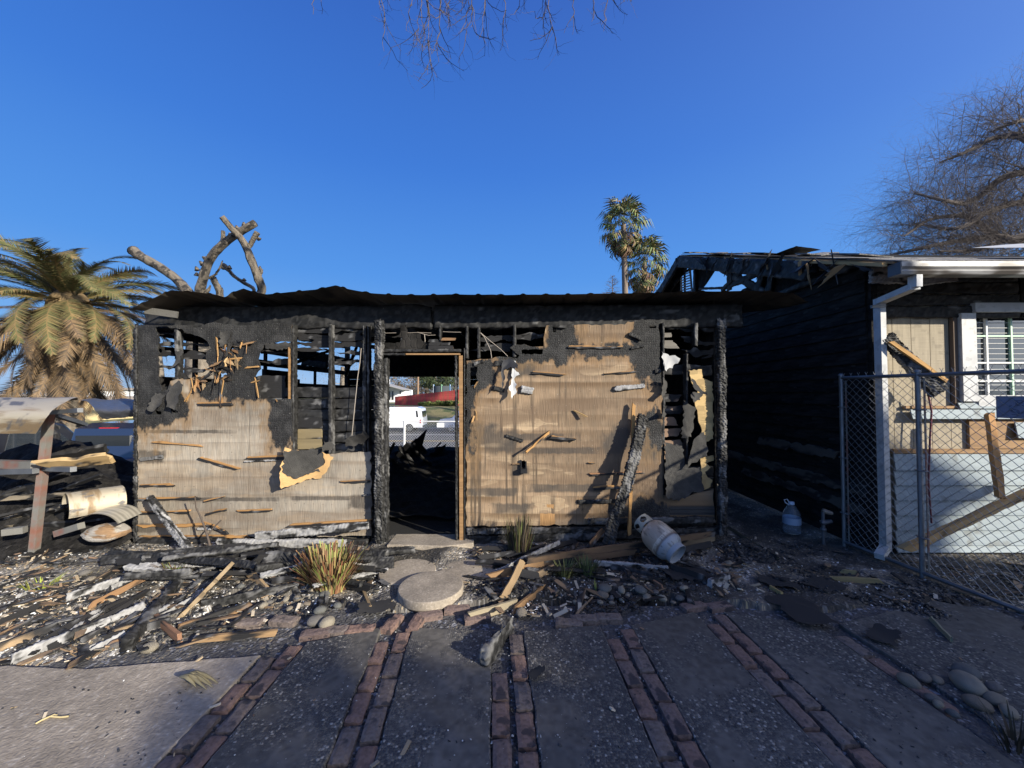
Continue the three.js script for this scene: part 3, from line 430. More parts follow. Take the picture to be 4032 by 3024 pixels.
part('lining_board', plankAt(S('c3', 1150, 950), S('c3', 1360, 955), 4.315, .30, .01, { char: .9, seed: 19 }), M.plank, shed);

for (const [c, x0, x1, y, w] of [['c3', 1470, 1760, 610, .05], ['c3', 1800, 2060, 720, .08], ['c3', 290, 420, 560, .05], ['c3', 280, 400, 760, .06], ['c3', 490, 720, 560, .06], ['c3', 490, 690, 790, .05], ['c3', 1160, 1430, 720, .09], ['c3', 1470, 2060, 430, .10], ['c3', 1470, 2060, 500, .10], ['c3', 1475, 2060, 560, .09], ['c3', 1880, 2060, 640, .10], ['c3', 1180, 1430, 640, .06], ['c3', 240, 720, 470, .05], ['c3', 500, 700, 655, .10], ['c3', 280, 400, 645, .07], ['c7', 790, 940, 262, .12], ['c7', 270, 500, 330, .10], ['c7', 270, 500, 400, .10], ['c7', 520, 740, 320, .14], ['c7', 1570, 1960, 250, .12], ['c7', 1760, 1960, 360, .12], ['c7', 1760, 1960, 440, .12]]) { const a = S(c, x0, y), b = S(c, x1, y + 4), A = atZ(a[0], a[1], 4.33), B = atZ(b[0], b[1], 4.33), L = A.distanceTo(B), g = plank(L, w, .018, { seed: sd++, char: 1.6, wear: .9, point: 1.5 }); g.translate(L / 2, 0, 0); g.applyMatrix4(frame(A, B)); part('lining_board', g, M.plank, shed); }
// remains of lap siding still nailed to the plywood
function strip(parent, c, x0, y0, x1, y1, w, o = {}) {
  const a = S(c, x0, y0), b = S(c, x1, y1), t = o.t || .022, A = atZ(a[0], a[1], DF - t / 2 - .001), B = atZ(b[0], b[1], DF - t / 2 - .001 - (o.out || 0)), L = A.distanceTo(B);
  const g = o.ash ? charTimber(L, w, t, { seed: sd++, ash: o.ash, deep: .006, cell: [.018, .03, .03], res: .008 }) : plank(L, w, t, { seed: sd++, char: o.char ?? .5, under: o.under ?? .75, wood: o.wood || [.46, .25, .09], point: 1.1, wear: .5 });
  g.translate(L / 2, 0, 0); g.applyMatrix4(frame(A, B)); part('siding_remnant', g, o.ash ? M.char : M.plank, parent);
}
for (const a of [[235, 305, 645, 345, .022, { char: .1, under: .2 }], [110, 465, 320, 438, .045, { ash: .4 }], [630, 448, 965, 548, .038], [1045, 452, 1415, 438, .04, { under: .5 }], [1020, 482, 1400, 462, .022, { ash: .6 }], [110, 692, 400, 682, .034], [92, 812, 620, 797, .036, { char: .7 }], [670, 830, 850, 785, .026, { char: .8 }], [100, 925, 545, 916, .04, { char: .8 }], [690, 937, 870, 897, .038], [980, 915, 1260, 903, .032], [112, 1042, 700, 1032, .038, { char: .15, under: .4 }], [610, 1070, 740, 1065, .03, { ash: .7 }], [680, 1022, 865, 1095, .04, { out: .05 }], [1410, 1040, 2110, 1000, .045, { under: .5 }], [1885, 662, 2118, 650, .034], [2052, 776, 2126, 770, .022, { ash: .4 }], [95, 1140, 1050, 1132, .035, { char: .2, under: .4 }]]) strip(panelL, 'c4', ...a);
strip(panelL, 'c3', 618, 1085, 912, 1082, .04); strip(panelL, 'c3', 825, 870, 812, 1090, .03, { char: .5, under: 0 });
for (const a of [[640, 582, 870, 600, .035], [1160, 594, 1392, 576, .026], [1230, 702, 1455, 680, .052, { ash: .55, t: .03 }], [556, 705, 645, 720, .075, { ash: .6, t: .03 }], [345, 690, 440, 715, .05, { ash: .4 }], [440, 1040, 575, 1082, .04, { ash: .3 }], [770, 1048, 950, 1070, .045, { t: .04 }], [940, 857, 1030, 905, .018, { char: .1, under: 0, out: .05, wood: [.5, .32, .13] }], [900, 398, 1292, 400, .036], [1350, 412, 1450, 388, .03, { ash: .3 }], [1340, 300, 1435, 345, .05, { ash: .2, t: .04 }], [210, 525, 285, 497, .045, { ash: .2 }], [1525, 575, 1575, 575, .04, { ash: .1 }], [365, 515, 440, 520, .06, { ash: .35 }]]) strip(panelR, 'c7', ...a);
for (const a of [[1062, 402, 1440, 388, .03, { wood: [.40, .20, .09] }], [1082, 500, 1290, 492, .045], [965, 600, 1262, 595, .042, { ash: .25 }], [760, 95, 590, 240, .03, { char: .25, under: 0, out: .1, wood: [.50, .27, .09] }], [490, 328, 550, 326, .008, { char: .1 }], [1050, 318, 1090, 318, .01]]) strip(panelR, 'c8', ...a);
// splintered plywood standing out round the broken hole
{ const q = rng(77); for (const [X, Yc, n] of [[760, 770, 10], [900, 720, 9], [640, 880, 7], [800, 850, 8], [880, 600, 5], [990, 560, 4]]) for (let i = 0; i < n; i++) { const C = S('c3', X + (q() - .5) * 110, Yc + (q() - .5) * 50), l = 12 + q() * 38, a = (q() < .6 ? 0 : 1.57) + (q() - .5) * 1.1; const A = atZ(C[0] - Math.cos(a) * l * .5, C[1] - Math.sin(a) * l * .5, DF - .004), B = atZ(C[0] + Math.cos(a) * l, C[1] + Math.sin(a) * l, DF - .01 - q() * .07), L = A.distanceTo(B), g = plank(L * .8, .018 + q() * .04, .005, { seed: 600 + i + Math.round(X), char: q() < .5 ? .6 : .2, wood: [[.46, .27, .12], [.36, .19, .08], [.52, .35, .17]][i % 3], point: 1.6, wear: .8 }); g.translate(L / 2, 0, 0); g.applyMatrix4(frame(A, B, V(0, 1, 0), (q() - .5) * 1.4)); part('splinter', g, M.plank, panelL); } }
for (const [x0, y0, x1, y1, w] of [[780, 510, 790, 700, .03], [1000, 540, 985, 600, .02], [880, 700, 1000, 690, .03], [1040, 765, 1150, 760, .025], [1120, 870, 1140, 1020, .022], [1100, 900, 1150, 880, .03], [520, 1060, 570, 940, .012], [500, 1060, 560, 980, .01], [820, 1000, 840, 880, .018], [560, 870, 570, 940, .02], [1300, 1050, 1305, 1065, .02]]) { const a = S('c3', x0, y0), b = S('c3', x1, y1); const A = atZ(a[0], a[1], DF - .01), B = atZ(b[0], b[1], DF - .03), L = A.distanceTo(B), g = plank(L, w, .008, { seed: sd++, char: .12, wood: [.52, .30, .11], point: 1.6, wear: .7 }); g.translate(L / 2, 0, 0); g.applyMatrix4(frame(A, B)); part('splinter', g, M.plank, panelL); }
for (const [x0, y0, x1, y1, w] of [[215, 900, 200, 945, .02], [225, 870, 235, 910, .02], [215, 690, 240, 650, .02]]) { const a = S('c7', x0, y0), b = S('c7', x1, y1), A = atZ(a[0], a[1], DF - .008), B = atZ(b[0], b[1], DF - .02), L = A.distanceTo(B), g = plank(L, w, .006, { seed: sd++, char: .1, wood: [.48, .28, .11], point: 1.6, wear: .7 }); g.translate(L / 2, 0, 0); g.applyMatrix4(frame(A, B)); part('splinter', g, M.plank, panelR); }

// torn building paper: a curled sheet from an outline, its far end lifted off the wall
function curl(c, pts, lift, seed, dir = [0, -1], D = DF) {
  const w = jag(onWall(c, pts, D - .004), .014, .028, seed), s = new THREE.Shape(w.map(p => new THREE.Vector2(...p))); let g = new THREE.ShapeGeometry(s); g = subdivide(subdivide(g));
  g.computeBoundingBox(); const b = g.boundingBox, p = g.attributes.position, W = b.max.x - b.min.x, H = b.max.y - b.min.y;
  for (let i = 0; i < p.count; i++) { const u = (p.getX(i) - b.min.x) / W, v = (p.getY(i) - b.min.y) / H, t = dir[1] < 0 ? 1 - v : dir[1] > 0 ? v : dir[0] > 0 ? u : 1 - u; p.setZ(i, -(D - .004) + lift * clamp(t) ** 1.4 + Math.sign(lift) * .5 * W * (u - .5 + .3 * (fbm(seed, v * 3, 0, 2) - .5)) ** 2 * clamp(t) + .05 * (fbm(p.getX(i) * 9 + seed, p.getY(i) * 9, 0, 3) - .35) * (.3 + clamp(t)) + .004); }
  g.computeVertexNormals(); const uv = g.attributes.uv; for (let i = 0; i < p.count; i++) uv.setXY(i, p.getX(i) * 1.5, p.getY(i) * 1.5); return g;
}
function subdivide(g) { const n = g.index ? g.toNonIndexed() : g, p = n.attributes.position, o = []; for (let i = 0; i < p.count; i += 3) { const a = V().fromBufferAttribute(p, i), b = V().fromBufferAttribute(p, i + 1), c = V().fromBufferAttribute(p, i + 2), d = a.clone().lerp(b, .5), e = b.clone().lerp(c, .5), f = c.clone().lerp(a, .5); for (const t of [[a, d, f], [d, b, e], [f, e, c], [d, e, f]]) for (const v of t) o.push(v.x, v.y, v.z); } const r = new THREE.BufferGeometry(); r.setAttribute('position', new THREE.Float32BufferAttribute(o, 3)); r.setAttribute('uv', new THREE.Float32BufferAttribute(new Float32Array(o.length / 3 * 2), 2)); r.computeVertexNormals(); return mergeVertices((r.deleteAttribute('normal'), r), 1e-6); }
part('paper_flap', curl('c4', [[1432, 372], [1640, 368], [1722, 380], [1745, 555], [1640, 570], [1580, 580], [1500, 612], [1425, 545]], .10, 91, [-1, 0]), M.tar, shed, 'grey building paper flap folded out from the wall');
part('paper_flap', curl('c4', [[1425, 345], [1470, 365], [1440, 420], [1420, 540], [1500, 615], [1690, 560], [1745, 570], [1700, 380], [1800, 440], [1770, 520], [1700, 620], [1560, 640], [1410, 690]], .06, 92, [-1, 0], DF - .006), std({ side: THREE.DoubleSide, color: lin(.50, .31, .13), roughness: .8, bumpMap: rep(grain, 2), bumpScale: .003 }), shed, 'orange torn veneer under the paper flap');
for (const [c, pts, l, d] of [['c3', [[250, 985], [330, 1000], [330, 1080], [270, 1150], [230, 1140], [215, 1080]], .05, [0, -1]], ['c3', [[400, 930], [450, 880], [500, 920], [490, 1050], [465, 1140], [400, 1110], [370, 1020]], .06, [0, -1]], ['c3', [[430, 620], [495, 620], [480, 700], [430, 780]], .03, [0, -1]], ['c3', [[480, 800], [540, 830], [550, 860], [500, 870]], .03, [0, 1]], ['c3', [[1910, 1400], [2110, 1310], [2140, 1360], [2060, 1430], [1910, 1460]], .09, [0, 1]], ['c3', [[1740, 1400], [1810, 1440], [1800, 1470], [1730, 1500]], .05, [-1, 0]], ['c3', [[1200, 560], [1430, 545], [1430, 600], [1300, 620], [1200, 600]], -.02, [0, -1]], ['c3', [[820, 455], [905, 450], [890, 560], [820, 590]], .015, [0, -1]], ['cR', [[490, 560], [530, 540], [580, 560], [550, 600], [485, 615]], .07, [0, -1]], ['cR', [[285, 440], [325, 480], [320, 545], [280, 590], [262, 560]], .08, [-1, 0]], ['cR', [[290, 650], [320, 700], [310, 735], [250, 720]], .1, [-1, 0]], ['cR', [[500, 440], [580, 560], [545, 555], [500, 500]], .08, [0, -1]], ['cR', [[510, 900], [590, 830], [606, 900], [600, 1000], [440, 1090]], .03, [0, -1]], ['cR', [[305, 905], [430, 930], [470, 1090], [560, 1080], [570, 1250], [500, 1260], [400, 1330], [300, 1290]], .02, [0, -1]], ['cR', [[445, 600], [530, 650], [530, 780], [510, 870], [440, 880]], -.03, [0, -1]]]) part('paper_flap', curl(c, pts, l, sd++, d), M.tar, shed);
part('paper_flap', curl('cR', [[285, 245], [340, 280], [380, 275], [415, 300], [395, 335], [300, 395], [290, 340]], .03, 94, [0, -1], DF + .01), std({ side: THREE.DoubleSide, color: lin(.33, .33, .32), roughness: .6 }), shed, 'crumpled pale grey paper');
// melted plastic hanging from the wall, with a burnt electrical box
part('melted_plastic', curl('c7', [[480, 505], [515, 500], [510, 560], [545, 600], [520, 610], [505, 640], [525, 670], [515, 740], [490, 775], [485, 740], [470, 710], [485, 640], [490, 580]], .10, 95, [0, -1]), M.plastic, shed, 'white melted plastic drip');
part('melted_plastic', curl('c7', [[425, 490], [470, 480], [535, 530], [530, 560], [480, 545], [440, 560], [430, 650], [420, 700], [415, 560]], .12, 96, [0, -1]), M.blackPlastic, shed);
part('electrical_box', merge([box(wallPt('c8', 552, 0).x, wallPt('c8', 598, 0).x, wallPt('c8', 0, 385).y, wallPt('c8', 0, 355).y, -DF, -DF + .07), box(wallPt('c8', 552, 0).x, wallPt('c8', 560, 0).x, wallPt('c8', 0, 355).y, wallPt('c8', 0, 295).y, -DF, -DF + .03), box(wallPt('c8', 588, 0).x, wallPt('c8', 596, 0).x, wallPt('c8', 0, 355).y, wallPt('c8', 0, 305).y, -DF, -DF + .03)]), M.blackPlastic, shed, 'small burnt electrical box');
// wires
for (const [c, pts] of [['c5', [[1812, 410], [1870, 470], [1960, 660], [1975, 775]]], ['c5', [[1812, 405], [1960, 530], [2110, 650], [2210, 750]]], ['c3', [[2040, 600], [2030, 720], [2010, 850], [1985, 1100], [1960, 1360]]], ['c5', [[380, 415], [480, 412], [590, 408]]], ['c5', [[750, 410], [900, 405], [1100, 410]]], ['c5', [[900, 400], [1000, 430], [1060, 445], [1160, 440]]], ['c5', [[1270, 392], [1400, 398], [1530, 400]]], ['c5', [[1000, 430], [1010, 520], [1000, 600], [1012, 690]]]]) part('wire', tube(pts.map(p => wallPt(c, p[0], p[1], DF + .02)), .004, 5), std({ color: lin(.30, .26, .22), roughness: .6 }), shed);

// warped corrugated roof: nine-inch ribs, front edge traced, flat behind
const EDGE = [[520, 1215], [551, 1198], [610, 1172], [673, 1143], [715, 1147], [760, 1148], [820, 1156], [861, 1162], [885, 1170], [920, 1150], [958, 1135], [1000, 1148], [1047, 1158], [1142, 1150], [1241, 1141], [1323, 1123], [1365, 1138], [1408, 1146], [1460, 1154], [1560, 1160], [2000, 1160], [2400, 1156], [2600, 1152], [2728, 1148], [2898, 1146], [2981, 1146], [3057, 1150], [3137, 1160], [3180, 1188]].map(p => { const v = atZ(p[0], p[1], 3.9); return [v.x, v.y]; });
function edgeH(x) { if (x <= EDGE[0][0]) return EDGE[0][1]; for (let i = 1; i < EDGE.length; i++) if (x <= EDGE[i][0]) { const a = EDGE[i - 1], b = EDGE[i]; return mix(a[1], b[1], (x - a[0]) / (b[0] - a[0])); } return EDGE[EDGE.length - 1][1]; }
const ribH = x => { const f = ((x / .2286) % 1 + 1) % 1, d = Math.abs(f - .5); return .019 * (1 - sstep(.05, .14, d)); };
for (let x = EDGE[0][0], k = 0; x < 3.0; k++) {
  const x1 = Math.min(3.02, x + .914), nx = Math.round((x1 - x) / .019), nz = 22, g = new THREE.PlaneGeometry(1, 1, nx, nz), p = g.attributes.position, uv = g.attributes.uv;
  for (let i = 0; i < p.count; i++) { const X = mix(x - .02, x1 + .02, p.getX(i) + .5), s = p.getY(i) + .5, D = mix(3.9, 9.62, s), flatH = 2.67 + .04 * (D - 3.9) + (k % 2) * .006, w = (1 - sstep(0, .25, s)); p.setXYZ(i, X, mix(flatH, edgeH(X), w) + ribH(X) * (.6 + .4 * (1 - w)) + .012 * (fbm(X * 5, D * 4, 0, 2) - .5), -D); uv.setXY(i, X * .5, D * .5); }
  g.computeVertexNormals(); part('roof_sheet', g, M.roof, shed); x = x1;
}
for (let k = 0; k < 11; k++) { const x = -4.0 + k * .64; charBetween('rafter', V(x, 2.585, -4.30), V(x, 2.78, -9.5), .10, .04, shed, { ash: .02, deep: .004, res: .03, cell: [.06, .05, .04], ragged: .1 }); }
// left flank: burnt boards with gaps, and the far wall with its wide opening
for (let y = .05; y < 1.80; y += .15) part('wall_board', box(-4.10, -4.08, y, y + .146, -9.5, -4.32), M.charFlat, shed);
for (const [y0, y1, d0, d1] of [[2.10, 2.20, 4.32, 9.5], [2.31, 2.52, 4.32, 9.5], [1.80, 1.92, 5.6, 7.4], [1.92, 2.05, 6.3, 7.1]]) part('wall_board', box(-4.10, -4.08, y0, y1, -d1, -d0), M.charFlat, shed);
for (const d of [4.9, 5.5, 6.3, 7.1, 7.9, 8.7, 9.45]) part('wall_stud', box(-4.079, -4.04, .02, 2.6, -d - .045, -d), M.charFlat, shed);
for (let y = .05; y < 2.6; y += .15) part('wall_board', box(2.27, 2.29, y, y + .146, -9.5, -4.32), M.charFlat, shed);
for (let y = .05; y < 2.0; y += .15) { part('wall_board', box(-4.08, -3.25, y, y + .146, -9.54, -9.52), M.charFlat, shed); part('wall_board', box(-1.18, 2.27, y, y + .146, -9.54, -9.52), M.charFlat, shed); }
part('wall_header', box(-4.08, 2.27, 2.06, 2.22, -9.55, -9.44), M.charFlat, shed); part('wall_header', box(-3.3, 2.27, 2.22, 2.97, -9.54, -9.5), M.charFlat, shed);
for (const x of [-4.06, -3.7, -3.25, -1.22, 0, 1.2, 2.2]) part('wall_post', box(x - .045, x + .045, .02, 2.8, -9.52, -9.42), M.charFlat, shed);
part('floor', box(-4.05, 2.26, -.03, .05, -9.5, -4.33), M.soot, shed); part('foundation', box(-4.12, 2.3, -1.5, -.035, -9.6, -4.25), std({ roughness: .9, map: concreteTex }), shed);
charBetween('fallen_rafter', atZ(1130, 1440, 5.2), atZ(1300, 1380, 6.3), .05, .04, shed, { ash: .05, res: .02 });
charBetween('fallen_rafter', atZ(1190, 1425, 7.2), atZ(1290, 1440, 7.0), .12, .05, shed, { ash: 0, res: .03 });
charBetween('fallen_rafter', atZ(1360, 1480, 6), atZ(1430, 1300, 7), .06, .05, shed, { ash: .02, res: .03 });
// threshold
part('threshold', (() => { const a = atY(1525, 2170, .05), b = atY(1835, 2165, .05); return pad([[a.x - .02, -4.32], [a.x - .02, -4.03], [b.x - .2, -4.0], [b.x + .06, -4.08], [b.x + .05, -4.32]], M.slab, 361, .085); })(), std({ map: concreteTex, roughness: .85 }), shed);
// ---------------------------------------------------------------- the damaged house beside the shed
const DH = 4.0, HX = 3.73, RAKE = 3.45, RIDGE = [7.87, 4.50], EAVE = [3.5, 2.86], BACKEAVE = [12.24, 2.86];
const house = thing('damaged_house', 'fire damaged house with pale blue lap siding and an open charred gable', 'house', V(4.6, 0, -DH));
M.beige = std({ color: lin(0.72, 0.72, 0.72), roughness: .85, bumpMap: rep(grain, 1), bumpScale: .003, map: rep(tex(512, 512, (u, v) => { const a = tn(u, v, 6, 5, 141), q = mix(fbm(u * 60, v * 5, 0, 3), fbm((u - 1) * 60, v * 5, 0, 3), u), s = sstep(.62, .8, tn(u, v, 14, 4, 143)) * .5, k = .75 + .5 * q; return [mix(.45 * k, .26, s), mix(.38 * k, .22, s), mix(.27 * k, .16, s)]; }), 1) });
M.blue = std({ color: lin(0.8, 0.8, 0.8), roughness: .7, bumpMap: rep(grain, 1.5), bumpScale: .002, map: rep(tex(512, 512, (u, v) => { const q = mix(fbm(u * 4, v * 50, 0, 3), fbm((u - 1) * 4, v * 50, 0, 3), u), s = sstep(.60, .75, tn(u, v, 9, 5, 151)), k = .85 + .3 * q; return [mix(.315 * k, .22, s), mix(.375 * k, .25, s), mix(.395 * k, .25, s)]; }), 1) });
M.scuffed = std({ color: lin(0.75, 0.75, 0.75), roughness: .6, map: tex(256, 256, (u, v) => { const s = sstep(.62, .70, tn(u, v, 22, 3, 161)), t = sstep(.55, .75, tn(u, v, 5, 4, 163)); const k = mix(.66, .46, s * .6) * mix(1, .85, t); return [k, k, k * .97]; }) });
M.gutter = std({ color: lin(0.7, 0.7, 0.7), roughness: .5, metalness: .1, map: tex(512, 256, (u, v) => { const s = sstep(.58, .70, fbm(u * 7 + 2.6, v * 1.2, 0, 4)), k = .52; return [mix(k, .09, s), mix(k * .98, .075, s), mix(k * .94, .062, s)]; }) });
const hz = (px, py, D = DH) => atZ(px, py, D);
const yAt = (py, D = DH) => hz(2016, py, D).y, xAt = (px, D = DH) => hz(px, 1549, D).x;
// grooved panelling
for (let x = 3.80, k = 0; x < 7.2; x += .198, k++) { const w0 = xAt(3800), w1 = 6.4; if (x + .19 < w0 || x > w1) part('panel_board', box(x, x + .192, .10, 2.98, -DH - .10, -DH - .03), M.beige, house); else { part('panel_board', box(x, x + .192, .10, 1.55, -DH - .10, -DH - .03), M.beige, house); part('panel_board', box(x, x + .192, 2.52, 2.98, -DH - .10, -DH - .03), M.beige, house); } }
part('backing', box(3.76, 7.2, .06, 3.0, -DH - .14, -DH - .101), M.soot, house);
// charred band under the eave
for (let y = 2.44, k = 0; y < 2.95; y += .125, k++) { charBetween('siding_board', V(3.76, y + .06, -DH), V(5.3, y + .06, -DH), .122, .03, house, { ash: k > 2 ? .25 : .03, deep: .006, res: .016, cell: [.03, .03, .03] }); part('siding_board', box(5.31, 7.2, y, y + .12, -DH - .012, -DH + .012), M.charFlat, house); }
for (const [a, b, c, d, w, ash] of [[3425, 1085, 3572, 1085, .16, .75], [3640, 1105, 3770, 1090, .10, .8], [3400, 1050, 3470, 1048, .05, .4], [3500, 1068, 3560, 1060, .05, .5]]) charBetween('siding_board', hz(a, b, 3.86), hz(c, d, 3.86), w, .05, house, { ash, deep: .01, res: .009, cell: [.022, .026, .03], label: 'crazed ash-grey siding under the eave' });
// lap siding, each board tilted out at its foot
function lap(x0, x1, y0, h, D) { const g = new THREE.BoxGeometry(x1 - x0, h, .012, 1, 1, 1); const p = g.attributes.position; for (let i = 0; i < p.count; i++) if (p.getY(i) < 0) p.setZ(i, p.getZ(i) + .024); g.translate((x0 + x1) / 2, y0 + h / 2, -D); return metreUV(flat(g)); }
const SX0 = xAt(3506); { let y = yAt(1782) - .006, k = 0; while (y > .1) { const h = Math.min(k ? .152 : .17, y - .03); part('siding_board', lap(SX0, 7.2, y - h, h - .007, DH - .012), M.blue, house); y -= h; k++; } }
part('furring_strip', box(SX0, 7.2, yAt(1784), yAt(1768), -DH - .02, -DH + .022), M.raw, house, 'fresh orange batten along the top of the siding');
part('siding_board', lap(xAt(3570), 7.2, yAt(1648), yAt(1612) - yAt(1648), DH - .03), M.blue, house); part('siding_board', lap(xAt(3760), 7.2, yAt(1608), yAt(1586) - yAt(1608), DH - .02), M.blue, house); part('siding_board', lap(xAt(3976), 7.2, yAt(1722), yAt(1662) - yAt(1722), DH - .03), M.blue, house);
part('furring_strip', box(xAt(3560), xAt(3790), yAt(1608), yAt(1598), -DH - .02, -DH + .016), M.raw, house); part('sheathing', box(xAt(3812), 7.2, yAt(1766), yAt(1650), -DH - .025, -DH + .004), M.raw, house, 'bare orange sheathing below the window');
part('corner_board_and_trim_shadow', box(3.735, 3.80, .05, 2.95, -DH - .12, -DH + .02), M.charFlat, house); part('corner_board_and_trim_shadow', box(xAt(3756), xAt(3772), yAt(1600), yAt(1240), -DH - .03, -DH + .012), std({ color: lin(.12, .085, .06), roughness: .85 }), house);  // brown strip beside the window trim is its cast shadow put into colour
part('skirting', box(SX0, 7.2, 0, .12, -DH - .03, -DH - .001), M.soot, house);
// window
{ const x0 = xAt(3775), x1 = 6.5, gx0 = xAt(3836), yb = yAt(1556), yt = yAt(1232), w = part('window', box(gx0, x1 - .1, yb, yt, -DH - .09, -DH - .075), M.glass, house, 'window with white frame, green muntins and drawn blinds');
  part('frame', merge([box(x0, gx0 - .015, yAt(1580), yAt(1236), -DH - .03, -DH + .045), box(gx0 - .014, gx0 + .02, yb - .02, yt, -DH - .06, -DH + .02), box(gx0, x1, yb - .06, yb, -DH - .06, -DH + .03), box(gx0, x1, yAt(1600), yb - .061, -DH - .05, -DH + .04)]), M.scuffed, w);
  part('sill', box(gx0 - .02, x1, yt, yAt(1196), -DH - .03, -DH + .05), M.scuffed, w);
  const mun = std({ color: lin(.42, .62, .45), roughness: .5 }); for (const px of [3917, 4016, 4112, 4205]) part('muntin', box(xAt(px) - .009, xAt(px) + .009, yb, yt, -DH - .074, -DH - .05), px < 4000 ? M.white : mun, w); for (const py of [1320, 1427, 1500]) part('muntin', box(gx0 + .021, x1 - .1, yAt(py) - .008, yAt(py) + .008, -DH - .0735, -DH - .052), py < 1400 ? mun : M.white, w);
  for (let y = yb + .05; y < yt - .03; y += .055) part('blind_slat', box(gx0 + .03, x1 - .15, y, y + .006, -DH - .0745, -DH - .066), std({ color: lin(.45, .45, .43), roughness: .6 }), w);
}
// flank wall, charred lap boards running back under the gable
for (let y = .02, k = 0; y < 2.98; y += .15, k++) { const g = box(HX - .012, HX + .012, y, y + .152, -12.2, -4.02), p = g.attributes.position; for (let i = 0; i < p.count; i++) if (p.getY(i) < y + .05) p.setX(i, p.getX(i) - .016); g.computeVertexNormals(); { const uv = g.attributes.uv; for (let i = 0; i < uv.count; i++) uv.setX(i, uv.getX(i) + k * 1.37); } part('flank_board', g, M.charBoard, house); }
part('flank_light_stop', box(HX + .02, HX + .05, .02, 2.98, -12.2, -4.15), M.soot, house);  // unseen sheet added behind the flank boards to stop sun through their gaps
for (const [y, d0, d1] of [[.62, 4.05, 6.8], [.42, 4.1, 6.2], [.95, 4.4, 5.8]]) part('flank_board', (() => { const L = d1 - d0, g = plank(L, .13, .02, { seed: 31 + Math.round(y * 9), char: .45, wood: [.13, .11, .09], wear: .4 }); g.rotateY(Math.PI / 2); g.translate(HX - .03, y, -(d0 + d1) / 2); return g; })(), M.plank, house, 'grey scorched board on the flank wall');
charBetween('top_plate', V(HX - .03, 3.02, -4.0), V(HX - .03, 3.02, -12.0), .09, .1, house, { ash: .08, res: .03, cell: [.05, .04, .04] });
// roof
const slope = (D, o = 0) => (D <= RIDGE[0] ? mix(EAVE[1], RIDGE[1], (D - EAVE[0]) / (RIDGE[0] - EAVE[0])) : mix(RIDGE[1], BACKEAVE[1], (D - RIDGE[0]) / (BACKEAVE[0] - RIDGE[0]))) + o;
function deck(x0, x1, d0, d1, o, t) { const s = new THREE.Shape([[-d0, slope(d0, o)], [-d1, slope(d1, o)], [-d1, slope(d1, o - t)], [-d0, slope(d0, o - t)]].map(p => new THREE.Vector2(...p))), g = new THREE.ExtrudeGeometry(s, { depth: x1 - x0, bevelEnabled: false }); g.rotateY(-Math.PI / 2); g.scale(1, 1, 1); const p = g.attributes.position; for (let i = 0; i < p.count; i++) { const X = p.getX(i), Z = p.getZ(i); p.setXYZ(i, x0 - X, p.getY(i), Z); } const idx = g.index; g.computeVertexNormals(); return metreUV(g); }
M.shingle = std({ color: lin(0.8, 0.8, 0.8), roughness: .9, bumpMap: rep(grit, 2), bumpScale: .01, map: rep(tex(512, 512, (u, v) => { const a = tn(u, v, 8, 5, 171), q = tn(u, v, 50, 2, 173), k = .5 + q; return [.20 * k * (.6 + a), .19 * k * (.6 + a), .175 * k * (.6 + a)]; }), 1) });
part('roof_deck', deck(RAKE, 7.5, 3.46, RIDGE[0], 0, .02), M.raw, house); 
for (let k = 0; k < 9; k++) { const d0 = 3.43 + k * .5, d1 = Math.min(RIDGE[0], d0 + .53); part('shingle_course', (() => { const g = deck(RAKE + .02 + (k % 3) * .01, 7.5, d0, d1, .012 + .006 * (k % 2), .010); const p = g.attributes.position; for (let i = 0; i < p.count; i++) p.setY(i, p.getY(i) + (p.getX(i) < 4.4 ? .012 * (fbm(p.getX(i) * 4, p.getZ(i) * 3, 0, 2) - .3) : 0)); return g; })(), k < 3 ? M.shingle : M.charFlat, house); }
part('roof_deck', deck(RAKE, 3.78, RIDGE[0], BACKEAVE[0], 0, .03), M.charFlat, house); part('roof_deck', deck(6.6, 7.5, RIDGE[0], BACKEAVE[0], 0, .03), M.charFlat, house);
for (const [d0, d1, x, w, t, ash] of [[4.4, RIDGE[0], RAKE - .03, .22, .05, .06], [4.6, RIDGE[0], HX - .02, .14, .05, .02], [RIDGE[0], 12.1, RAKE - .03, .20, .05, .04], [RIDGE[0], 12.0, HX - .06, .12, .05, .06]]) charBetween('rake_board', V(x, slope(d0, -.03 - w / 2), -d0), V(x, slope(d1, -.03 - w / 2), -d1), w, t, house, { ash, deep: .006, res: .025, cell: [.04, .04, .04] });
part('rake_board', (() => { const g = plank(1.15, .035, .05, { seed: 44, char: .15, wood: [.55, .36, .15] }); g.rotateY(Math.PI / 2); g.rotateX(Math.atan(.377)); const d = 4.05; g.translate(RAKE - .02, slope(d, -.03), -d); return g; })(), M.plank, house, 'orange broken edge of roof deck');
part('rake_board', (() => { const g = plank(.16, .05, .05, { seed: 45, char: .2, wood: [.5, .27, .10] }); g.rotateZ(Math.PI / 2); const d = 4.5; g.translate(RAKE - .04, slope(d, -.12), -d); return g; })(), M.plank, house);
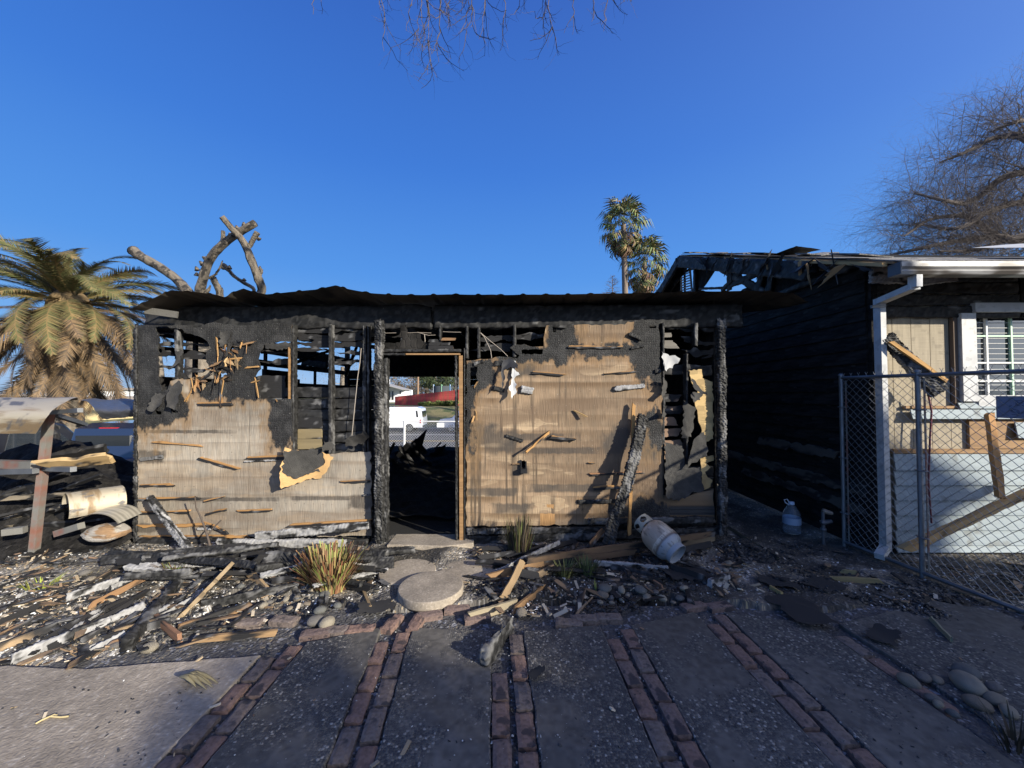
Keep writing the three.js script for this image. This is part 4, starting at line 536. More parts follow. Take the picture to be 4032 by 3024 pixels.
// burnt ends hanging along the broken eave and rake
{ const q = rng(909); for (let i = 0; i < 26; i++) { const d = 3.55 + q() * 3.6, A = V(RAKE - .05 - q() * .06, slope(d, -.02 - q() * .05), -d), B = A.clone().add(V((q() - .5) * .12, -.05 - q() * .16, (q() - .5) * .4)), L = A.distanceTo(B), g = plank(L, .03 + q() * .06, .012, { seed: 7000 + i, char: q() < .15 ? .2 : 1.3, wood: [.42, .26, .12], wear: .9, point: 2 }); g.translate(L / 2, 0, 0); g.applyMatrix4(frame(A, B, V(1, 0, 0), q() * 3)); part('burnt_end', g, M.plank, house); }
  for (let i = 0; i < 16; i++) { const d = 3.6 + q() * 4.0, g = new THREE.BoxGeometry(.16 + q() * .2, .012, .2 + q() * .3); g.rotateX(Math.atan(.377)); g.rotateZ((q() - .5) * .3); g.translate(RAKE + .05 + q() * .2, slope(d, .03 + q() * .03), -d); part('loose_shingle', metreUV(g), q() < .4 ? M.shingle : M.charFlat, house); } }
// lifted scrap of roofing
part('lifted_roofing', (() => { const g = new THREE.PlaneGeometry(.34, .6, 10, 12), p = g.attributes.position; for (let i = 0; i < p.count; i++) { const u = p.getX(i) / .34 + .5, v = p.getY(i) / .6 + .5; const D = 4.6 + v * .62, X = RAKE - .02 + u * .3; p.setXYZ(i, X, slope(D, .03) + .13 * clamp(1 - v) ** 1.5 * (1 - .4 * u) + .015 * (fbm(u * 5, v * 5, 0, 2) - .5), -D); } g.computeVertexNormals(); return g; })(), M.tar, house);
part('lifted_roofing', (() => { const g = new THREE.PlaneGeometry(1, 1, 8, 4), p = g.attributes.position; for (let i = 0; i < p.count; i++) { const u = p.getX(i) + .5, v = p.getY(i) + .5, D = 3.6 + v * .5, X = 4.95 + u * 1.4; p.setXYZ(i, X, slope(D, .03) + .10 + .05 * Math.sin(u * 3), -D); } g.computeVertexNormals(); return g; })(), std({ color: lin(.5, .5, .48), side: THREE.DoubleSide, roughness: .6 }), house, 'bent pale metal flashing lying on the roof');
// gable framing, open to the sky
const gx = (x, y, X = HX - .02) => { const q = S('cg', x, y); return atX(q[0], q[1], X); };
for (const [a, b, c, d, w] of [[1048, 845, 1030, 1095, .13], [900, 825, 1420, 1110, .13], [1200, 845, 940, 1095, .09], [1040, 1030, 1450, 855, .11], [1400, 870, 1330, 1110, .13], [1500, 870, 1450, 1110, .12], [655, 820, 650, 1110, .10], [540, 800, 545, 1130, .05], [700, 1070, 990, 1060, .05]]) charBetween('truss_member', gx(a, b), gx(c, d), w, .05, house, { ash: .05, deep: .005, res: .025, cell: [.04, .04, .04], up: V(1, 0, 0), roll: Math.PI / 2 });
function gableSheet(pts, X, t, mat, name) { const w = pts.map(p => gx(p[0], p[1], X)), s = new THREE.Shape(jag(w.map(v => [v.z, v.y]), .02, .15, sd++).map(p => new THREE.Vector2(...p))), g = new THREE.ExtrudeGeometry(s, { depth: t, bevelEnabled: false }); const p = g.attributes.position; for (let i = 0; i < p.count; i++) { const z = p.getX(i), y = p.getY(i), k = p.getZ(i); p.setXYZ(i, X + k, y, z); } g.computeVertexNormals(); part(name, metreUV(g), mat, house); }
gableSheet([[535, 790], [500, 900], [500, 1140], [240, 1150]], HX + .02, .02, M.charFlat, 'gable_board'); gableSheet([[640, 815], [905, 830], [700, 1100], [640, 1120]], HX + .03, .02, M.charFlat, 'gable_board');
gableSheet([[1450, 870], [2300, 870], [1560, 1130], [1120, 1130], [1170, 1075], [1380, 960]], HX + .03, .02, M.charFlat, 'gable_board');
{ const lv = part('louver', bar(gx(502, 900), gx(506, 1130), .03, .03, 0, V(1, 0, 0)), std({ color: lin(.28, .29, .30), roughness: .6, metalness: .3 }), house, 'grey slatted gable vent');
  part('louver_frame', bar(gx(600, 868), gx(622, 1110), .03, .03, 0, V(1, 0, 0)), lv.material, lv); for (let k = 0; k < 8; k++) { const t = (k + .4) / 7.6, a = gx(mix(504, 508, t), mix(918, 1120, t)), b = gx(mix(600, 620, t), mix(878, 1098, t)); part('slat', bar(a, b, .012, .055, .6, V(1, 0, 0)), lv.material, lv); } charBetween('louver_frame', gx(480, 920, HX - .05), gx(630, 845, HX - .05), .06, .05, lv, { ash: .4 }); }
// gutter and downpipe
{ const prof = [[0, 0], [.10, 0], [.115, .03], [.10, .05], [.122, .075], [.122, .125], [.115, .125], [.115, .078], [.09, .052], [.105, .03], [.095, .008], [.007, .008], [.007, .125], [0, .125]], s = new THREE.Shape(prof.map(p => new THREE.Vector2(...p))), g = new THREE.ExtrudeGeometry(s, { depth: 4.0, bevelEnabled: false }), p = g.attributes.position, uv = g.attributes.uv, y0 = yAt(1084, 3.45); for (let i = 0; i < p.count; i++) { const a = p.getX(i), b = p.getY(i), c = p.getZ(i); p.setXYZ(i, 3.47 + c, y0 + b * .88, -3.52 + a); uv.setXY(i, c / 4, b * 3 + a); } g.computeVertexNormals(); part('gutter', g, M.gutter, house, 'pale metal gutter with smoke stains');
  part('gutter_cap', box(3.462, 3.469, y0, y0 + .11, -3.52, -3.40), std({ color: lin(.06, .065, .075), roughness: .5 }), house); }
{ const P = [atZ(3603, 1080, 3.46), atZ(3603, 1128, 3.46), atZ(3462, 1188, 3.9), atZ(3487, 2165, 3.93), atZ(3462, 2192, 3.84)]; part('downpipe', merge([bar(P[0], P[1].clone().add(V(0, -.01, 0)), .055, .08, 0, V(0, 0, 1)), bar(P[1], P[2], .08, .055), bar(P[2].clone().add(V(0, .03, 0)), P[3], .055, .08, 0, V(0, 0, 1)), bar(P[3].clone().add(V(0, .03, .0)), P[4], .075, .06)]), M.scuffed, house, 'white downpipe with an elbow under the gutter');
  part('pipe_strap', bar(atZ(3430, 1208, 3.86), atZ(3485, 1204, 3.86), .02, .03), M.galv, house); }

// timber fallen against the house
function lean(name, a, Da, b, Db, w, t, o, label, cat, group) { const A = atZ(a[0], a[1], Da), B = atZ(b[0], b[1], Db), L = A.distanceTo(B), g = o.char2 ? charTimber(L, w, t, { seed: sd++, ...o }) : plank(L, w, t, { seed: sd++, ...o }); g.translate(L / 2, 0, 0); g.applyMatrix4(frame(A, B, o.up || V(0, 1, 0), o.roll || 0)); return single(name, g, o.char2 ? M.char : M.plank, label, cat, group); }
lean('charred_beam', [3488, 1322], 3.88, [3700, 1550], 3.80, .15, .07, { char2: true, ash: .35, deep: .012, cell: [.022, .026, .03], res: .009 }, 'charred beam hanging slantwise in front of the beige panelling', 'beam');
lean('orange_batten', [3506, 1345], 3.82, [3725, 1500], 3.76, .035, .03, { char: .0, wood: [.60, .33, .10] }, 'slim orange batten slanting along the hanging charred beam', 'batten');
lean('upright_stud', [3895, 1628], 3.72, [3940, 1962], 3.66, .075, .04, { char: .08, wood: [.50, .26, .09], up: V(0, 0, 1), roll: 1.57 }, 'orange stud standing on the slanting plank by the blue siding', 'stud');
lean('slanting_plank', [3560, 2165], 3.62, [4160, 1890], 3.72, .08, .05, { char: .12, wood: [.52, .33, .14], under: .3 }, 'long plank with an orange edge leaning up along the blue siding', 'plank');
{ const pts = [hz(3655, 1555, 3.9), hz(3668, 1620, 3.9), hz(3662, 1720, 3.9), hz(3656, 1900, 3.9), hz(3668, 2060, 3.9)]; single('hanging_cable', tube(pts, .008, 6), std({ color: lin(.13, .02, .03), roughness: .5 }), 'dark red cable hanging down in front of the siding', 'cable'); }

// ---------------------------------------------------------------- chain link fence
{ const fx = D => mix(3.62, 3.80, (4.23 - D) / 1.39), H = 1.84, fence = thing('chain_link_fence', 'galvanised chain link fence in front of the blue siding', 'fence', V(fx(3), 0, -3)), D0 = 4.23, D1 = 1.5;
  const p = (D, y) => V(fx(D), y, -D);
  part('top_rail', tube([p(D0, H - .02), p(2.9, H - .025), p(D1, H)], .018, 10), M.galv, fence); part('bottom_rail', tube([p(D0, .035), p(3.4, .03), p(2.6, .035), p(D1, .03)], .019, 10), M.galv, fence);
  for (const D of [4.23, 3.52, 1.56]) { const P = part('post', tube([p(D, -.02), p(D, H + .01)], .020, 12), M.galv, fence); part('cap', (() => { const g = new THREE.SphereGeometry(.027, 10, 6, 0, 6.3, 0, 1.6); g.translate(fx(D), H + .005, -D); return g; })(), M.galv, P); for (const y of [.35, .95, 1.5]) part('clamp', (() => { const g = new THREE.TorusGeometry(.027, .006, 6, 12); g.rotateX(Math.PI / 2); g.scale(1.1, 1, 1.6); g.translate(fx(D), y, -D + .012); return g; })(), M.galv, P); }
  for (const D of [4.18, 3.47]) part('tension_bar', bar(p(D, .06), p(D, H - .05), .006, .016, 0, V(1, 0, 0)), M.rust, fence);
  const wires = [], L = D0 - D1, h0 = .05, h1 = H - .02, q = rng(5150), st = .078;
  for (const s of [1, -1]) for (let o = -h1; o < L + h1; o += st) { const pts = []; for (let y = h0; y <= h1 + .001; y += st / 2) { const d = o + s * (y - h0), k = Math.round((y - h0) / (st / 2)); if (d < 0 || d > L) continue; pts.push(V(fx(D0 - d) + (k % 2 ? .003 : -.003) * s + .012 * Math.sin(d * 3 + y * 2), y + (q() - .5) * .003, -(D0 - d))); } if (pts.length > 1) wires.push(tube(pts, .0021, 4, false)); }
  for (let d = .03; d < L; d += st / 1) { const a = p(D0 - d, H); wires.push(tube([a.clone().add(V(0, -.02, -.012)), a.clone().add(V(0, .03, .014))], .002, 4, false), tube([a.clone().add(V(0, -.02, .012)), a.clone().add(V(0, .03, -.014))], .002, 4, false)); }
  const mesh = part('wire_mesh', merge(wires), M.wire, fence); mesh.userData.kind = 'stuff';
  const cv = document.createElement('canvas'); cv.width = 256; cv.height = 128; const c = cv.getContext('2d'); c.fillStyle = '#7c8194'; c.fillRect(0, 0, 256, 128); c.fillStyle = '#5d6276'; c.font = 'bold 46px sans-serif'; c.fillText(',EM c', 30, 56); c.fillText('9-1-S', 34, 108); const t = new THREE.CanvasTexture(cv); t.colorSpace = THREE.SRGBColorSpace;
  const A = p(3.02, 1.545), B = p(2.45, 1.545), sg = new THREE.BoxGeometry(A.distanceTo(B), .17, .004); const mt = std({ map: t, roughness: .6 }); sg.applyMatrix4(frame(A.clone().lerp(B, .5).add(V(.02, 0, 0)), B.clone().add(V(.02, 0, 0)))); single('fence_sign', sg, mt, 'faded blue plastic sign wired to the chain link fence', 'sign'); }
// ---------------------------------------------------------------- steel rack with scorched sheet metal, beside the shed
{ const D = 3.86, P = (x, y, d = D) => { const q = S('ck', x, y); return atZ(q[0], q[1], d); };
  const rack = thing('steel_rack', 'rusty square steel rack with stub arms beside the shed', 'rack', V(P(560, 1650).x, 0, -D));
  const base = P(560, 1650); const topP = P(715, 300), foot = atZ(128, 2228, D);
  part('upright', bar(foot, topP, .055, .06, .12, V(0, 0, 1)), M.rust, rack, 'rust-pink square upright');
  for (const [a, b, w] of [[[740, 275, 3.84], [1165, 240, 3.62], .04], [[810, 310, 3.9], [1240, 450, 4.5], .04], [[640, 1085, 3.86], [1065, 1098, 3.62], .045], [[520, 1040, 3.8], [-300, 1010, 4.0], .075], [[520, 1120, 3.76], [-200, 1140, 3.9], .05]]) part('arm', bar(P(...a), P(...b), w, w), w > .07 ? M.rust : M.galv.clone(), rack);
  for (const [a, b] of [[[320, 2070, 3.8], [225, 2100, 3.85]], [[15, 2095, 3.7], [100, 2085, 3.75]]]) part('arm', bar(atZ(...a), atZ(...b), .06, .06), M.rust, rack);
  // curved sheet draped over the arms
  const XP = (x, D) => { const q = S('ck', x, 0); return atZ(q[0], 1549, D).x; };
  const sh = (pts, z0, z1, mat, label, wob) => { const nu = 26, nv = 30, g = new THREE.PlaneGeometry(1, 1, nu, nv), p = g.attributes.position, uv = g.attributes.uv, cv = new THREE.CatmullRomCurve3(pts); for (let i = 0; i < p.count; i++) { const u = p.getX(i) + .5, v = p.getY(i) + .5, c = cv.getPoint(v); p.setXYZ(i, mix(XP(z0(v), -c.z), XP(z1(v), -c.z), u), c.y + wob * (fbm(u * 4, v * 3, 0, 3) - .5), c.z); uv.setXY(i, u * 1.6, v * .8); } g.computeVertexNormals(); single('sheet_metal', g, mat, label, 'sheet metal'); };
  const a0 = P(0, 590, 3.55), a1 = P(0, 330, 3.5), a2 = P(0, 130, 3.68), a3 = P(0, 55, 4.0), a4 = P(0, 90, 4.5);
  sh([a0, a1, a2, a3, a4], v => -1500, v => v < .25 ? mix(540, 700, v * 4) : mix(700, 1130, sstep(.2, .75, v)), M.scorched, 'pale scorched metal sheet curled over the rusty rack', .03);
  const b0 = P(0, 350, 4.35), b1 = P(0, 250, 4.3), b2 = P(0, 120, 4.6), b3 = P(0, 75, 5.1);
  sh([b0, b1, b2, b3], v => mix(1500, 1160, v), v => 2010, std({ side: THREE.DoubleSide, roughness: .35, metalness: .6, color: lin(.16, .17, .19), bumpMap: rep(grain, 1), bumpScale: .01 }), 'dark steel sheet sagging behind the rusty rack', .05);
  // bent duct pieces
  const arc = (cx, cy, cz, r, L, a0, a1, yaw, mat, label, cat, name) => { const n = 22, g = new THREE.PlaneGeometry(1, 1, n, 8), p = g.attributes.position, uv = g.attributes.uv; for (let i = 0; i < p.count; i++) { const t = mix(a0, a1, p.getX(i) + .5), v = p.getY(i); const wob = 1 + .06 * (fbm(t * 2, v * 3, 0, 2) - .5); p.setXYZ(i, Math.cos(t) * r * wob, Math.sin(t) * r * wob, v * L); uv.setXY(i, t * .3, v * .6); } g.rotateY(yaw); g.translate(cx, cy, cz); g.computeVertexNormals(); single(name, g, mat, label, cat); };
  const c1 = P(1380, 1560, 3.95), c2 = P(1540, 1700, 3.85);
  arc(c1.x, c1.y - .03, c1.z, .15, .40, -.5, 3.0, -.55, M.scorched, 'cream coloured bent duct standing on the rubbish beside the shed', 'duct', 'bent_duct');
  arc(c2.x + .02, c2.y - .19, c2.z, .21, .34, .5, 2.3, .25, std({ side: THREE.DoubleSide, roughness: .4, metalness: .4, map: tex(256, 256, (u, v) => { const f = .5 + .5 * Math.sin(v * 60), k = mix(.18, .62, f * .4 + .6 * tn(u, v, 6, 4, 181)); return [k, k * .94, k * .78]; }) }), 'ribbed pale metal sheet lying on the rubbish beside the shed', 'sheet metal', 'ribbed_sheet');
  const lump = new THREE.IcosahedronGeometry(.14, 4), lp = lump.attributes.position; for (let i = 0; i < lp.count; i++) { const v = V().fromBufferAttribute(lp, i), n = fbm(v.x * 9 + 5, v.y * 9, v.z * 9 + .1, 3); v.multiplyScalar(.7 + .6 * n); v.y *= .55; v.x *= 1.35; lp.setXYZ(i, v.x, v.y, v.z); } lump.computeVertexNormals(); const l0 = S('c2', 930, 1430), lq = atZ(l0[0], l0[1], 3.9); lump.translate(lq.x, lq.y, lq.z); single('foam_lump', mergeVertices(lump), std({ roughness: .9, bumpMap: rep(grit, 2), bumpScale: .02, map: tex(128, 128, (u, v) => { const s = sstep(.5, .62, tn(u, v, 6, 4, 191)); return [mix(.55, .42, s), mix(.50, .26, s), mix(.43, .14, s)]; }) }), 'whitish melted foam lump below the ribbed metal sheet', 'foam');
}
// rubbish heap of burnt boards under and behind the rack
const heapPieces = [];
{ const q = rng(8080); const heap = (x, D) => .75 * Math.exp(-((x + 5.3) ** 2) / 1.6 - ((D - 4.9) ** 2) / .9);
  const g = new THREE.PlaneGeometry(5, 3.4, 70, 50); g.rotateX(-Math.PI / 2); const p = g.attributes.position; for (let i = 0; i < p.count; i++) { const x = p.getX(i) - 6.6, D = 5.2 - p.getZ(i); p.setXYZ(i, x, -.05 + 1.0 * Math.exp(-((x + 6.0) ** 2) / 2.6 - ((D - 5.0) ** 2) / .8) * (.7 + .6 * fbm(x * 3, D * 3, 0, 4)) + .06 * fbm(x * 12, D * 12, 0, 3), -D); } g.computeVertexNormals();
  { const uv = g.attributes.uv; for (let i = 0; i < p.count; i++) uv.setXY(i, p.getX(i), p.getZ(i)); } stuff('ash_heap', g, M.charFlat, 'heap of charred rubbish under the rusty rack', 'rubbish');
  const list = [[[690, 1040], 3.75, [1610, 930], 3.9, .16, .04, .35, 'thick scorched board lying across the stub arms of the rack', [.55, .38, .18]], [[600, 960], 4.1, [1550, 800], 4.2, .14, .04, .85, 'blackened board behind the board on the rack arms', [.2, .17, .13]]];
  for (const [a, Da, b, Db, w, t, c, label, wood] of list) lean('scorched_board', S('ck', ...a), Da, S('ck', ...b), Db, w, t, { char: c, wood, roll: .9, wear: .3 }, label, 'board');
  for (let i = 0; i < 26; i++) { const x0 = -60 + q() * 300, y0 = 1960 + q() * 150, L = 120 + q() * 260, sl = -.35 + q() * .3; lean('scorched_board', [x0, y0], 3.9 + q() * .7, [x0 + L * .9, y0 + L * sl], 4.0 + q() * .5, .04 + q() * .09, .025, { char: .55 + q() * .4, wood: [.30, .25, .18], roll: q() * 1.5, wear: .5 }, 'charred board in the heap beside the shed', 'board', 'charred boards heaped beside the shed'); }
  lean('tilted_post', [205, 1680], 5.6, [232, 1905], 5.4, .17, .1, { char2: true, ash: .1, deep: .014, cell: [.05, .04, .05], res: .014, up: V(0, 0, 1), roll: 1.57 }, 'tall charred post leaning behind the rusty upright', 'post');
}

// ---------------------------------------------------------------- date palm
function frondGeo(L, e0, droop, seed, cols, wide = .42) { // x outwards, y up
  const q = rng(seed), pos = [], col = [], pt = [], N = 46; let a = e0, x = 0, y = 0;
  for (let i = 0; i <= N; i++) { pt.push([x, y, a]); const t = i / N; a -= droop / N * (.4 + 1.3 * t); x += Math.cos(a) * L / N; y += Math.sin(a) * L / N; }
  const tri = (A, B, C, c) => { for (const v of [A, B, C]) { pos.push(...v); col.push(...c); } };
  for (let i = 0; i < N; i++) { const t = i / N, w = .03 * (1 - t) + .006, [x0, y0] = pt[i], [x1, y1] = pt[i + 1], c = cols[0]; tri([x0, y0, -w], [x1, y1, -w], [x1, y1, w], c); tri([x0, y0, -w], [x1, y1, w], [x0, y0, w], c); }
  for (let i = 3; i < N; i++) for (const s of [-1, 1]) for (let k = 0; k < 2; k++) {
    const t = (i + k * .5) / N, [x0, y0, an] = pt[i], l = wide * Math.sin(Math.PI * (.12 + .86 * t)) ** .7 * (.8 + .4 * q()), f = .75 + .25 * q(), up = .35 + .3 * (q() - .5), w = .016 + .01 * q(), dx = Math.cos(an), dy = Math.sin(an), ox = dx * k * .5 * L / N, oy = dy * k * .5 * L / N;
    const tip = [x0 + ox + dx * l * f - dy * l * .25 * up, y0 + oy + dy * l * f + dx * l * .3 * up - l * .25, s * l * (.75 + .2 * q())]; const c0 = cols[1 + Math.floor(q() * (cols.length - 1))], v = .7 + .6 * q(), c = c0.map(z => z * v);
    tri([x0 + ox, y0 + oy, s * .01], [x0 + ox + dx * w * 2, y0 + oy + dy * w * 2, s * .01], tip, c);
    tri([x0 + ox + dx * w, y0 + oy + dy * w + .004, s * .02], [(x0 + ox + tip[0]) / 2 + dx * w, (y0 + oy + tip[1]) / 2 + dy * w, (tip[2]) / 2], tip, c);
  }
  const g = new THREE.BufferGeometry(); g.setAttribute('position', new THREE.Float32BufferAttribute(pos, 3)); g.setAttribute('color', new THREE.Float32BufferAttribute(col, 3)); g.computeVertexNormals(); return g;
}
{ const D = 13, C = atZ(275, 1190, D), palm = thing('date_palm', 'broad date palm with green fronds above a skirt of dead brown ones', 'palm tree', V(C.x, 0, -D)); const q = rng(333);
  part('trunk', tube([V(C.x, -1.3, -D), V(C.x - .05, 1.8, -D), V(C.x, C.y - .2, -D)], [.5, .42, .45], 14), M.bark, palm);
  part('crown_heart', (() => { const g = new THREE.SphereGeometry(.55, 14, 10); g.scale(1, 1.2, 1); g.translate(C.x, C.y - .2, -D); return g; })(), std({ color: lin(.22, .15, .07), roughness: .9 }), palm);
  const green = [[.16, .13, .05], [.105, .12, .035], [.15, .145, .05], [.20, .16, .06]], mid = [[.24, .16, .06], [.17, .15, .05], [.26, .18, .07], [.13, .13, .045]], dead = [[.15, .095, .05], [.19, .125, .065], [.24, .155, .075], [.11, .08, .05]];
  const G = { up: [0, 1, 2].map(i => frondGeo(3.0, 1.25, 1.5, 10 + i, green)), out: [0, 1, 2].map(i => frondGeo(3.4, .75, 1.55, 20 + i, i ? green : mid)), low: [0, 1, 2].map(i => frondGeo(3.3, .25, 1.4, 30 + i, mid)), down: [0, 1, 2, 3].map(i => frondGeo(3.1, -.35, 1.15, 40 + i, dead)), hang: [0, 1, 2].map(i => frondGeo(3.0, -1.0, .6, 50 + i, dead, .34)) };
  const put = (k, n, y, r, jit) => { for (let i = 0; i < n; i++) { const a = (i + q() * .8) / n * 6.283; placed('frond', G[k][i % G[k].length], M.leaf, palm, new THREE.Matrix4().makeTranslation(C.x + Math.cos(a) * r, C.y + y + (q() - .5) * .2, -D - Math.sin(a) * r).multiply(Y(a)).multiply(new THREE.Matrix4().makeRotationZ((q() - .5) * jit)).multiply(new THREE.Matrix4().makeRotationX((q() - .5) * 1.5)).scale(V(1, 1, 1).multiplyScalar(.75 + .4 * q()))); } };
  put('up', 14, .25, .12, .5); put('out', 24, .15, .25, .6); put('low', 26, 0, .35, .7); put('down', 26, -.3, .4, .9); put('hang', 26, -.7, .42, .7); put('hang', 16, -1.3, .42, .6);
}
// ---------------------------------------------------------------- felled tree limbs standing up behind the shed
{ const D = 11.2, T = (x, y, d = D) => { const q = S('ct', x, y); return atZ(q[0], q[1], d); }, tree = thing('pruned_tree', 'pollarded grey tree with sawn off limbs rising behind the metal roof', 'tree', V(T(1150, 1300).x, 0, -D)), w = .27125 / FOCAL * D / 2;
  const limb = (pts, rad, d0 = D, d1 = D, ground) => { const P = pts.map((p, i) => T(p[0], p[1], mix(d0, d1, i / (pts.length - 1)))), r = rad.map(k => k * w); const cv = new THREE.CatmullRomCurve3(P), n = 26, Q = [], rs = []; for (let i = 0; i <= n; i++) { const t = i / n, k = t * (rad.length - 1), j = Math.min(rad.length - 2, Math.floor(k)); const v = cv.getPoint(t); v.x += .03 * (fbm(i * .7, rad[0], 0, 2) - .5); v.y += .03 * (fbm(i * .7, rad[0] + 9, 0, 2) - .5); Q.push(v); rs.push(mix(r[j], r[j + 1], k - j) * (.93 + .25 * (fbm(i * .9, rad[0] * 3, 0, 2) - .4))); } part('limb', tube(Q, rs, 12), M.bark, tree); };
  const root = [1180, 4200]; const R0 = S('ct', 0, 0);
  part('trunk', tube([V(T(1150, 1300).x, -1.3, -D), V(T(1150, 1300).x - .1, 1.2, -D), T(1130, 1700)], [.55, .42, .40], 14), M.bark, tree);
  limb([[1130, 1700], [1060, 1250], [1110, 1000], [1220, 720], [1450, 480], [1860, 210]], [150, 130, 125, 118, 112, 104], D, D - .6);
  limb([[1390, 480], [1395, 400], [1395, 330]], [64, 56, 52], D - .2, D - .2);
  limb([[1150, 1700], [900, 1240], [700, 1020], [450, 840], [200, 700], [90, 620]], [170, 150, 135, 128, 135, 165], D, D + .5);
  limb([[1200, 1700], [1950, 1230], [1900, 1000], [1790, 720], [1650, 430], [1500, 270], [1370, 120]], [140, 120, 118, 108, 92, 80, 74], D, D - 1);
  limb([[1770, 570], [1830, 460], [1890, 350]], [62, 66, 78], D - .5, D - .6); limb([[1930, 960], [1945, 900], [1925, 840]], [60, 54, 20], D - .3, D - .3);
  limb([[1200, 1700], [1350, 1250], [1280, 1080], [1240, 1000]], [110, 100, 95, 90], D + .3, D + .2); limb([[1250, 1600], [1850, 1200], [1700, 1080], [1560, 990], [1460, 880], [1400, 840]], [70, 50, 56, 52, 58, 110], D + .1, D + .2); limb([[1180, 1020], [1280, 960], [1340, 880], [1385, 760]], [30, 30, 28, 16], D, D);
  limb([[1120, 1240], [1190, 1170], [1215, 1120]], [70, 40, 16], D - .1, D - .1);
  const q = rng(99); for (const [x, y] of [[1020, 900], [1010, 980], [1100, 820], [1140, 730], [1700, 250], [1500, 380], [1600, 300], [1920, 450], [1490, 880], [1700, 1050]]) part('stub', tube([T(x, y), T(x + (q() - .5) * 90, y - 20 - q() * 40)], [.07, .025], 6), M.bark, tree);
}
// ---------------------------------------------------------------- vehicles
const carPaint = (r, g, b) => phy({ color: lin(r, g, b), roughness: .35, clearcoat: 1, clearcoatRoughness: .05 });
M.redLens = phy({ color: lin(.45, .01, .02), roughness: .15, clearcoat: 1 }); M.clearLens = phy({ color: lin(.6, .6, .6), roughness: .1, clearcoat: 1, metalness: .3 });
function extr(prof, w, bev = .03) { const s = new THREE.Shape(prof.map(p => new THREE.Vector2(...p))), g = new THREE.ExtrudeGeometry(s, { depth: w - 2 * bev, bevelEnabled: true, bevelSize: bev, bevelThickness: bev, bevelSegments: 3 }); g.translate(0, 0, -w / 2 + bev); return g; }
function wheelOn(car, x, z, r, mt) { const t = new THREE.TorusGeometry(r - .09, .09, 10, 28), m = new THREE.Group(); const s = z > 0 ? 1 : -1; m.name = 'wheel'; m.position.set(x, r, z); car.add(m); const a = shade(new THREE.Mesh(merge([t, (() => { const g = new THREE.CylinderGeometry(r - .02, r - .02, .16, 28); g.rotateX(Math.PI / 2); return g; })()]), M.rubber)); a.name = 'tyre'; m.add(a); const sp = []; const c = new THREE.CylinderGeometry(.07, .07, .04, 14); c.rotateX(Math.PI / 2); c.translate(0, 0, s * .10); sp.push(c); for (let k = 0; k < 6; k++) { const b = new THREE.BoxGeometry(r - .12, .07, .03); b.translate((r - .12) / 2, 0, s * .10); b.rotateZ(k * Math.PI / 3); sp.push(b); } const ri = new THREE.TorusGeometry(r - .13, .025, 8, 28); ri.translate(0, 0, s * .09); sp.push(ri); const b = shade(new THREE.Mesh(merge(sp), mt)); b.name = 'rim'; m.add(b); }
const local = (g, mat, name, p, label) => { const m = shade(new THREE.Mesh(g, mat)); m.name = name; if (label) m.userData.label = label; p.add(m); return m; };
const bx = (x0, x1, y0, y1, z0, z1) => box(x0, x1, y0, y1, z0, z1);
function pickup(label, pos, yaw, paintMat, group) { // nose along +x
  const c = thing('pickup_truck', label, 'truck', pos, group); c.rotation.y = yaw;
  local(extr([[-2.75, .55], [-2.78, 1.1], [-.75, 1.12], [-.7, 1.15], [1.25, 1.15], [1.6, 1.12], [2.65, 1.02], [2.8, .8], [2.8, .5], [2.3, .42], [-2.4, .42]], 1.95, .05), paintMat, 'body', c);
  local(extr([[-.82, 1.1], [-.62, 1.8], [-.3, 1.9], [.7, 1.9], [1.0, 1.82], [1.75, 1.1]], 1.7, .08), paintMat, 'cab', c);
  local(bx(-.80, -.70, 1.28, 1.70, -.66, .66), M.glass, 'rear_window', c); for (const s of [-1, 1]) local(extr([[-.45, 1.22], [-.35, 1.72], [.75, 1.74], [1.3, 1.22]], .02, .004).translate(0, 0, s * .86), M.glass, 'side_window', c);
  local(bx(-.68, -.60, 1.83, 1.89, -.22, .22), M.redLens, 'brake_light', c); local(bx(-2.815, -2.78, .62, 1.08, -.78, .78), paintMat, 'tailgate', c); local(bx(-2.83, -2.80, .86, .92, -.25, .25), M.chrome, 'tailgate_badge', c);
  for (const s of [-1, 1]) { local(bx(-2.82, -2.6, .66, 1.06, s * .80, s * .97), M.redLens, 'tail_light', c); local(bx(2.70, 2.83, .72, .95, s * .62, s * .92), M.clearLens, 'headlight', c); }
  local(bx(-2.95, -2.80, .42, .58, -.95, .95), M.chrome, 'bumper', c); local(bx(2.78, 2.92, .40, .62, -.95, .95), M.chrome, 'bumper', c);
  for (const x of [-1.75, 1.75]) for (const z of [-.88, .88]) wheelOn(c, x, z, .38, M.chrome);
  return c;
}
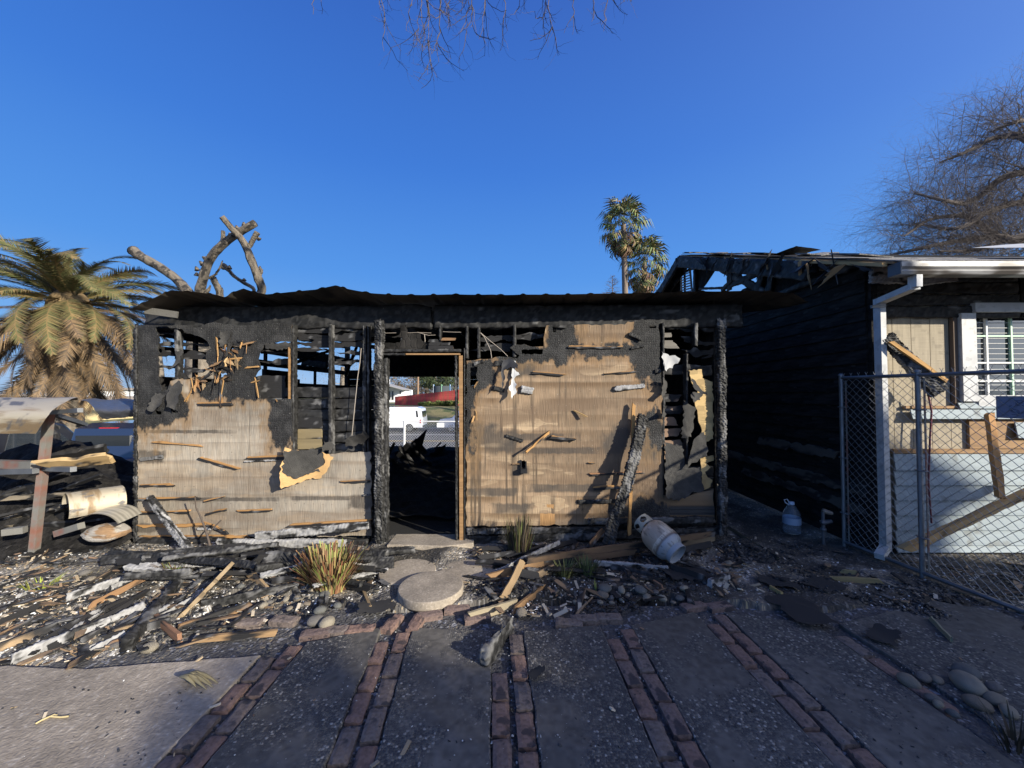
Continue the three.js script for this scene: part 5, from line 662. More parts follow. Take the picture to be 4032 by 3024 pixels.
// two parked pickups seen past the shed
pickup('black pickup truck parked next to the dark blue one', V(-14.8, -1.18, -11.0), Math.PI / 2 + .05, carPaint(.012, .012, .016));
pickup('dark blue pickup truck with a red roof light parked past the shed corner', V(-10.2, -1.10, -10.4), Math.PI / 2 + .02, carPaint(.018, .026, .055));
{ const v = thing('white_van', 'white panel van parked across the street', 'van', V(-10.05, ST, -33.1)), w = carPaint(.78, .79, .80); v.rotation.y = Math.PI;
  local(extr([[-2.75, .42], [-2.78, .9], [-2.62, 1.9], [-2.3, 2.02], [1.2, 2.0], [1.5, 1.9], [2.0, 1.25], [2.75, 1.05], [2.8, .5], [2.5, .42]], 1.95, .07), w, 'body', v); for (const s of [-1, 1]) { local(extr([[-2.50, 1.25], [-2.42, 1.78], [-2.30, 1.78], [-2.36, 1.25]], .03, .005).translate(0, 0, s * .975), M.glass, 'quarter_window', v); local(extr([[.7, 1.2], [.75, 1.75], [1.35, 1.75], [1.75, 1.2]], .03, .005).translate(0, 0, s * .975), M.glass, 'side_window', v); local(bx(-2.74, -2.62, .75, 1.05, s * .86, s * .985), M.redLens, 'tail_light', v); }
  local(bx(-2.80, -2.72, 1.2, 1.75, -.7, .7), M.glass, 'rear_window', v); local(bx(-2.92, -2.72, .42, .58, -.9, .9), M.chrome, 'bumper', v); for (const x of [-1.75, 1.75]) for (const z of [-.9, .9]) wheelOn(v, x, z, .36, M.galv); v.position.x = atZ(1662, 1600, 32.2).x - 2.8; }
pickup('silver pickup truck parked behind the white van', V(0, ST, -33.1), 0, carPaint(.55, .57, .62)); scene.children.at(-1).rotation.y = Math.PI; scene.children.at(-1).position.x = atZ(1726, 1660, 32.2).x + 2.85;

// ---------------------------------------------------------------- across the street
{ const f = thing('wire_fence', 'low white chain link fence along the pavement', 'fence', V(-5, -1.3, -19)), t = .27, D = 19; M.whitePipe = std({ color: lin(.7, .7, .68), roughness: .5 });
  part('top_rail', tube([V(-13, t, -D), V(4, t, -D)], .028, 8), M.whitePipe, f); for (const x of [atZ(1592, 1700, D).x, atZ(1527, 1700, D).x - .1, -9.8, -1.6, 2]) part('post', tube([V(x, -1.5, -D), V(x, t + .03, -D)], .055, 8), M.whitePipe, f);
  const wires = []; for (const s of [1, -1]) for (let x = -11; x < 3; x += .13) wires.push(tube([V(x, -1.25, -D), V(x + s * (t + 1.25), t, -D)], .004, 3, false)); const m = part('wire_mesh', merge(wires), M.whitePipe, f); m.userData.kind = 'stuff';
  single('notice_board', box(atZ(1728, 0, 18.95).x, atZ(1756, 0, 18.95).x, atZ(0, 1683, 18.95).y, atZ(0, 1665, 18.95).y, -18.96, -18.93), M.white, 'small white notice hung on the low white fence', 'notice'); }
{ // red board fence, each board a part
  const rf = thing('red_fence', 'red painted board fence at the top of the lawn', 'fence', V(-14, 0, -50)), paintR = [0, 1, 2].map(k => std({ color: lin(.85 - .08 * k, .11 + .02 * k, .10), roughness: .8, map: rep(grain, 1) })); const A = atZ(1555, 1594, 50), B = atZ(1830, 1600, 47.5), At = atZ(1560, 1562, 50), Bt = atZ(1830, 1532, 47.5), n = 46;
  for (let i = 0; i < n; i++) { const t0 = i / n, t1 = (i + .94) / n, b0 = A.clone().lerp(B, t0), b1 = A.clone().lerp(B, t1), h = mix(At.y, Bt.y, t0) + .02 * (h3(i, 2, 3) - .5); b0.y -= .3; b1.y -= .3; const g = bar(V(b0.x, (b0.y + h) / 2, b0.z), V(b1.x, (b0.y + h) / 2, b1.z), .025, h - b0.y); part('board', g, paintR[i % 3], rf); }
  const e = atZ(1790, 1562, 22.6); }
function bush(name, label, cat, c, rx, ry, n, leaf, cols, seed, group) { const q = rng(seed), g = new THREE.BufferGeometry(), pos = [], col = []; for (let i = 0; i < n; i++) { let x, y, z; do { x = q() * 2 - 1; y = q() * 2 - 1; z = q() * 2 - 1; } while (x * x + y * y + z * z > 1 || fbm(x * 2.5 + seed, y * 2.5, z * 2.5 + 9.1, 2) < .42); const P = V(c.x + x * rx, c.y + y * ry, c.z + z * rx), a = V(q() - .5, q() - .5, q() - .5).normalize().multiplyScalar(leaf), b = V(q() - .5, q() - .5, q() - .5).normalize().multiplyScalar(leaf * .6), k = cols[Math.floor(q() * cols.length)]; pos.push(P.x - a.x, P.y - a.y, P.z - a.z, P.x + b.x, P.y + b.y, P.z + b.z, P.x + a.x, P.y + a.y, P.z + a.z); for (let j = 0; j < 3; j++) col.push(...k.map(v => v * (.7 + .6 * h3(i, 1, 1)))); } g.setAttribute('position', new THREE.Float32BufferAttribute(pos, 3)); g.setAttribute('color', new THREE.Float32BufferAttribute(col, 3)); g.computeVertexNormals(); return g; }
const GREENS = [[.05, .075, .025], [.035, .06, .02], [.07, .09, .03]], DRY = [[.16, .12, .08], [.12, .09, .06], [.20, .15, .09]];
function leafTree(name, label, x, D, h, rx, ry, n, leaf, cols, seed, group) { const t = thing(name, label, 'tree', V(x, 0, -D), group), c = V(x, h, -D); part('trunk', tube([V(x, -.1, -D), V(x + .1, h * .5, -D), V(x, h, -D)], [rx * .09, rx * .07, rx * .03], 8), M.bark, t); part('crown', bush('', '', '', c, rx, ry, n, leaf, cols, seed), M.leaf, t); return t; }
leafTree('evergreen_tree', 'dark green conifer beyond the red fence', atZ(1715, 1500, 78).x, 78, 5.2, 4.6, 2.8, 4500, .3, GREENS, 61);
leafTree('brown_tree', 'leafless brown tree behind the white house', atZ(1570, 1500, 95).x, 95, 4.6, 8, 4.2, 4500, .3, DRY, 62); leafTree('brown_tree', 'leafless brown tree behind the utility pole', atZ(1680, 1500, 110).x, 110, 5, 9, 4.4, 4500, .35, DRY, 63); leafTree('brown_tree', 'leafless tree past the trampoline', atZ(1790, 1500, 92).x, 92, 4.8, 7, 4.2, 4000, .3, [[.13, .12, .08], [.10, .11, .07]], 64);
leafTree('brown_tree', 'bare tree seen through the burnt side wall of the shed', -24, 26, 5, 5, 4, 4200, .05, DRY, 68); leafTree('brown_tree', 'bare tree seen between the shed studs', -15, 34, 4, 5, 3.4, 3600, .06, DRY, 69);
{ const p = atZ(1646, 1500, 68); const t = thing('utility_pole', 'brown wooden utility pole behind the red fence', 'pole', V(p.x, 0, -68)); part('pole', tube([V(p.x, -.5, -68), V(p.x, 9, -68)], [.2, .15], 10), std({ color: lin(.25, .16, .10), roughness: .9 }), t); part('crossarm', box(p.x - 1, p.x + 1, 8.2, 8.32, -68.1, -67.95), std({ color: lin(.2, .13, .09), roughness: .9 }), t); }
{ const D = 66, A = atZ(1490, 1577, D), h = thing('white_house', 'small white house with a glazed door beside the red fence', 'house', V(A.x, 0, -D)), x0 = A.x - 6, x1 = atZ(1595, 1560, D).x, yb = A.y - .1, ye = atZ(1595, 1535, D).y, yr = atZ(1525, 1514, D).y, wm = std({ color: lin(.74, .76, .78), roughness: .7 });
  const xr = atZ(1535, 0, D).x, s = new THREE.Shape([[x0, yb - 1], [x1, yb - 1], [x1, ye], [xr, yr], [x0, yr]].map(p => new THREE.Vector2(...p))), g = new THREE.ExtrudeGeometry(s, { depth: 5, bevelEnabled: false }); g.translate(0, 0, -D - 5); part('wall', g, wm, h); part('roof', merge([bar(V(xr, yr + .08, -D + .2), V(x1 + .4, ye + .02, -D + .2), 5.6, .12), bar(V(x0, yr + .08, -D + .2), V(xr, yr + .08, -D + .2), 5.6, .12)]), std({ color: lin(.3, .29, .28), roughness: .9 }), h);
  const dr = part('door', box(atZ(1541, 0, D).x, atZ(1564, 0, D).x, yb, atZ(0, 1536, D).y, -D - .01, -D + .05), M.white, h); for (const [a, b] of [[1543, 1550], [1554, 1562]]) part('pane', box(atZ(a, 0, D).x, atZ(b, 0, D).x, yb + .2, atZ(0, 1540, D).y, -D + .05, -D + .06), M.glass, dr); part('window', box(atZ(1519, 0, D).x, atZ(1525, 0, D).x, atZ(0, 1552, D).y, atZ(0, 1535, D).y, -D, -D + .05), M.glass, h); part('window', box(atZ(1585, 0, D).x, atZ(1590, 0, D).x, atZ(0, 1552, D).y, atZ(0, 1540, D).y, -D, -D + .05), M.glass, h); part('chimney', box(atZ(1518, 0, D).x, atZ(1526, 0, D).x, yr, yr + 1, -D - 3, -D - 2), wm, h); }
{ const D = 62, A = atZ(1712, 0, D).x, B = atZ(1782, 0, D).x, t = thing('trampoline', 'trampoline with a dark safety net behind the red fence', 'trampoline', V((A + B) / 2, 0, -D)), y0 = .9, y1 = atZ(0, 1520, D).y, cx = (A + B) / 2, r = (B - A) / 2; const net = new THREE.CylinderGeometry(r, r, y1 - y0, 20, 1, true); net.translate(cx, (y0 + y1) / 2, -D); part('net', net, std({ color: lin(.05, .06, .07), side: THREE.DoubleSide, roughness: .9 }), t); for (let k = 0; k < 6; k++) { const a = k / 6 * 6.28 + .4; part('pole', tube([V(cx + Math.cos(a) * r * 1.03, .0, -D + Math.sin(a) * r * 1.03), V(cx + Math.cos(a) * r * 1.03, y1 + .25, -D + Math.sin(a) * r * 1.03)], .05, 6), std({ color: [lin(.15, .35, .65), lin(.25, .5, .3), lin(.5, .55, .6)][k % 3], roughness: .5 }), t); } }
// strappy plants along the red fence
for (let i = 0; i < 13; i++) { const t = i / 12, p = atZ(mix(1668, 1790, t), mix(1606, 1600, t), mix(46.5, 45.5, t)), q = rng(700 + i), pos = [], col = []; for (let k = 0; k < 60; k++) { const a = q() * 6.28, l = .45 + q() * .4, b = V(p.x, p.y - .05, p.z), m = b.clone().add(V(Math.cos(a) * l * .5, l * .9, Math.sin(a) * l * .5)), e = b.clone().add(V(Math.cos(a) * l, l * (.6 + .5 * q()), Math.sin(a) * l)), s = V(-Math.sin(a), 0, Math.cos(a)).multiplyScalar(.05), c = pick([[.10, .16, .03], [.16, .20, .05], [.24, .24, .08]]); for (const v of [b.clone().sub(s), b.clone().add(s), m, m, b.clone().add(s), e]) { pos.push(v.x, v.y, v.z); col.push(...c); } } const g = new THREE.BufferGeometry(); g.setAttribute('position', new THREE.Float32BufferAttribute(pos, 3)); g.setAttribute('color', new THREE.Float32BufferAttribute(col, 3)); g.computeVertexNormals(); single('strap_leaf_plant', g, M.leaf, 'clump of green strap leaves at the foot of the red fence', 'plant', 'plants along the red fence'); }
// pale buildings glimpsed under the date palm and past the shed
for (const [x0, x1, y1, D, c, label] of [[290, 420, 1535, 40, [.72, .73, .74], 'white house glimpsed under the date palm'], [268, 362, 1655, 24, [.60, .48, .24], 'tan house wall behind the dark blue truck'], [-300, 120, 1560, 44, [.5, .45, .4], 'pale house far behind the black truck']]) { const b = thing('distant_house', label, 'house', V(atZ((x0 + x1) / 2, 0, D).x, 0, -D)), X0 = atZ(x0, 0, D).x, X1 = atZ(x1, 0, D).x, Yt = Math.max(1.2, atZ(0, y1, D).y); part('wall', box(X0, X1, -.1, Yt, -D - 5, -D), std({ color: lin(...c), roughness: .8 }), b); part('roof', box(X0 - .3, X1 + .3, Yt, Yt + .25, -D - 5.3, -D + .3), std({ color: lin(.25, .22, .2), roughness: .9 }), b); part('window', box(mix(X0, X1, .3), mix(X0, X1, .55), Yt - 1.6, Yt - .6, -D, -D + .03), M.glass, b); }

// ---------------------------------------------------------------- fan palms behind the roof
function fanGeo(seed, cols) { const q = rng(seed), pos = [], col = [], n = 20, tri = (a, b, c, k) => { for (const v of [a, b, c]) { pos.push(...v); col.push(...k); } }, L = .95, P = [.75, .05, 0]; tri([0, 0, -.02], [0, 0, .02], P, [.20, .19, .09]); tri([0, .02, 0], [0, -.02, 0], P, [.20, .19, .09]);
  for (let i = 0; i < n; i++) { const a = (i / (n - 1) - .5) * 3.6, l = L * (.75 + .35 * q()) * (1 - .25 * Math.abs(a) / 1.8), c = cols[Math.floor(q() * cols.length)].map(v => v * (.7 + .6 * q())), d = .04, m = [P[0] + Math.cos(a) * l * .62, P[1] - .05 - .10 * q() + (i % 2) * .03, Math.sin(a) * l * .62], e = [m[0] + Math.cos(a) * l * .16, m[1] - l * (.35 + .3 * q()), m[2] + Math.sin(a) * l * .2], s = [-Math.sin(a) * d, 0, Math.cos(a) * d]; tri(P, [m[0] + s[0], m[1], m[2] + s[2]], [m[0] - s[0], m[1], m[2] - s[2]], c); tri([m[0] + s[0], m[1], m[2] + s[2]], [m[0] - s[0], m[1], m[2] - s[2]], e, c); }
  const g = new THREE.BufferGeometry(); g.setAttribute('position', new THREE.Float32BufferAttribute(pos, 3)); g.setAttribute('color', new THREE.Float32BufferAttribute(col, 3)); g.computeVertexNormals(); return g; }
{ const gr = [[.22, .22, .08], [.30, .28, .12], [.16, .17, .06]], dd = [[.26, .20, .09], [.20, .16, .075], [.16, .14, .06]], G = [0, 1, 2].map(i => fanGeo(810 + i, gr)), Gd = [0, 1].map(i => fanGeo(820 + i, dd));
  for (const [px, py, D, label, lean, seed] of [[2455, 885, 30, 'taller fan palm rising behind the metal roof', .02, 1], [2537, 1035, 30.5, 'shorter fan palm rising behind the metal roof', 0, 2]]) { const C = atZ(px, py, D), t = thing('fan_palm', label, 'palm tree', V(C.x + lean * 12, 0, -D)), q = rng(seed * 41); part('trunk', tube([V(C.x + lean * 12, -.1, -D), V(C.x + lean * 6, C.y * .5, -D), V(C.x, C.y, -D)], [.32, .24, .20], 10), std({ color: lin(.22, .17, .13), roughness: .9, bumpMap: rep(grit, 2), bumpScale: .02 }), t);
    for (let i = 0; i < 40; i++) { const f = i / 40, el = 1.25 - 2.6 * f, a = i * 2.4 + q() * .5, dead = f > .62, s = 1.25 + .3 * q(); placed('frond', (dead ? Gd : G)[i % (dead ? 2 : 3)], M.leaf, t, new THREE.Matrix4().makeTranslation(C.x, C.y + .4 - 1.3 * f, -D).multiply(Y(a)).multiply(new THREE.Matrix4().makeRotationZ(el)).multiply(new THREE.Matrix4().makeRotationX((q() - .5) * 1.2)).scale(V(s, s, s))); } } }

// ---------------------------------------------------------------- leafless trees
function grow(base, dir, L, r, depth, q, o, out) { // pushes tubes
  const n = 5, pts = [base.clone()], d = dir.clone(), rs = [r]; for (let i = 1; i <= n; i++) { d.add(V((q() - .5) * o.wob, (q() - .5) * o.wob + o.up * (depth < 2 ? o.tip : 1), (q() - .5) * o.wob)).normalize(); pts.push(pts[i - 1].clone().addScaledVector(d, L / n)); rs.push(r * (1 - .55 * i / n)); }
  out.push(tube(pts, rs, depth > 3 ? 7 : depth > 1 ? 4 : 3, false)); if (!depth) return;
  const k = o.kids[o.kids.length - depth] ?? 4; for (let j = 0; j < k; j++) { const at = .25 + .75 * (j + q() * .9) / k, i = Math.min(n - 1, Math.floor(at * n)), p = pts[i].clone().lerp(pts[i + 1], at * n - i), side = V(q() - .5, q() - .5, q() - .5).cross(d).normalize(), nd = d.clone().multiplyScalar(.75).addScaledVector(side, .65 + .5 * q()).normalize(); grow(p, nd, L * (.50 + .22 * q()), r * .5 * (1 - .4 * at), depth - 1, q, o, out); }
}
{ const D = 15, t = thing('bare_tree', 'spreading leafless tree with drooping twigs behind the house roof', 'tree', V(24, 0, -D)), q = rng(4242), P = (x, y, d = D) => atZ(x, y, d);
  const trunkPts = [V(24, -.1, -D), V(23.6, 3, -D), V(23, 5, -D)]; part('trunk', tube(trunkPts, [.6, .5, .42], 14), M.bark, t);
  const limbs = [[[4200, 1030], [4030, 960], [3920, 925], [3790, 850], [3680, 860], [3560, 930]], [[4200, 1030], [3960, 935], [3800, 945], [3640, 975], [3480, 1010]], [[4300, 900], [4080, 680], [3950, 700], [3850, 780], [3720, 790], [3600, 760]], [[4300, 900], [4060, 560], [3930, 540], [3800, 600], [3700, 640]], [[4300, 800], [4120, 520], [4000, 480], [3900, 520]], [[4250, 950], [3980, 940], [3860, 980], [3700, 990]], [[4300, 900], [4050, 800], [3900, 830], [3760, 900], [3600, 880]]];
  const base = V(23, 5, -D), twigs = [];
  for (const l of limbs) { const pts = [base.clone(), ...l.map((p, i) => P(p[0], p[1], D + (q() - .5) * 2))], cv = new THREE.CatmullRomCurve3(pts), Q = cv.getPoints(30); part('limb', tube(Q, Q.map((_, i) => .17 * (1 - i / 31) ** .8 + .018), 8), M.twigGrey, t);
    for (let i = 8; i <= 30; i++) for (let k = 0; k < 4; k++) { const d = Q[i].clone().sub(Q[i - 1]).normalize(), s = V(q() - .5, q() - .5 + .12, q() - .5).normalize(); grow(Q[i].clone(), d.multiplyScalar(.55).add(s).normalize(), 1.3 + q() * .9, .022 * (1 - i / 48), 2, q, { wob: .6, up: -.02, tip: 5, kids: [6, 5] }, twigs); } }
  const m = part('twigs', merge(twigs), M.twigGrey, t); m.userData.kind = 'stuff'; }
{ // bare conifer far behind the roof
  const D = 60, C = atZ(2412, 1160, D), t = thing('thin_conifer', 'thin bare conifer showing beside the fan palms', 'tree', V(C.x, 0, -D)), q = rng(77), tw = []; const top = atZ(2408, 1086, D).y; part('trunk', tube([V(C.x, -.1, -D), V(C.x, top, -D)], [.3, .04], 7), M.twigGrey, t); for (let i = 0; i < 70; i++) { const f = q(), y = top - f * 6.5, a = q() * 6.28, l = .3 + 2.3 * f ** .8; grow(V(C.x, y, -D), V(Math.cos(a), .25, Math.sin(a)).normalize(), l, .03, 1, q, { wob: .5, up: 0, tip: 1, kids: [7] }, tw); } const m = part('twigs', merge(tw), M.twigGrey, t); m.userData.kind = 'stuff'; }
{ // tree whose boughs reach over the driveway; twigs hang into the top of the view
  const D = 5.2, t = thing('overhanging_tree', 'leafless tree whose thin twigs hang over the driveway', 'tree', V(12, 0, 3)), q = rng(616), tw = []; const bough = [V(12, 4.2, 3), V(7.5, 7.6, .5), V(2.6, 8.8, -3), V(.6, 8.8, -5.0), V(-1.6, 8.5, -5.2), V(-3.2, 8.3, -5.0)];
  part('trunk', tube([V(12, -.1, 3), V(11.95, 2.2, 3), V(12, 4.2, 3), V(12.4, 6.2, 3.4)], [.32, .27, .23, .14], 12), M.bark, t); const Q = new THREE.CatmullRomCurve3(bough).getPoints(40); part('bough', tube(Q, Q.map((_, i) => .15 * (1 - i / 41) + .012), 8), M.bark, t);
  const hang = [[1512, 200, 5], [1640, 160, 6], [1690, 295, 9], [1715, 210, 8], [1600, 120, 5], [1660, 200, 7], [1760, 60, 4], [1830, 140, 5], [1890, 150, 5], [1860, 110, 4], [1985, 95, 4], [1770, 30, 3], [2040, 30, 3], [2130, 110, 4], [2170, 130, 4], [2250, 135, 4], [2330, 90, 4], [2380, 120, 4], [1230, 55, 1], [1260, 10, 1], [1500, 30, 3], [2470, 5, 1], [2420, 20, 1]];
  for (const [x, y, k] of hang) { const d = D + (q() - .5) * .8, e = atZ(x, y, d), s = atZ(x + (q() - .5) * 160 - 10, -230 - q() * 200, d + (q() - .5) * .4), m = atZ(x + (q() - .3) * 40, (y - 200) / 2, d), P = new THREE.CatmullRomCurve3([s, m, e]).getPoints(14); P.forEach((v, i) => { if (i) v.add(V((q() - .5) * .05, (q() - .5) * .03, (q() - .5) * .05)); }); tw.push(tube(P, P.map((_, i) => .011 - .0006 * i), 4, false)); for (let j = 0; j < k * 1.3; j++) { const i = 3 + Math.floor(q() * 11), dir = V(q() - .5, -.75 - q() * .5, q() - .5).normalize(); grow(P[i].clone(), dir,    .20 + q() * .30, .0056, 1, q, { wob: .7, up: -.04, tip: -2, kids: [3] }, tw); } 
    // join it to the bough
    let best = Q[0]; for (const v of Q) if (v.distanceTo(s) < best.distanceTo(s)) best = v; tw.push(tube([best.clone(), best.clone().lerp(s, .5).add(V(0, .1, 0)), s], [.02, .013, .0088], 5, false)); }
  const m = part('twigs', merge(tw), M.twig, t); m.userData.kind = 'stuff'; }
// ---------------------------------------------------------------- things lying in front of the shed
const gy = (x, D) => Math.max(bedHeight(x, D), bedHeight(x, D) < -.03 ? .03 : -1);
// a board between two pixels, resting on the ground (lift = height of each end above it)
function lay(name, a, b, w, t, o, label, cat, group) {
  const P = (s, l = 0) => { let y = .03; for (let i = 0; i < 4; i++) { const p = atY(s[0], s[1], y); y = gy(p.x, -p.z) + t / 2 + l; } return atY(s[0], s[1], y); };
  if (o.char !== undefined) { o.char = o.char + .16; if (o.wood) o.wood = o.wood.map(v => v * .8); } const A = P(a, o.la), B = P(b, o.lb), L = A.distanceTo(B), g = o.ash !== undefined ? charTimber(L, w, t, { seed: sd++, res: .010, deep: .007, cell: [.02, .03, .03], ...o }) : plank(L, w, t, { seed: sd++, ...o });
  g.translate(L / 2, 0, 0); g.applyMatrix4(frame(A, B, V(0, 0, -1).add(V(0, .0, 0)), o.roll || 0)); return single(name, g, o.ash !== undefined ? M.char : M.plank, label, cat, group);
}
const F = Math.PI / 2;
// leaning charred post, twisted, with a bare stick behind it
{ const P = [atZ(2534, 1630, 4.10), atZ(2500, 1790, 4.04), atZ(2462, 1925, 3.96), atZ(2415, 2060, 3.90), atZ(2377, 2212, 3.80)], cv = new THREE.CatmullRomCurve3(P), L = cv.getLength(); let g = charTimber(L, .135, .06, { seed: 4001, ash: .2, deep: .014, res: .0085, cell: [.024, .055, .05], ragged: .08, taper: .16 }); const p = g.attributes.position; for (let i = 0; i < p.count; i++) { const x = p.getX(i), t = clamp(x / L + .5, 0, 1), c = cv.getPointAt(t), d = cv.getTangentAt(t), n = V(-d.y, d.x, 0).normalize(), b = new THREE.Vector3().crossVectors(d, n), tw = .5 * (t - .5), y = p.getY(i), z = p.getZ(i), yy = y * Math.cos(tw) - z * Math.sin(tw), zz = y * Math.sin(tw) + z * Math.cos(tw), ex = (x / L + .5 - t) * L; p.setXYZ(i, c.x + n.x * yy + b.x * zz + d.x * ex, c.y + n.y * yy + b.y * zz + d.y * ex, c.z + n.z * yy + b.z * zz + d.z * ex); } g.computeVertexNormals(); single('leaning_post', g, M.char, 'twisted charred timber leaning against the brown plywood', 'timber'); }
lean('bare_stick', [2496, 1592], 4.15, [2478, 2106], 4.04, .04, .03, { char: .22, wood: [.50, .27, .09], up: V(0, 0, 1), roll: 1.57, wear: .4 }, 'bare orange stick standing behind the twisted charred timber', 'stick');
lean('leaning_timber', [586, 1962], 4.08, [752, 2172], 3.86, .085, .05, { char2: true, ash: .6, deep: .009, cell: [.016, .02, .03], res: .008 }, 'ash white timber leaning on the grey plywood', 'timber');
lean('fallen_plate', [1004, 2112], 4.02, [1456, 2068], 4.08, .09, .05, { char2: true, ash: .45, deep: .008, cell: [.018, .03, .03] }, 'long crazed timber lying against the foot of the grey plywood', 'timber');
lean('fallen_plate', [850, 2142], 3.98, [1370, 2140], 4.06, .10, .05, { char2: true, ash: .5, deep: .008, cell: [.018, .035, .03] }, 'ash flecked timber lying low against the grey plywood', 'timber');
const T1 = 'charred timber', lays = [
  ['charred_beam', [500, 2208], [1175, 2180], .10, .09, { ash: .08, cell: [.03, .04, .04] }, 'long black beam lying in front of the grey plywood', 'beam'],
  ['ash_board', [848, 2222], [1133, 2214], .05, .03, { ash: .75, roll: F, la: .05, lb: .05 }, 'narrow ash white board in front of the long black beam', 'board'],
  ['brown_plank', [966, 2236], [1052, 2330], .07, .022, { char: .12, roll: F, la: .06 }, 'short brown plank tipped over the edge of the bed', 'plank'],
  ['split_board', [892, 2240], [716, 2420], .22, .03, { char: .12, wood: [.45, .33, .19], point: .7, wear: .6, roll: F, la: .07, lb: .02 }, 'wide splintered tan board lying among the rubble', 'board'],
  ['charred_log', [703, 2295], [502, 2545], .095, .07, { ash: .2, cell: [.02, .04, .04], roll: F }, 'black alligatored log pointing at the pale concrete slab', 'log'],
  ['ash_plank', [572, 2396], [40, 2606], .10, .03, { ash: .6, cell: [.016, .025, .03], roll: F }, 'long ash white plank reaching to the pale concrete slab', 'plank'],
  ['ash_plank', [614, 2246], [255, 2360], .09, .03, { ash: .7, roll: F }, 'ash white plank under the brown strip of wood', 'plank'],
  ['brown_plank', [634, 2246], [356, 2384], .05, .02, { char: .15, wood: [.40, .22, .10], roll: F, la: .04, lb: .03 }, 'brown strip of wood lying on the ash white plank', 'plank'],
  ['charred_plank', [1178, 2308], [788, 2384], .075, .03, { ash: .18, roll: F }, 'charred plank lying beside the clump of dry stalks', 'plank'],
  ['brown_plank', [988, 2378], [700, 2478], .06, .025, { char: .35, roll: F }, 'brown plank at the edge of the bricks', 'plank'],
  ['brown_plank', [1090, 2490], [762, 2516], .04, .02, { char: .3, roll: F }, 'thin brown lath lying along the end of the brick rows', 'lath'],
  ['brown_plank', [620, 2434], [710, 2512], .05, .025, { char: .1, wood: [.38, .2, .11], roll: F }, 'short reddish block of wood beside the black log', 'block'],
  ['long_plank', [2075, 2206], [2815, 2102], .06, .02, { char: .25, wood: [.21, .13, .07], roll: F, la: .10, lb: .08 }, 'longest brown plank lying across the bed under the gas bottle', 'plank'],
  ['long_plank', [2068, 2226], [2500, 2172], .06, .022, { char: .3, wood: [.18, .11, .06], roll: F, la: .05, lb: .05 }, 'brown plank lying just under the longest plank', 'plank'],
  ['long_plank', [2680, 2140], [2812, 2116], .07, .022, { char: .2, wood: [.3, .23, .14], roll: F, la: .03, lb: .04 }, 'brown plank end showing past the gas bottle', 'plank'],
  ['brown_plank', [1934, 2276], [2210, 2196], .08, .022, { char: .12, roll: F, la: .03, lb: .08 }, 'brown plank slanting from the round stones to the longest plank', 'plank'],
  ['brown_plank', [2056, 2208], [1984, 2352], .065, .022, { char: .05, wood: [.40, .27, .14], roll: F, la: .12, lb: .03 }, 'brown plank propped with its foot among the stones', 'plank'],
  ['ash_board', [1952, 2254], [2206, 2134], .05, .03, { ash: .5, roll: F, la: .04, lb: .09 }, 'ashy board beside the dark clump of stalks', 'board'],
  ['brown_plank', [2076, 2288], [2184, 2230], .06, .02, { char: .2, roll: F, lb: .05 }, 'short brown plank beside the small green tufts', 'plank'],
  ['ash_board', [2336, 2216], [2634, 2238], .05, .03, { ash: .55, roll: F, la: .03 }, 'ash white board lying under the gas bottle', 'board'],
  ['brown_plank', [2482, 2252], [2614, 2318], .06, .02, { char: .25, wood: [.34, .19, .11], roll: F }, 'reddish plank behind the pile of river stones', 'plank'],
  ['brown_plank', [2142, 2312], [2022, 2404], .05, .02, { char: .25, roll: F }, 'brown plank pointing at the middle brick row', 'plank'],
  ['tan_board', [2034, 2377], [1854, 2428], .075, .02, { char: .02, wood: [.48, .40, .26], roll: F }, 'pale tan board lying at the head of the middle brick row', 'board'],
  ['brown_plank', [2374, 2086], [2322, 2150], .05, .02, { char: .15, roll: F, la: .2, lb: .08 }, 'short plank leaning behind the foot of the twisted timber', 'plank'],
  ['ash_stub', [2790, 2300], [2868, 2276], .09, .05, { ash: .55, roll: F }, 'short ashy stub of timber near the end of the brick row', 'timber'],
  ['dark_board', [2646, 2242], [2780, 2296], .12, .02, { char: .85, roll: F }, 'dark board lying in front of the gas bottle', 'board'],
  ['tan_board', [3280, 2280], [3476, 2294], .06, .02, { char: .1, wood: [.40, .31, .14], roll: F }, 'tan board lying beside the chain link fence', 'board'],
  ['tan_board', [2868, 2076], [3060, 2198], .04, .02, { char: .2, wood: [.26, .21, .12], roll: F }, 'thin tan lath in the dark passage', 'lath'],
  ['tan_board', [3662, 2438], [3746, 2524], .06, .012, { char: 0, wood: [.42, .39, .24], roll: F }, 'straight pale lath lying on the dark paving by the fence', 'lath'],
  ['tan_board', [3030, 2315], [3080, 2345], .05, .02, { char: .05, wood: [.48, .36, .14], roll: F }, 'yellowish wood chip on the roofing scraps', 'chip'],
  ['tan_board', [3310, 2250], [3370, 2256], .05, .02, { char: .05, wood: [.48, .38, .17], roll: F }, 'yellowish wood chip near the fence rail', 'chip'],
  ['ash_stub', [2012, 2452], [1904, 2606], .12, .05, { ash: .4, cell: [.04, .03, .04], roll: F, wear: .5 }, 'grey burnt block of timber lying on the middle brick row', 'timber'],
  ['brown_plank', [1500, 2195], [1400, 2290], .06, .02, { char: .25, roll: F }, 'splintered plank beside the clump of dry stalks', 'plank'],
  ['brown_plank', [1460, 2400], [1425, 2318], .045, .02, { char: .15, wood: [.36, .25, .13], roll: F }, 'small tan plank standing out of the pebbles by the round slab', 'plank'],
];
for (const l of lays) lay(...l);
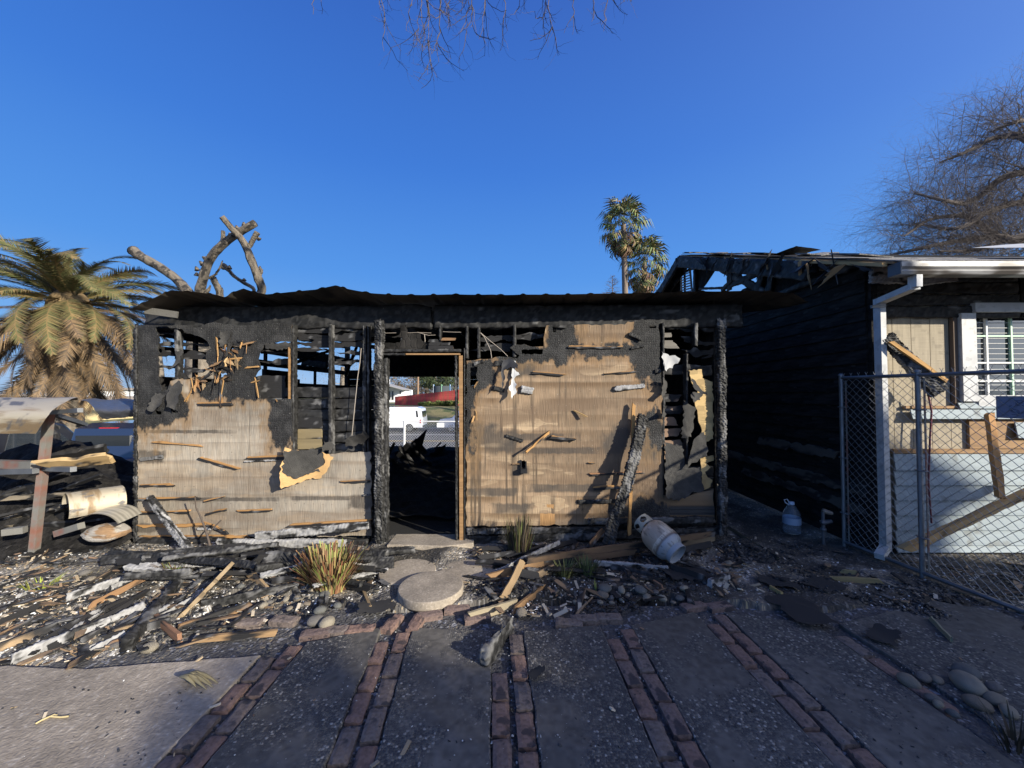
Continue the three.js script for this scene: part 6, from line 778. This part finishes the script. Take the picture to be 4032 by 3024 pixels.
{ const q = rng(1212); for (let i = 0; i < 44; i++) { const big = i < 16, x = 560 + q() * 880, y = 2160 + q() * (big ? 60 : 120), L = big ? 260 + q() * 330 : 120 + q() * 220, s = (q() - .5) * (big ? .22 : .6), w = big ? .05 + q() * .06 : .025 + q() * .05, la = q() * (big ? .16 : .1), lb = q() * (big ? .16 : .1), white = q() < .4; lay('burnt_batten', [x - L / 2, y - L * s / 2 + 10], [x + L / 2, y + L * s / 2], w, .025 + q() * .03, q() < .7 ? { ash: white ? .5 + q() * .3 : .12 + q() * .2, roll: q() * 2, la, lb } : { char: .6 + q() * .4, roll: q() * 2, la, lb }, (big ? 'long ' : 'short ') + (white ? 'ash whitened' : 'blackened') + ' batten heaped along the foot of the grey plywood', 'batten', 'burnt battens along the grey plywood'); }
  for (let i = 0; i < 22; i++) { const x = q() * 720, y = 2250 + q() * 300, L = 90 + q() * 260, s = -.25 - q() * .35, white = q() < .6; lay('burnt_batten', [x - L / 2, y - L * s / 2], [x + L / 2, y + L * s / 2], .03 + q() * .06, .02, white ? { ash: .5 + q() * .3, roll: F } : { char: .4 + q() * .5, roll: F }, (white ? 'ash whitened' : 'scorched brown') + ' board lying flat on the ashy bed by the pale slab', 'board', 'boards lying on the ashy bed'); }
  for (let i = 0; i < 18; i++) { const x = 1950 + q() * 850, y = 2150 + q() * 130, L = 90 + q() * 180, s = (q() - .5) * .7; lay('burnt_batten', [x - L / 2, y - L * s / 2], [x + L / 2, y + L * s / 2], .025 + q() * .04, .02, q() < .5 ? { ash: .1 + q() * .2, roll: q() * 2, la: q() * .06, lb: q() * .06 } : { char: .7 + q() * .4, wood: [.22, .14, .08], roll: q() * 2, la: q() * .06, lb: q() * .06 }, 'blackened batten among the planks before the brown plywood', 'batten', 'blackened battens before the brown plywood'); } }
// dark roofing scraps on the paving
const shingleTex = tex(256, 256, (u, v) => { const a = tn(u, v, 90, 2, 201), b = tn(u, v, 4, 4, 203), k = .012 + .05 * a * a + .03 * b * b; return [k, k * .96, k * .93]; });
{ const q = rng(2112); for (const [px, py, s, label] of [[3150, 2405, .22, 'flat dark sheet of roofing felt on the paving'], [3240, 2300, .17, 'curled dark shingle near the tan board by the fence'], [3060, 2300, .15, 'dark shingle under the yellowish wood chip'], [3480, 2510, .11, 'small dark shingle beside the straight pale lath'], [2700, 2270, .2, 'dark shingle under the gas bottle'], [640, 2210, .25, 'black shingle in front of the long black beam'], [2110, 2660, .05, 'tiny dark scrap on the concrete pad'], [1480, 2390, .14, 'black shingle at the edge of the bricks']]) { let p = atY(px, py, .04); const y = gy(p.x, -p.z) + .012, g = new THREE.ShapeGeometry(new THREE.Shape(jag([[-s, -s * .7], [s * .9, -s * .6], [s, s * .5], [-s * .8, s * .7]], s * .16, s * .2, sd++).map(v => new THREE.Vector2(...v)))); let h = subdivide(subdivide(g)); const pp = h.attributes.position, a = q() * 6.28; for (let i = 0; i < pp.count; i++) { const X = pp.getX(i), Yv = pp.getY(i); pp.setXYZ(i, p.x + X * Math.cos(a) - Yv * Math.sin(a), y + .02 * fbm(X * 12 + px, Yv * 12, 0, 2) + .02 * Math.max(0, X / s) ** 2, p.z + X * Math.sin(a) + Yv * Math.cos(a)); } h.computeVertexNormals(); single('roofing_scrap', h, std({ side: THREE.DoubleSide, map: shingleTex, roughness: .95, bumpMap: rep(grit, 2), bumpScale: .006 }), label, 'roofing'); } }
// ---------------------------------------------------------------- round stepping stones
M.stoneSlab = std({ roughness: .85, map: rep(concreteTex, 1), bumpMap: rep(concreteBump, 1), bumpScale: .003 });
for (const [px, py, r, h, label] of [[1697, 2304, .26, .10, 'round concrete stepping stone raised above the others'], [1605, 2246, .25, .065, 'round concrete stepping stone nearest the clump of dry stalks'], [1842, 2250, .26, .055, 'round concrete stepping stone partly under the planks']]) { const p = atY(px, py, h), g = new THREE.LatheGeometry([[0, -.08], [r - .01, -.08], [r, -.06], [r, -.008], [r - .01, 0], [r * .5, .001], [0, .0015]].map(v => new THREE.Vector2(...v)), 56); g.translate(p.x, h, p.z); metreUV(g); single('stepping_stone', g, M.stoneSlab, label, 'stepping stone'); }
// ---------------------------------------------------------------- river stones
function stoneGeo(seed) { const g = mergeVertices((() => { const k = new THREE.IcosahedronGeometry(1, 3); k.deleteAttribute('normal'); k.deleteAttribute('uv'); return k; })(), 1e-4), p = g.attributes.position, q = rng(seed), sx = 1, sy = .5 + .25 * q(), sz = .7 + .25 * q(); for (let i = 0; i < p.count; i++) { const x = p.getX(i), y = p.getY(i), z = p.getZ(i), n = .86 + .3 * fbm(x * 1.3 + seed, y * 1.3, z * 1.3 + 4.1, 3); p.setXYZ(i, x * n * sx, y * n * sy, z * n * sz); } g.computeVertexNormals(); g.setAttribute('uv', new THREE.Float32BufferAttribute(new Float32Array(p.count * 2).map((_, i) => i % 2 ? p.getY(i >> 1) : p.getX(i >> 1) + p.getZ(i >> 1)), 2)); const c = [[.27, .23, .17], [.18, .165, .145], [.32, .28, .21], [.15, .15, .135], [.23, .19, .14]][seed % 5]; paint(g, (x, y, z) => { const k = .75 + .5 * fbm(x * 3 + seed, y * 3, z * 3 + 1.1, 4); return c.map(v => v * k); }); return g; }
const stoneGeos = []; for (let i = 0; i < 9; i++) stoneGeos.push(stoneGeo(50 + i));
const STONE_LOOK = ['tan', 'grey', 'cream', 'blue-grey', 'brownish'];
let stoneN = 0; function stone(px, py, r, label, group) { let p = atY(px, py, .04), y = gy(p.x, -p.z); p = atY(px, py, y + r * .3); const sk = stoneN++ % 9, m = shade(new THREE.Mesh(stoneGeos[sk], M.stone)); if (group) label = STONE_LOOK[(50 + sk) % 5] + ' ' + (r > .045 ? 'large ' : r > .025 ? '' : 'small ') + label; m.name = numbered('river_stone'); m.position.set(p.x, y + r * .32, p.z); m.rotation.set(rr(-.2, .2), rr(0, 6.28), rr(-.2, .2)); m.scale.setScalar(r); m.userData = { label, category: 'stone' }; if (group) m.userData.group = group; scene.add(m); }
for (const [x, y, r] of [[950, 1330, 24], [1000, 1270, 30], [1030, 1335, 16], [1165, 1228, 52], [1150, 1275, 44], [1130, 1330, 26], [1215, 1295, 24], [1285, 1242, 34], [1255, 1275, 30], [1285, 1310, 26], [1230, 1205, 22], [1330, 1280, 24], [1425, 1240, 46], [1480, 1215, 22], [1465, 1290, 40], [1535, 1260, 32], [1580, 1300, 38], [1395, 1300, 26], [1215, 1335, 22], [1350, 1330, 14], [1740, 1230, 42], [1710, 1300, 34], [1660, 1330, 20], [2060, 1050, 34], [2000, 1090, 26], [2040, 1100, 24], [1600, 1250, 16], [1080, 1260, 16], [1380, 1200, 18], [1520, 1200, 14], [1310, 1200, 16], [1060, 1210, 20]]) { const s = S('c8', x, y), D = -atY(s[0], s[1], .05).z; stone(s[0], s[1], r * .5425 / FOCAL * D * .95, 'smooth river stone heaped below the planks', 'river stones heaped below the planks'); }
for (const [x, y, r, label] of [[2008, 1405, 42, 'big oval river stone beside the middle brick row']]) { const s = S('c8', x - 1450, y); stone(s[0], s[1], r * .5425 / FOCAL * 2.9, label); }
for (const [x, y, r] of [[1965, 385, 56], [2035, 400, 56], [1990, 320, 40], [1850, 245, 30], [1870, 290, 22], [1780, 250, 26], [2020, 220, 36], [1910, 280, 24], [1800, 310, 22], [1680, 270, 24], [1640, 290, 28], [2100, 290, 30], [750, 465, 42], [720, 540, 40], [930, 555, 55], [1000, 470, 22], [610, 180, 16], [560, 130, 30], [530, 85, 34], [650, 500, 20], [1500, 170, 24]]) { const s = S('cl', x, y), D = -atY(s[0], s[1], .05).z; stone(s[0], s[1], r * .633 / FOCAL * D * .92, 'rounded stone at the edge of the bed beside the brick rows', 'stones along the edge of the bed'); }
for (const [x, y, r] of [[1510, 745, 60], [1600, 720, 50], [1870, 760, 100], [1860, 690, 70], [1930, 880, 70], [1680, 735, 36], [1660, 850, 46], [1690, 885, 36], [1780, 940, 34], [2040, 860, 66], [2030, 780, 50], [2120, 930, 60], [1960, 800, 40]]) { const s = S('cr', x, y), D = -atY(s[0], s[1], .03).z; stone(s[0], s[1], r * .647 / FOCAL * D * .9, 'dark cobble sunk in the sooty ground beside the paving', 'cobbles beside the paving'); }
// ---------------------------------------------------------------- plants
function tuft(px, py, w, h, n, cols, seed, label, o = {}) { let p = atY(px, py, .05); const y0 = gy(p.x, -p.z) - .01; p = atY(px, py, y0); const q = rng(seed), pos = [], col = []; for (let i = 0; i < n; i++) { const a = q() * 6.283, rad = Math.sqrt(q()) * w * .28, out = (.15 + .85 * q()) * (o.spread ?? .8), l = h * (.45 + .6 * q()), b = V(p.x + Math.cos(a) * rad, y0, p.z + Math.sin(a) * rad * .8), wd = .0035 + .004 * q(), s = V(-Math.sin(a), 0, Math.cos(a)).multiplyScalar(wd), k = cols[Math.floor(q() ** (o.bias ?? 1) * cols.length)], v = .7 + .6 * q(); let prev = [b.clone().sub(s), b.clone().add(s)]; const N = 4; for (let j = 1; j <= N; j++) { const t = j / N, c = V(b.x + Math.cos(a) * out * w * .5 * t ** 1.3, y0 + l * (t - .22 * out * t * t), b.z + Math.sin(a) * out * w * .5 * t ** 1.3), ww = 1 - .85 * t * t * (o.blunt ? .3 : 1), e = [c.clone().addScaledVector(s, -ww), c.clone().addScaledVector(s, ww)]; for (const z of [prev[0], prev[1], e[0], prev[1], e[1], e[0]]) { pos.push(z.x, z.y, z.z); col.push(k[0] * v, k[1] * v, k[2] * v); } prev = e; } } const g = new THREE.BufferGeometry(); g.setAttribute('position', new THREE.Float32BufferAttribute(pos, 3)); g.setAttribute('color', new THREE.Float32BufferAttribute(col, 3)); g.computeVertexNormals(); single('leaf_clump', g, M.leaf, label, 'plant'); }
const BR = [[.30, .13, .06], [.36, .20, .09], [.22, .10, .05], [.42, .30, .14], [.40, .36, .12], [.30, .36, .08]];
tuft(1300, 2318, .50, .36, 620, BR, 9001, 'clump of singed reddish stalks with fresh green blades', { blunt: true, spread: .75 });
tuft(2045, 2182, .40, .42, 260, [[.05, .035, .025], [.10, .07, .03], [.16, .15, .05], [.13, .16, .04], [.03, .025, .02]], 9002, 'dark clump of scorched stalks against the brown plywood', { spread: .45 });
tuft(2225, 2272, .24, .15, 90, [[.16, .17, .05], [.10, .13, .04], [.3, .3, .1]], 9003, 'small yellowish green tuft among the planks', { spread: 1 }); tuft(2312, 2266, .26, .17, 130, [[.06, .09, .03], [.10, .13, .04]], 9004, 'small dark green tuft beside the ashy board', { spread: .9 });
tuft(165, 2320, .34, .10, 40, [[.42, .44, .06], [.34, .40, .06]], 9005, 'bright green shoots coming up through the ash', { spread: .7 }); tuft(690, 2262, .3, .14, 120, [[.20, .12, .06], [.12, .08, .05], [.2, .26, .05]], 9006, 'brown stubble with a few shoots beside the black log', { spread: 1 }); tuft(2345, 2330, .05, .12, 5, [[.42, .46, .12]], 9007, 'single pale green shoot among the river stones', { spread: .6 }); tuft(4010, 2950, .30, .22, 36, [[.05, .04, .02], [.09, .06, .03]], 9008, 'dry grass clump at the corner of the paving', {});
single('dead_stem', merge([[[592, 790], [600, 880], [640, 960], [680, 1060], [715, 1180], [738, 1300]], [[690, 1140], [750, 1060], [820, 992]]].map((l, i) => tube(l.map((p, j) => wallPt('c4', p[0], p[1], 3.95 + .05 * Math.sin(j))), l.map((_, j) => i ? .008 - .001 * j : .006 + .0012 * j), 6))), M.twig, 'dead bare stem standing in front of the grey plywood', 'stem');
// dry leaf curled on the paving, and a twig on the pale slab
{ const q = rng(55), p = atY(800, 2665, .04), gs = []; for (let i = 0; i < 9; i++) { const a = -.45 + (q() - .5) * .5, L = .14 + q() * .12, pts = []; for (let j = 0; j < 6; j++) pts.push(V(p.x - .1 + Math.cos(a) * L * j / 5 + (q() - .5) * .01, .035 + .02 * Math.sin(j / 5 * 3.1) + .004 * i, p.z - Math.sin(a) * L * j / 5 * .7 + (i - 4) * .009)); gs.push(tube(pts, [.004, .010, .011, .009, .006, .002], 5)); } single('dry_leaf', merge(gs), std({ color: lin(.30, .25, .13), roughness: .8 }), 'curled dry leaf lying on the paving', 'leaf'); }
single('bare_twig', merge([tube([[140, 2850], [165, 2835], [200, 2820], [240, 2824], [270, 2820]].map(p => atY(p[0], p[1], .037)), .005, 5), tube([[200, 2820], [215, 2812], [225, 2815]].map(p => atY(p[0], p[1], .04)), .003, 5)]), std({ color: lin(.5, .40, .2), roughness: .8 }), 'small bare twig lying on the pale concrete slab', 'twig');
// ---------------------------------------------------------------- gas bottle
{ const B = atZ(2668, 2184, 3.52), T = B.clone().add(V(-.19, .165, -.30)), ax = T.clone().sub(B).normalize(), g = thing('gas_bottle', 'scorched cream and grey gas bottle lying on its side on the planks', 'gas bottle', B.clone()); const m = frame(B, T).multiply(new THREE.Matrix4().makeRotationZ(-Math.PI / 2)).scale(V(.92, .92, .92)), o = origin.get(g);
  const mt = std({ roughness: .5, metalness: .1, bumpMap: rep(grit, 3), bumpScale: .002, map: tex(512, 256, (u, v) => { const e = .05 * (fbm(u * 9, v * 9, 0, 4) - .5), s = sstep(.33, .36, v + e), ring = 1 - sstep(.0, .05, Math.abs(v + e - .345)), d = sstep(.42, .62, fbm(u * 8, v * 6, 0, 5)), st = sstep(.6, .72, fbm(u * 40, v * 10, 0, 3)); let c = [mix(.30, .58, s), mix(.32, .51, s), mix(.34, .41, s)]; c = c.map((x, i) => mix(x, [.30, .24, .18][i], d * .85 * s)); c = c.map((x, i) => mix(x, [.10, .06, .04][i], ring * .75)); return c.map(x => x * (1 - .4 * st)); }, true, false) });
  const lathe = (pts, mat, name, n = 44) => { const k = new THREE.LatheGeometry(pts.map(v => new THREE.Vector2(...v)), n); k.applyMatrix4(m); return part(name, k, mat, g); };
  lathe([[0, .03], [.07, .034], [.115, .052], [.146, .09], [.155, .12], [.157, .165], [.159, .17], [.157, .175], [.155, .27], [.146, .32], [.12, .36], [.06, .39], [0, .395]], mt, 'body');
  lathe([[.098, .07], [.103, .0], [.107, -.004], [.111, 0], [.108, .075]], std({ color: lin(.27, .29, .31), roughness: .6 }), 'foot_ring');
  const nu = 60, nv = 12, pos = [], idx = []; for (let j = 0; j <= nv; j++) for (let i = 0; i <= nu; i++) { const a = i / nu * 4.6 + 2.6; pos.push(Math.cos(a) * .10, .385 + j / nv * .10, Math.sin(a) * .10); } const hole = (i, j) => { const u = i / nu, v = j / nv; return [.25, .5, .75].some(c => ((u - c) / .085) ** 2 + ((v - .52) / .30) ** 2 < 1) || (v > .8 && (u < .06 || u > .94)); }; for (let j = 0; j < nv; j++) for (let i = 0; i < nu; i++) if (!hole(i + .5, j + .5)) { const p = j * (nu + 1) + i; idx.push(p, p + 1, p + nu + 1, p + 1, p + nu + 2, p + nu + 1); } const cg = new THREE.BufferGeometry(); cg.setAttribute('position', new THREE.Float32BufferAttribute(pos, 3)); cg.setIndex(idx); cg.computeVertexNormals(); cg.applyMatrix4(m); part('collar', cg, std({ side: THREE.DoubleSide, color: lin(.32, .30, .24), roughness: .6 }), g);
  lathe([[0, .395], [.018, .395], [.018, .44], [.028, .445], [.028, .465], [0, .468]], std({ color: lin(.25, .17, .07), metalness: .6, roughness: .5 }), 'valve', 16); }
// ---------------------------------------------------------------- water jug and standpipe in the passage
{ const p = atY(3118, 2097, .01), w = .092, j = thing('water_jug', 'clear plastic water jug with a handle standing in the dark passage', 'water jug', V(p.x, .0, p.z)); const pl = phy({ color: lin(.86, .92, .97), roughness: .08, transmission: .92, thickness: 0, ior: 1.35 }); const L = (pts, mat, name) => { const g = new THREE.LatheGeometry(pts.map(v => new THREE.Vector2(...v)), 36); g.translate(p.x, .0, p.z); return part(name, g, mat, j); };
  L([[0, .01], [w * .9, .01], [w, .03], [w * .97, .05], [w, .07], [w * .97, .09], [w, .11], [w, .20], [w * .96, .23], [w * .75, .28], [w * .42, .325], [w * .28, .335], [w * .28, .35]], pl, 'body'); L([[w * 1.012, .12], [w * 1.012, .195]], std({ color: lin(.28, .36, .46), roughness: .5, side: THREE.DoubleSide }), 'label_band'); L([[0, .372], [.03, .372], [.032, .345], [.03, .34]], std({ color: lin(.45, .55, .65), roughness: .5 }), 'cap'); part('handle', tube([V(p.x - .02, .355, p.z), V(p.x - .05, .40, p.z), V(p.x - .085, .395, p.z), V(p.x - .07, .36, p.z), V(p.x - .03, .335, p.z)], .006, 8), std({ color: lin(.55, .6, .65), roughness: .5 }), j);
  const s = atY(3243, 2137, 0), t = thing('standpipe', 'short standpipe with a tap in the dark passage', 'standpipe', V(s.x, 0, s.z)); const mm = std({ color: lin(.13, .13, .135), metalness: .4, roughness: .5 }); part('pipe', tube([V(s.x, -.02, s.z), V(s.x, .34, s.z)], .017, 10), mm, t); part('tap', merge([tube([V(s.x - .02, .22, s.z), V(s.x + .09, .235, s.z)], [.03, .022], 10), tube([V(s.x, .13, s.z), V(s.x, .16, s.z)], .03, 10)]), mm, t); part('tap_handle', tube([V(s.x, .35, s.z), V(s.x + .09, .325, s.z + .01)], [.028, .02], 10), std({ color: lin(.30, .23, .17), roughness: .6 }), t); }
// ---------------------------------------------------------------- scraps and litter
const inPoly = (x, y, p) => { let c = false; for (let i = 0, j = p.length - 1; i < p.length; j = i++) if ((p[i][1] > y) !== (p[j][1] > y) && x < (p[j][0] - p[i][0]) * (y - p[i][1]) / (p[j][1] - p[i][1]) + p[i][0]) c = !c; return c; };
const BEDL = [[-300, 2180], [300, 2180], [560, 2150], [1500, 2165], [1530, 2330], [1180, 2430], [880, 2530], [560, 2565], [0, 2620], [-300, 2640]], BEDR = [[1830, 2165], [2850, 2105], [2990, 2200], [2900, 2340], [2600, 2410], [2000, 2440], [1830, 2330]], DARK = [[2850, 2105], [3310, 2135], [4100, 2440], [4100, 2560], [3300, 2340], [2800, 2350]], PAVE = [[0, 2620], [900, 2560], [1500, 2440], [4032, 2400], [4032, 3024], [0, 3024]], BACK = [[3500, 2190], [4100, 2190], [4100, 2400], [3700, 2280]];
function samplePt(poly, q) { let x0 = 9e9, x1 = -9e9, y0 = 9e9, y1 = -9e9; for (const [x, y] of poly) { x0 = Math.min(x0, x); x1 = Math.max(x1, x); y0 = Math.min(y0, y); y1 = Math.max(y1, y); } for (;;) { const x = mix(x0, x1, q()), y = mix(y0, y1, q()); if (inPoly(x, y, poly)) { const p = atY(x, y, .02); if (p.z < -4.12 && p.x > -4.2 && p.x < 2.4) continue; return p; } } }
{ const q = rng(31337); const kinds = [[BEDL, 100], [BEDR, 55], [DARK, 22], [BACK, 8]]; const scr = []; for (let k = 0; k < 24; k++) { const L = .09 + q() * .2, g = q() < .5 ? charTimber(L, .025 + q() * .04, .014, { seed: 5000 + k, ash: .4, deep: .004, res: .01, cell: [.014, .02, .02] }) : plank(L, .02 + q() * .045, .009, { seed: 5000 + k, char: .3 + q() * .7, point: 1.3, wear: .7, wood: [[.26, .17, .09], [.32, .22, .13], [.22, .14, .08]][k % 3] }); scr.push([g, g.index ? M.char : M.plank, (L > .2 ? 'long ' : L > .14 ? '' : 'short ') + (g.index ? 'crazed charcoal' : k % 3 === 1 ? 'pale splintered wood' : 'dark splintered wood')]); }
  for (const [poly, n] of kinds) for (let i = 0; i < n; i++) { const p = samplePt(poly, q), [g, m, look] = scr[Math.floor(q() * 24)], o = shade(new THREE.Mesh(g, m)); o.name = numbered('wood_scrap'); o.position.set(p.x, gy(p.x, -p.z) + .012 + q() * .02, p.z); o.rotation.set(-Math.PI / 2 + (q() - .5) * .5, (q() - .5) * .35, q() * 6.28, 'XYZ'); o.userData = poly === BEDL ? { label: look + ' scrap strewn over the ashy bed before the grey plywood', category: 'scrap', group: 'scraps before the grey plywood' } : poly === BEDR ? { label: look + ' scrap strewn over the bed before the brown plywood', category: 'scrap', group: 'scraps before the brown plywood' } : poly === DARK ? { label: look + ' scrap lying on the sooty ground beside the fence', category: 'scrap', group: 'scraps on the sooty ground' } : { label: look + ' scrap lying inside the fence under the blue siding', category: 'scrap', group: 'scraps inside the fence' }; scene.add(o); } }
function chips(name, label, geo, mat, list) { const q = rng(list.seed), m = new THREE.InstancedMesh(geo, mat, list.n.reduce((a, b) => a + b[1], 0)), d = new THREE.Object3D(), c = new THREE.Color(); let k = 0; for (const [poly, n] of list.n) for (let i = 0; i < n; i++) { let p = samplePt(poly, q); for (let k = 0; k < 4 && fbm(p.x * 2.6 + list.seed, -p.z * 3.4, 0, 3) < .5; k++) p = samplePt(poly, q); const s = list.size * (.35 + 1.3 * q() ** 2); d.position.set(p.x, gy(p.x, -p.z) + s * .2, p.z); d.rotation.set((q() - .5) * 1.0, q() * 6.28, (q() - .5) * 1.0); d.scale.set(s * (.6 + q() * list.long), s * (.2 + .4 * q()), s * (.4 + .5 * q())); d.updateMatrix(); m.setMatrixAt(k, d.matrix); const t = list.cols[Math.floor(q() * list.cols.length)], v = .6 + .8 * q(); m.setColorAt(k++, c.setRGB(t[0] * v, t[1] * v, t[2] * v)); } m.name = numbered(name); m.userData = { kind: 'stuff', label, category: 'litter' }; m.castShadow = m.receiveShadow = true; scene.add(m); }
const chip = new THREE.IcosahedronGeometry(.6, 0), flake = new THREE.BoxGeometry(1, .5, 1);
chips('char_litter', 'crumbled black charcoal strewn over the ground', chip, phy({ roughness: .45, color: 0xffffff }), { seed: 1, size: .022, long: 1.2, n: [[BEDL, 5200], [BEDR, 4200], [DARK, 1800], [BACK, 500]], cols: [[.018, .018, .018], [.03, .03, .03], [.012, .012, .012], [.05, .05, .05]] });
chips('char_grit', 'fine black grit scattered over the paving', chip, phy({ roughness: .5, color: 0xffffff }), { seed: 8, size: .009, long: 1, n: [[PAVE, 420]], cols: [[.015, .015, .015], [.03, .03, .03]] });
chips('wood_litter', 'splinters of wood strewn over the ground', flake, std({ roughness: .8, color: 0xffffff }), { seed: 2, size: .022, long: 3, n: [[BEDL, 1300], [BEDR, 420], [DARK, 120], [BACK, 120], [PAVE, 20]], cols: [[.24, .16, .09], [.34, .26, .16], [.17, .11, .07], [.40, .34, .25], [.45, .38, .28]] });
chips('ash_litter', 'white ash flakes and grit strewn over the ground', chip, std({ roughness: .8, color: 0xffffff }), { seed: 3, size: .013, long: .8, n: [[BEDL, 2800], [BEDR, 700], [DARK, 260], [BACK, 160]], cols: [[.55, .54, .52], [.40, .39, .37], [.65, .64, .6]] });
chips('ash_grit', 'pale grit scattered over the paving', chip, std({ roughness: .8, color: 0xffffff }), { seed: 12, size: .006, long: .8, n: [[PAVE, 260]], cols: [[.45, .44, .42], [.32, .31, .29], [.55, .54, .5]] });
// pebbles and char in the joints beside the bricks
{ const q = rng(606), m = new THREE.InstancedMesh(chip, std({ roughness: .8, color: 0xffffff }), 2600), d = new THREE.Object3D(), c = new THREE.Color(); for (let k = 0; k < 2600; k++) { const r = ROWS[Math.floor(q() * 5)], z = mix(r.a.z, -.9, q()), x = r.x(z) + pick([-.112, .112, 0, -.112, .112]) + (q() - .5) * .016, s = .006 + .009 * q(); d.position.set(x, .004 + .012 * q(), z); d.rotation.set(q() * 3, q() * 3, q() * 3); d.scale.set(s, s * .7, s); d.updateMatrix(); m.setMatrixAt(k, d.matrix); const v = q() < .08 ? .4 : .02 + .05 * q(); m.setColorAt(k, c.setRGB(v, v, v * .96)); } m.name = 'joint_gravel'; m.userData = { kind: 'stuff', label: 'dark gravel in the joints between bricks and concrete', category: 'gravel' }; m.castShadow = m.receiveShadow = true; scene.add(m); }
// rubble inside the shed
{ const g = new THREE.PlaneGeometry(6.0, 4.6, 60, 50); g.rotateX(-Math.PI / 2); const p = g.attributes.position; for (let i = 0; i < p.count; i++) { const x = p.getX(i) - .9, D = 7.1 - p.getZ(i); p.setXYZ(i, x, .06 + (.26 * sstep(5.2, 8.6, D) * (.6 + .8 * fbm(x * 1.4, D * 1.4, 0, 4)) + .12 * fbm(x * 6, D * 6, 0, 3)) * (1 - .4 * sstep(9, 9.4, D)), -D); } g.computeVertexNormals(); { const uv = g.attributes.uv; for (let i = 0; i < p.count; i++) uv.setXY(i, p.getX(i), p.getZ(i)); } stuff('burnt_rubble', g, M.charFlat, 'burnt rubble covering the floor inside the shed', 'rubble');
  const q = rng(404); for (let i = 0; i < 16; i++) { const x0 = 1520 + q() * 250, y0 = 1790 + q() * 60, D = 7 + q() * 2; lean('fallen_rafter', [x0, y0], D, [x0 + (q() - .5) * 160, y0 - 40 + (q() - .5) * 90], D + (q() - .5), .05 + q() * .06, .03, { char: .95, wood: [.1, .09, .08], roll: q() * 2 }, 'black fallen rafter in the rubble beyond the doorway', 'rafter', 'fallen rafters beyond the doorway'); }
  for (const [a, b, w, l] of [[[1620, 1800], [1665, 1745], .5, 'black sheet standing up in the rubble beyond the doorway'], [[1700, 1800], [1745, 1775], .3, 'dark box shape tilted in the rubble beyond the doorway']]) { const A = atZ(a[0], a[1], 8), B = atZ(b[0], b[1], 8.2), L = A.distanceTo(B), g2 = plank(L, w, .02, { seed: sd++, char: 1, wear: .3, point: .6 }); g2.translate(L / 2, 0, 0); g2.applyMatrix4(frame(A, B, V(0, 1, 0), .2)); single('burnt_sheet', g2, M.plank, l, 'sheet'); } }
// ---------------------------------------------------------------- unseen house added behind the camera, its outline shaped to shade the driveway
{ const h = thing('added_shade_house', 'unseen two storey stucco house with a low wing, added to shade the driveway', 'house', V(14, 0, 9)), wm = std({ color: lin(.45, .42, .37), roughness: .9 }), rm = std({ color: lin(.12, .11, .10), roughness: .95 });
  const prism = (pts, z0, z1, mat, name) => { const s = new THREE.Shape(pts.map(p => new THREE.Vector2(...p))), g = new THREE.ExtrudeGeometry(s, { depth: z1 - z0, bevelEnabled: false }); g.translate(0, 0, z0); return part(name, g, mat, h); };
  prism([[9.55, 0], [15.6, 0], [15.6, 5.1], [9.55, 4.5]], 8, 15, wm, 'wing_wall'); prism([[15.6, 0], [19.45, 0], [19.45, 7.2], [18.3, 7.95], [15.6, 6.55]], 8, 17, wm, 'main_wall');
  part('wing_roof', bar(V(8.95, 4.5, 11.5), V(15.6, 5.18, 11.5), 7.4, .1), rm, h); part('main_roof', merge([bar(V(15.4, 6.50, 12.5), V(18.3, 8.04, 12.5), 9.4, .1), bar(V(18.3, 8.04, 12.5), V(19.6, 7.2, 12.5), 9.4, .1)]), rm, h);
  for (const [x, y] of [[11.4, 1.2], [13.4, 1.2], [13.2, 3.8], [16.8, 1.2], [18.6, 1.2], [16.8, 4.2], [18.6, 4.2]]) { const w = part('window', box(x, x + 1.1, y, y + 1.2, 7.96, 8.0), M.glass, h); part('frame', merge([box(x - .06, x, y - .06, y + 1.26, 7.93, 8), box(x + 1.1, x + 1.16, y - .06, y + 1.26, 7.93, 8), box(x, x + 1.1, y - .06, y, 7.93, 8), box(x, x + 1.1, y + 1.2, y + 1.26, 7.93, 8)]), M.white, w); }
}
leafTree('added_shade_tree', 'unseen leafy evergreen added in front of the stucco house wing for dappled shade', 10.2, -7.2, 4.6, 1.05, .68, 2400, .10, GREENS, 71); leafTree('added_shade_tree', 'unseen leafy evergreen added between the other two by the stucco house for dappled shade', 12.2, -7.0, 4.75, 1.25, .66, 1700, .10, GREENS, 72); leafTree('added_shade_tree', 'unseen leafy evergreen added beside the two storey part of the stucco house for shade', 14.3, -7.0, 5.4, 1.6, .95, 3600, .10, GREENS, 73);  // trees added out of view to break the edge of the shade into dapples
renderer.render(scene, camera);
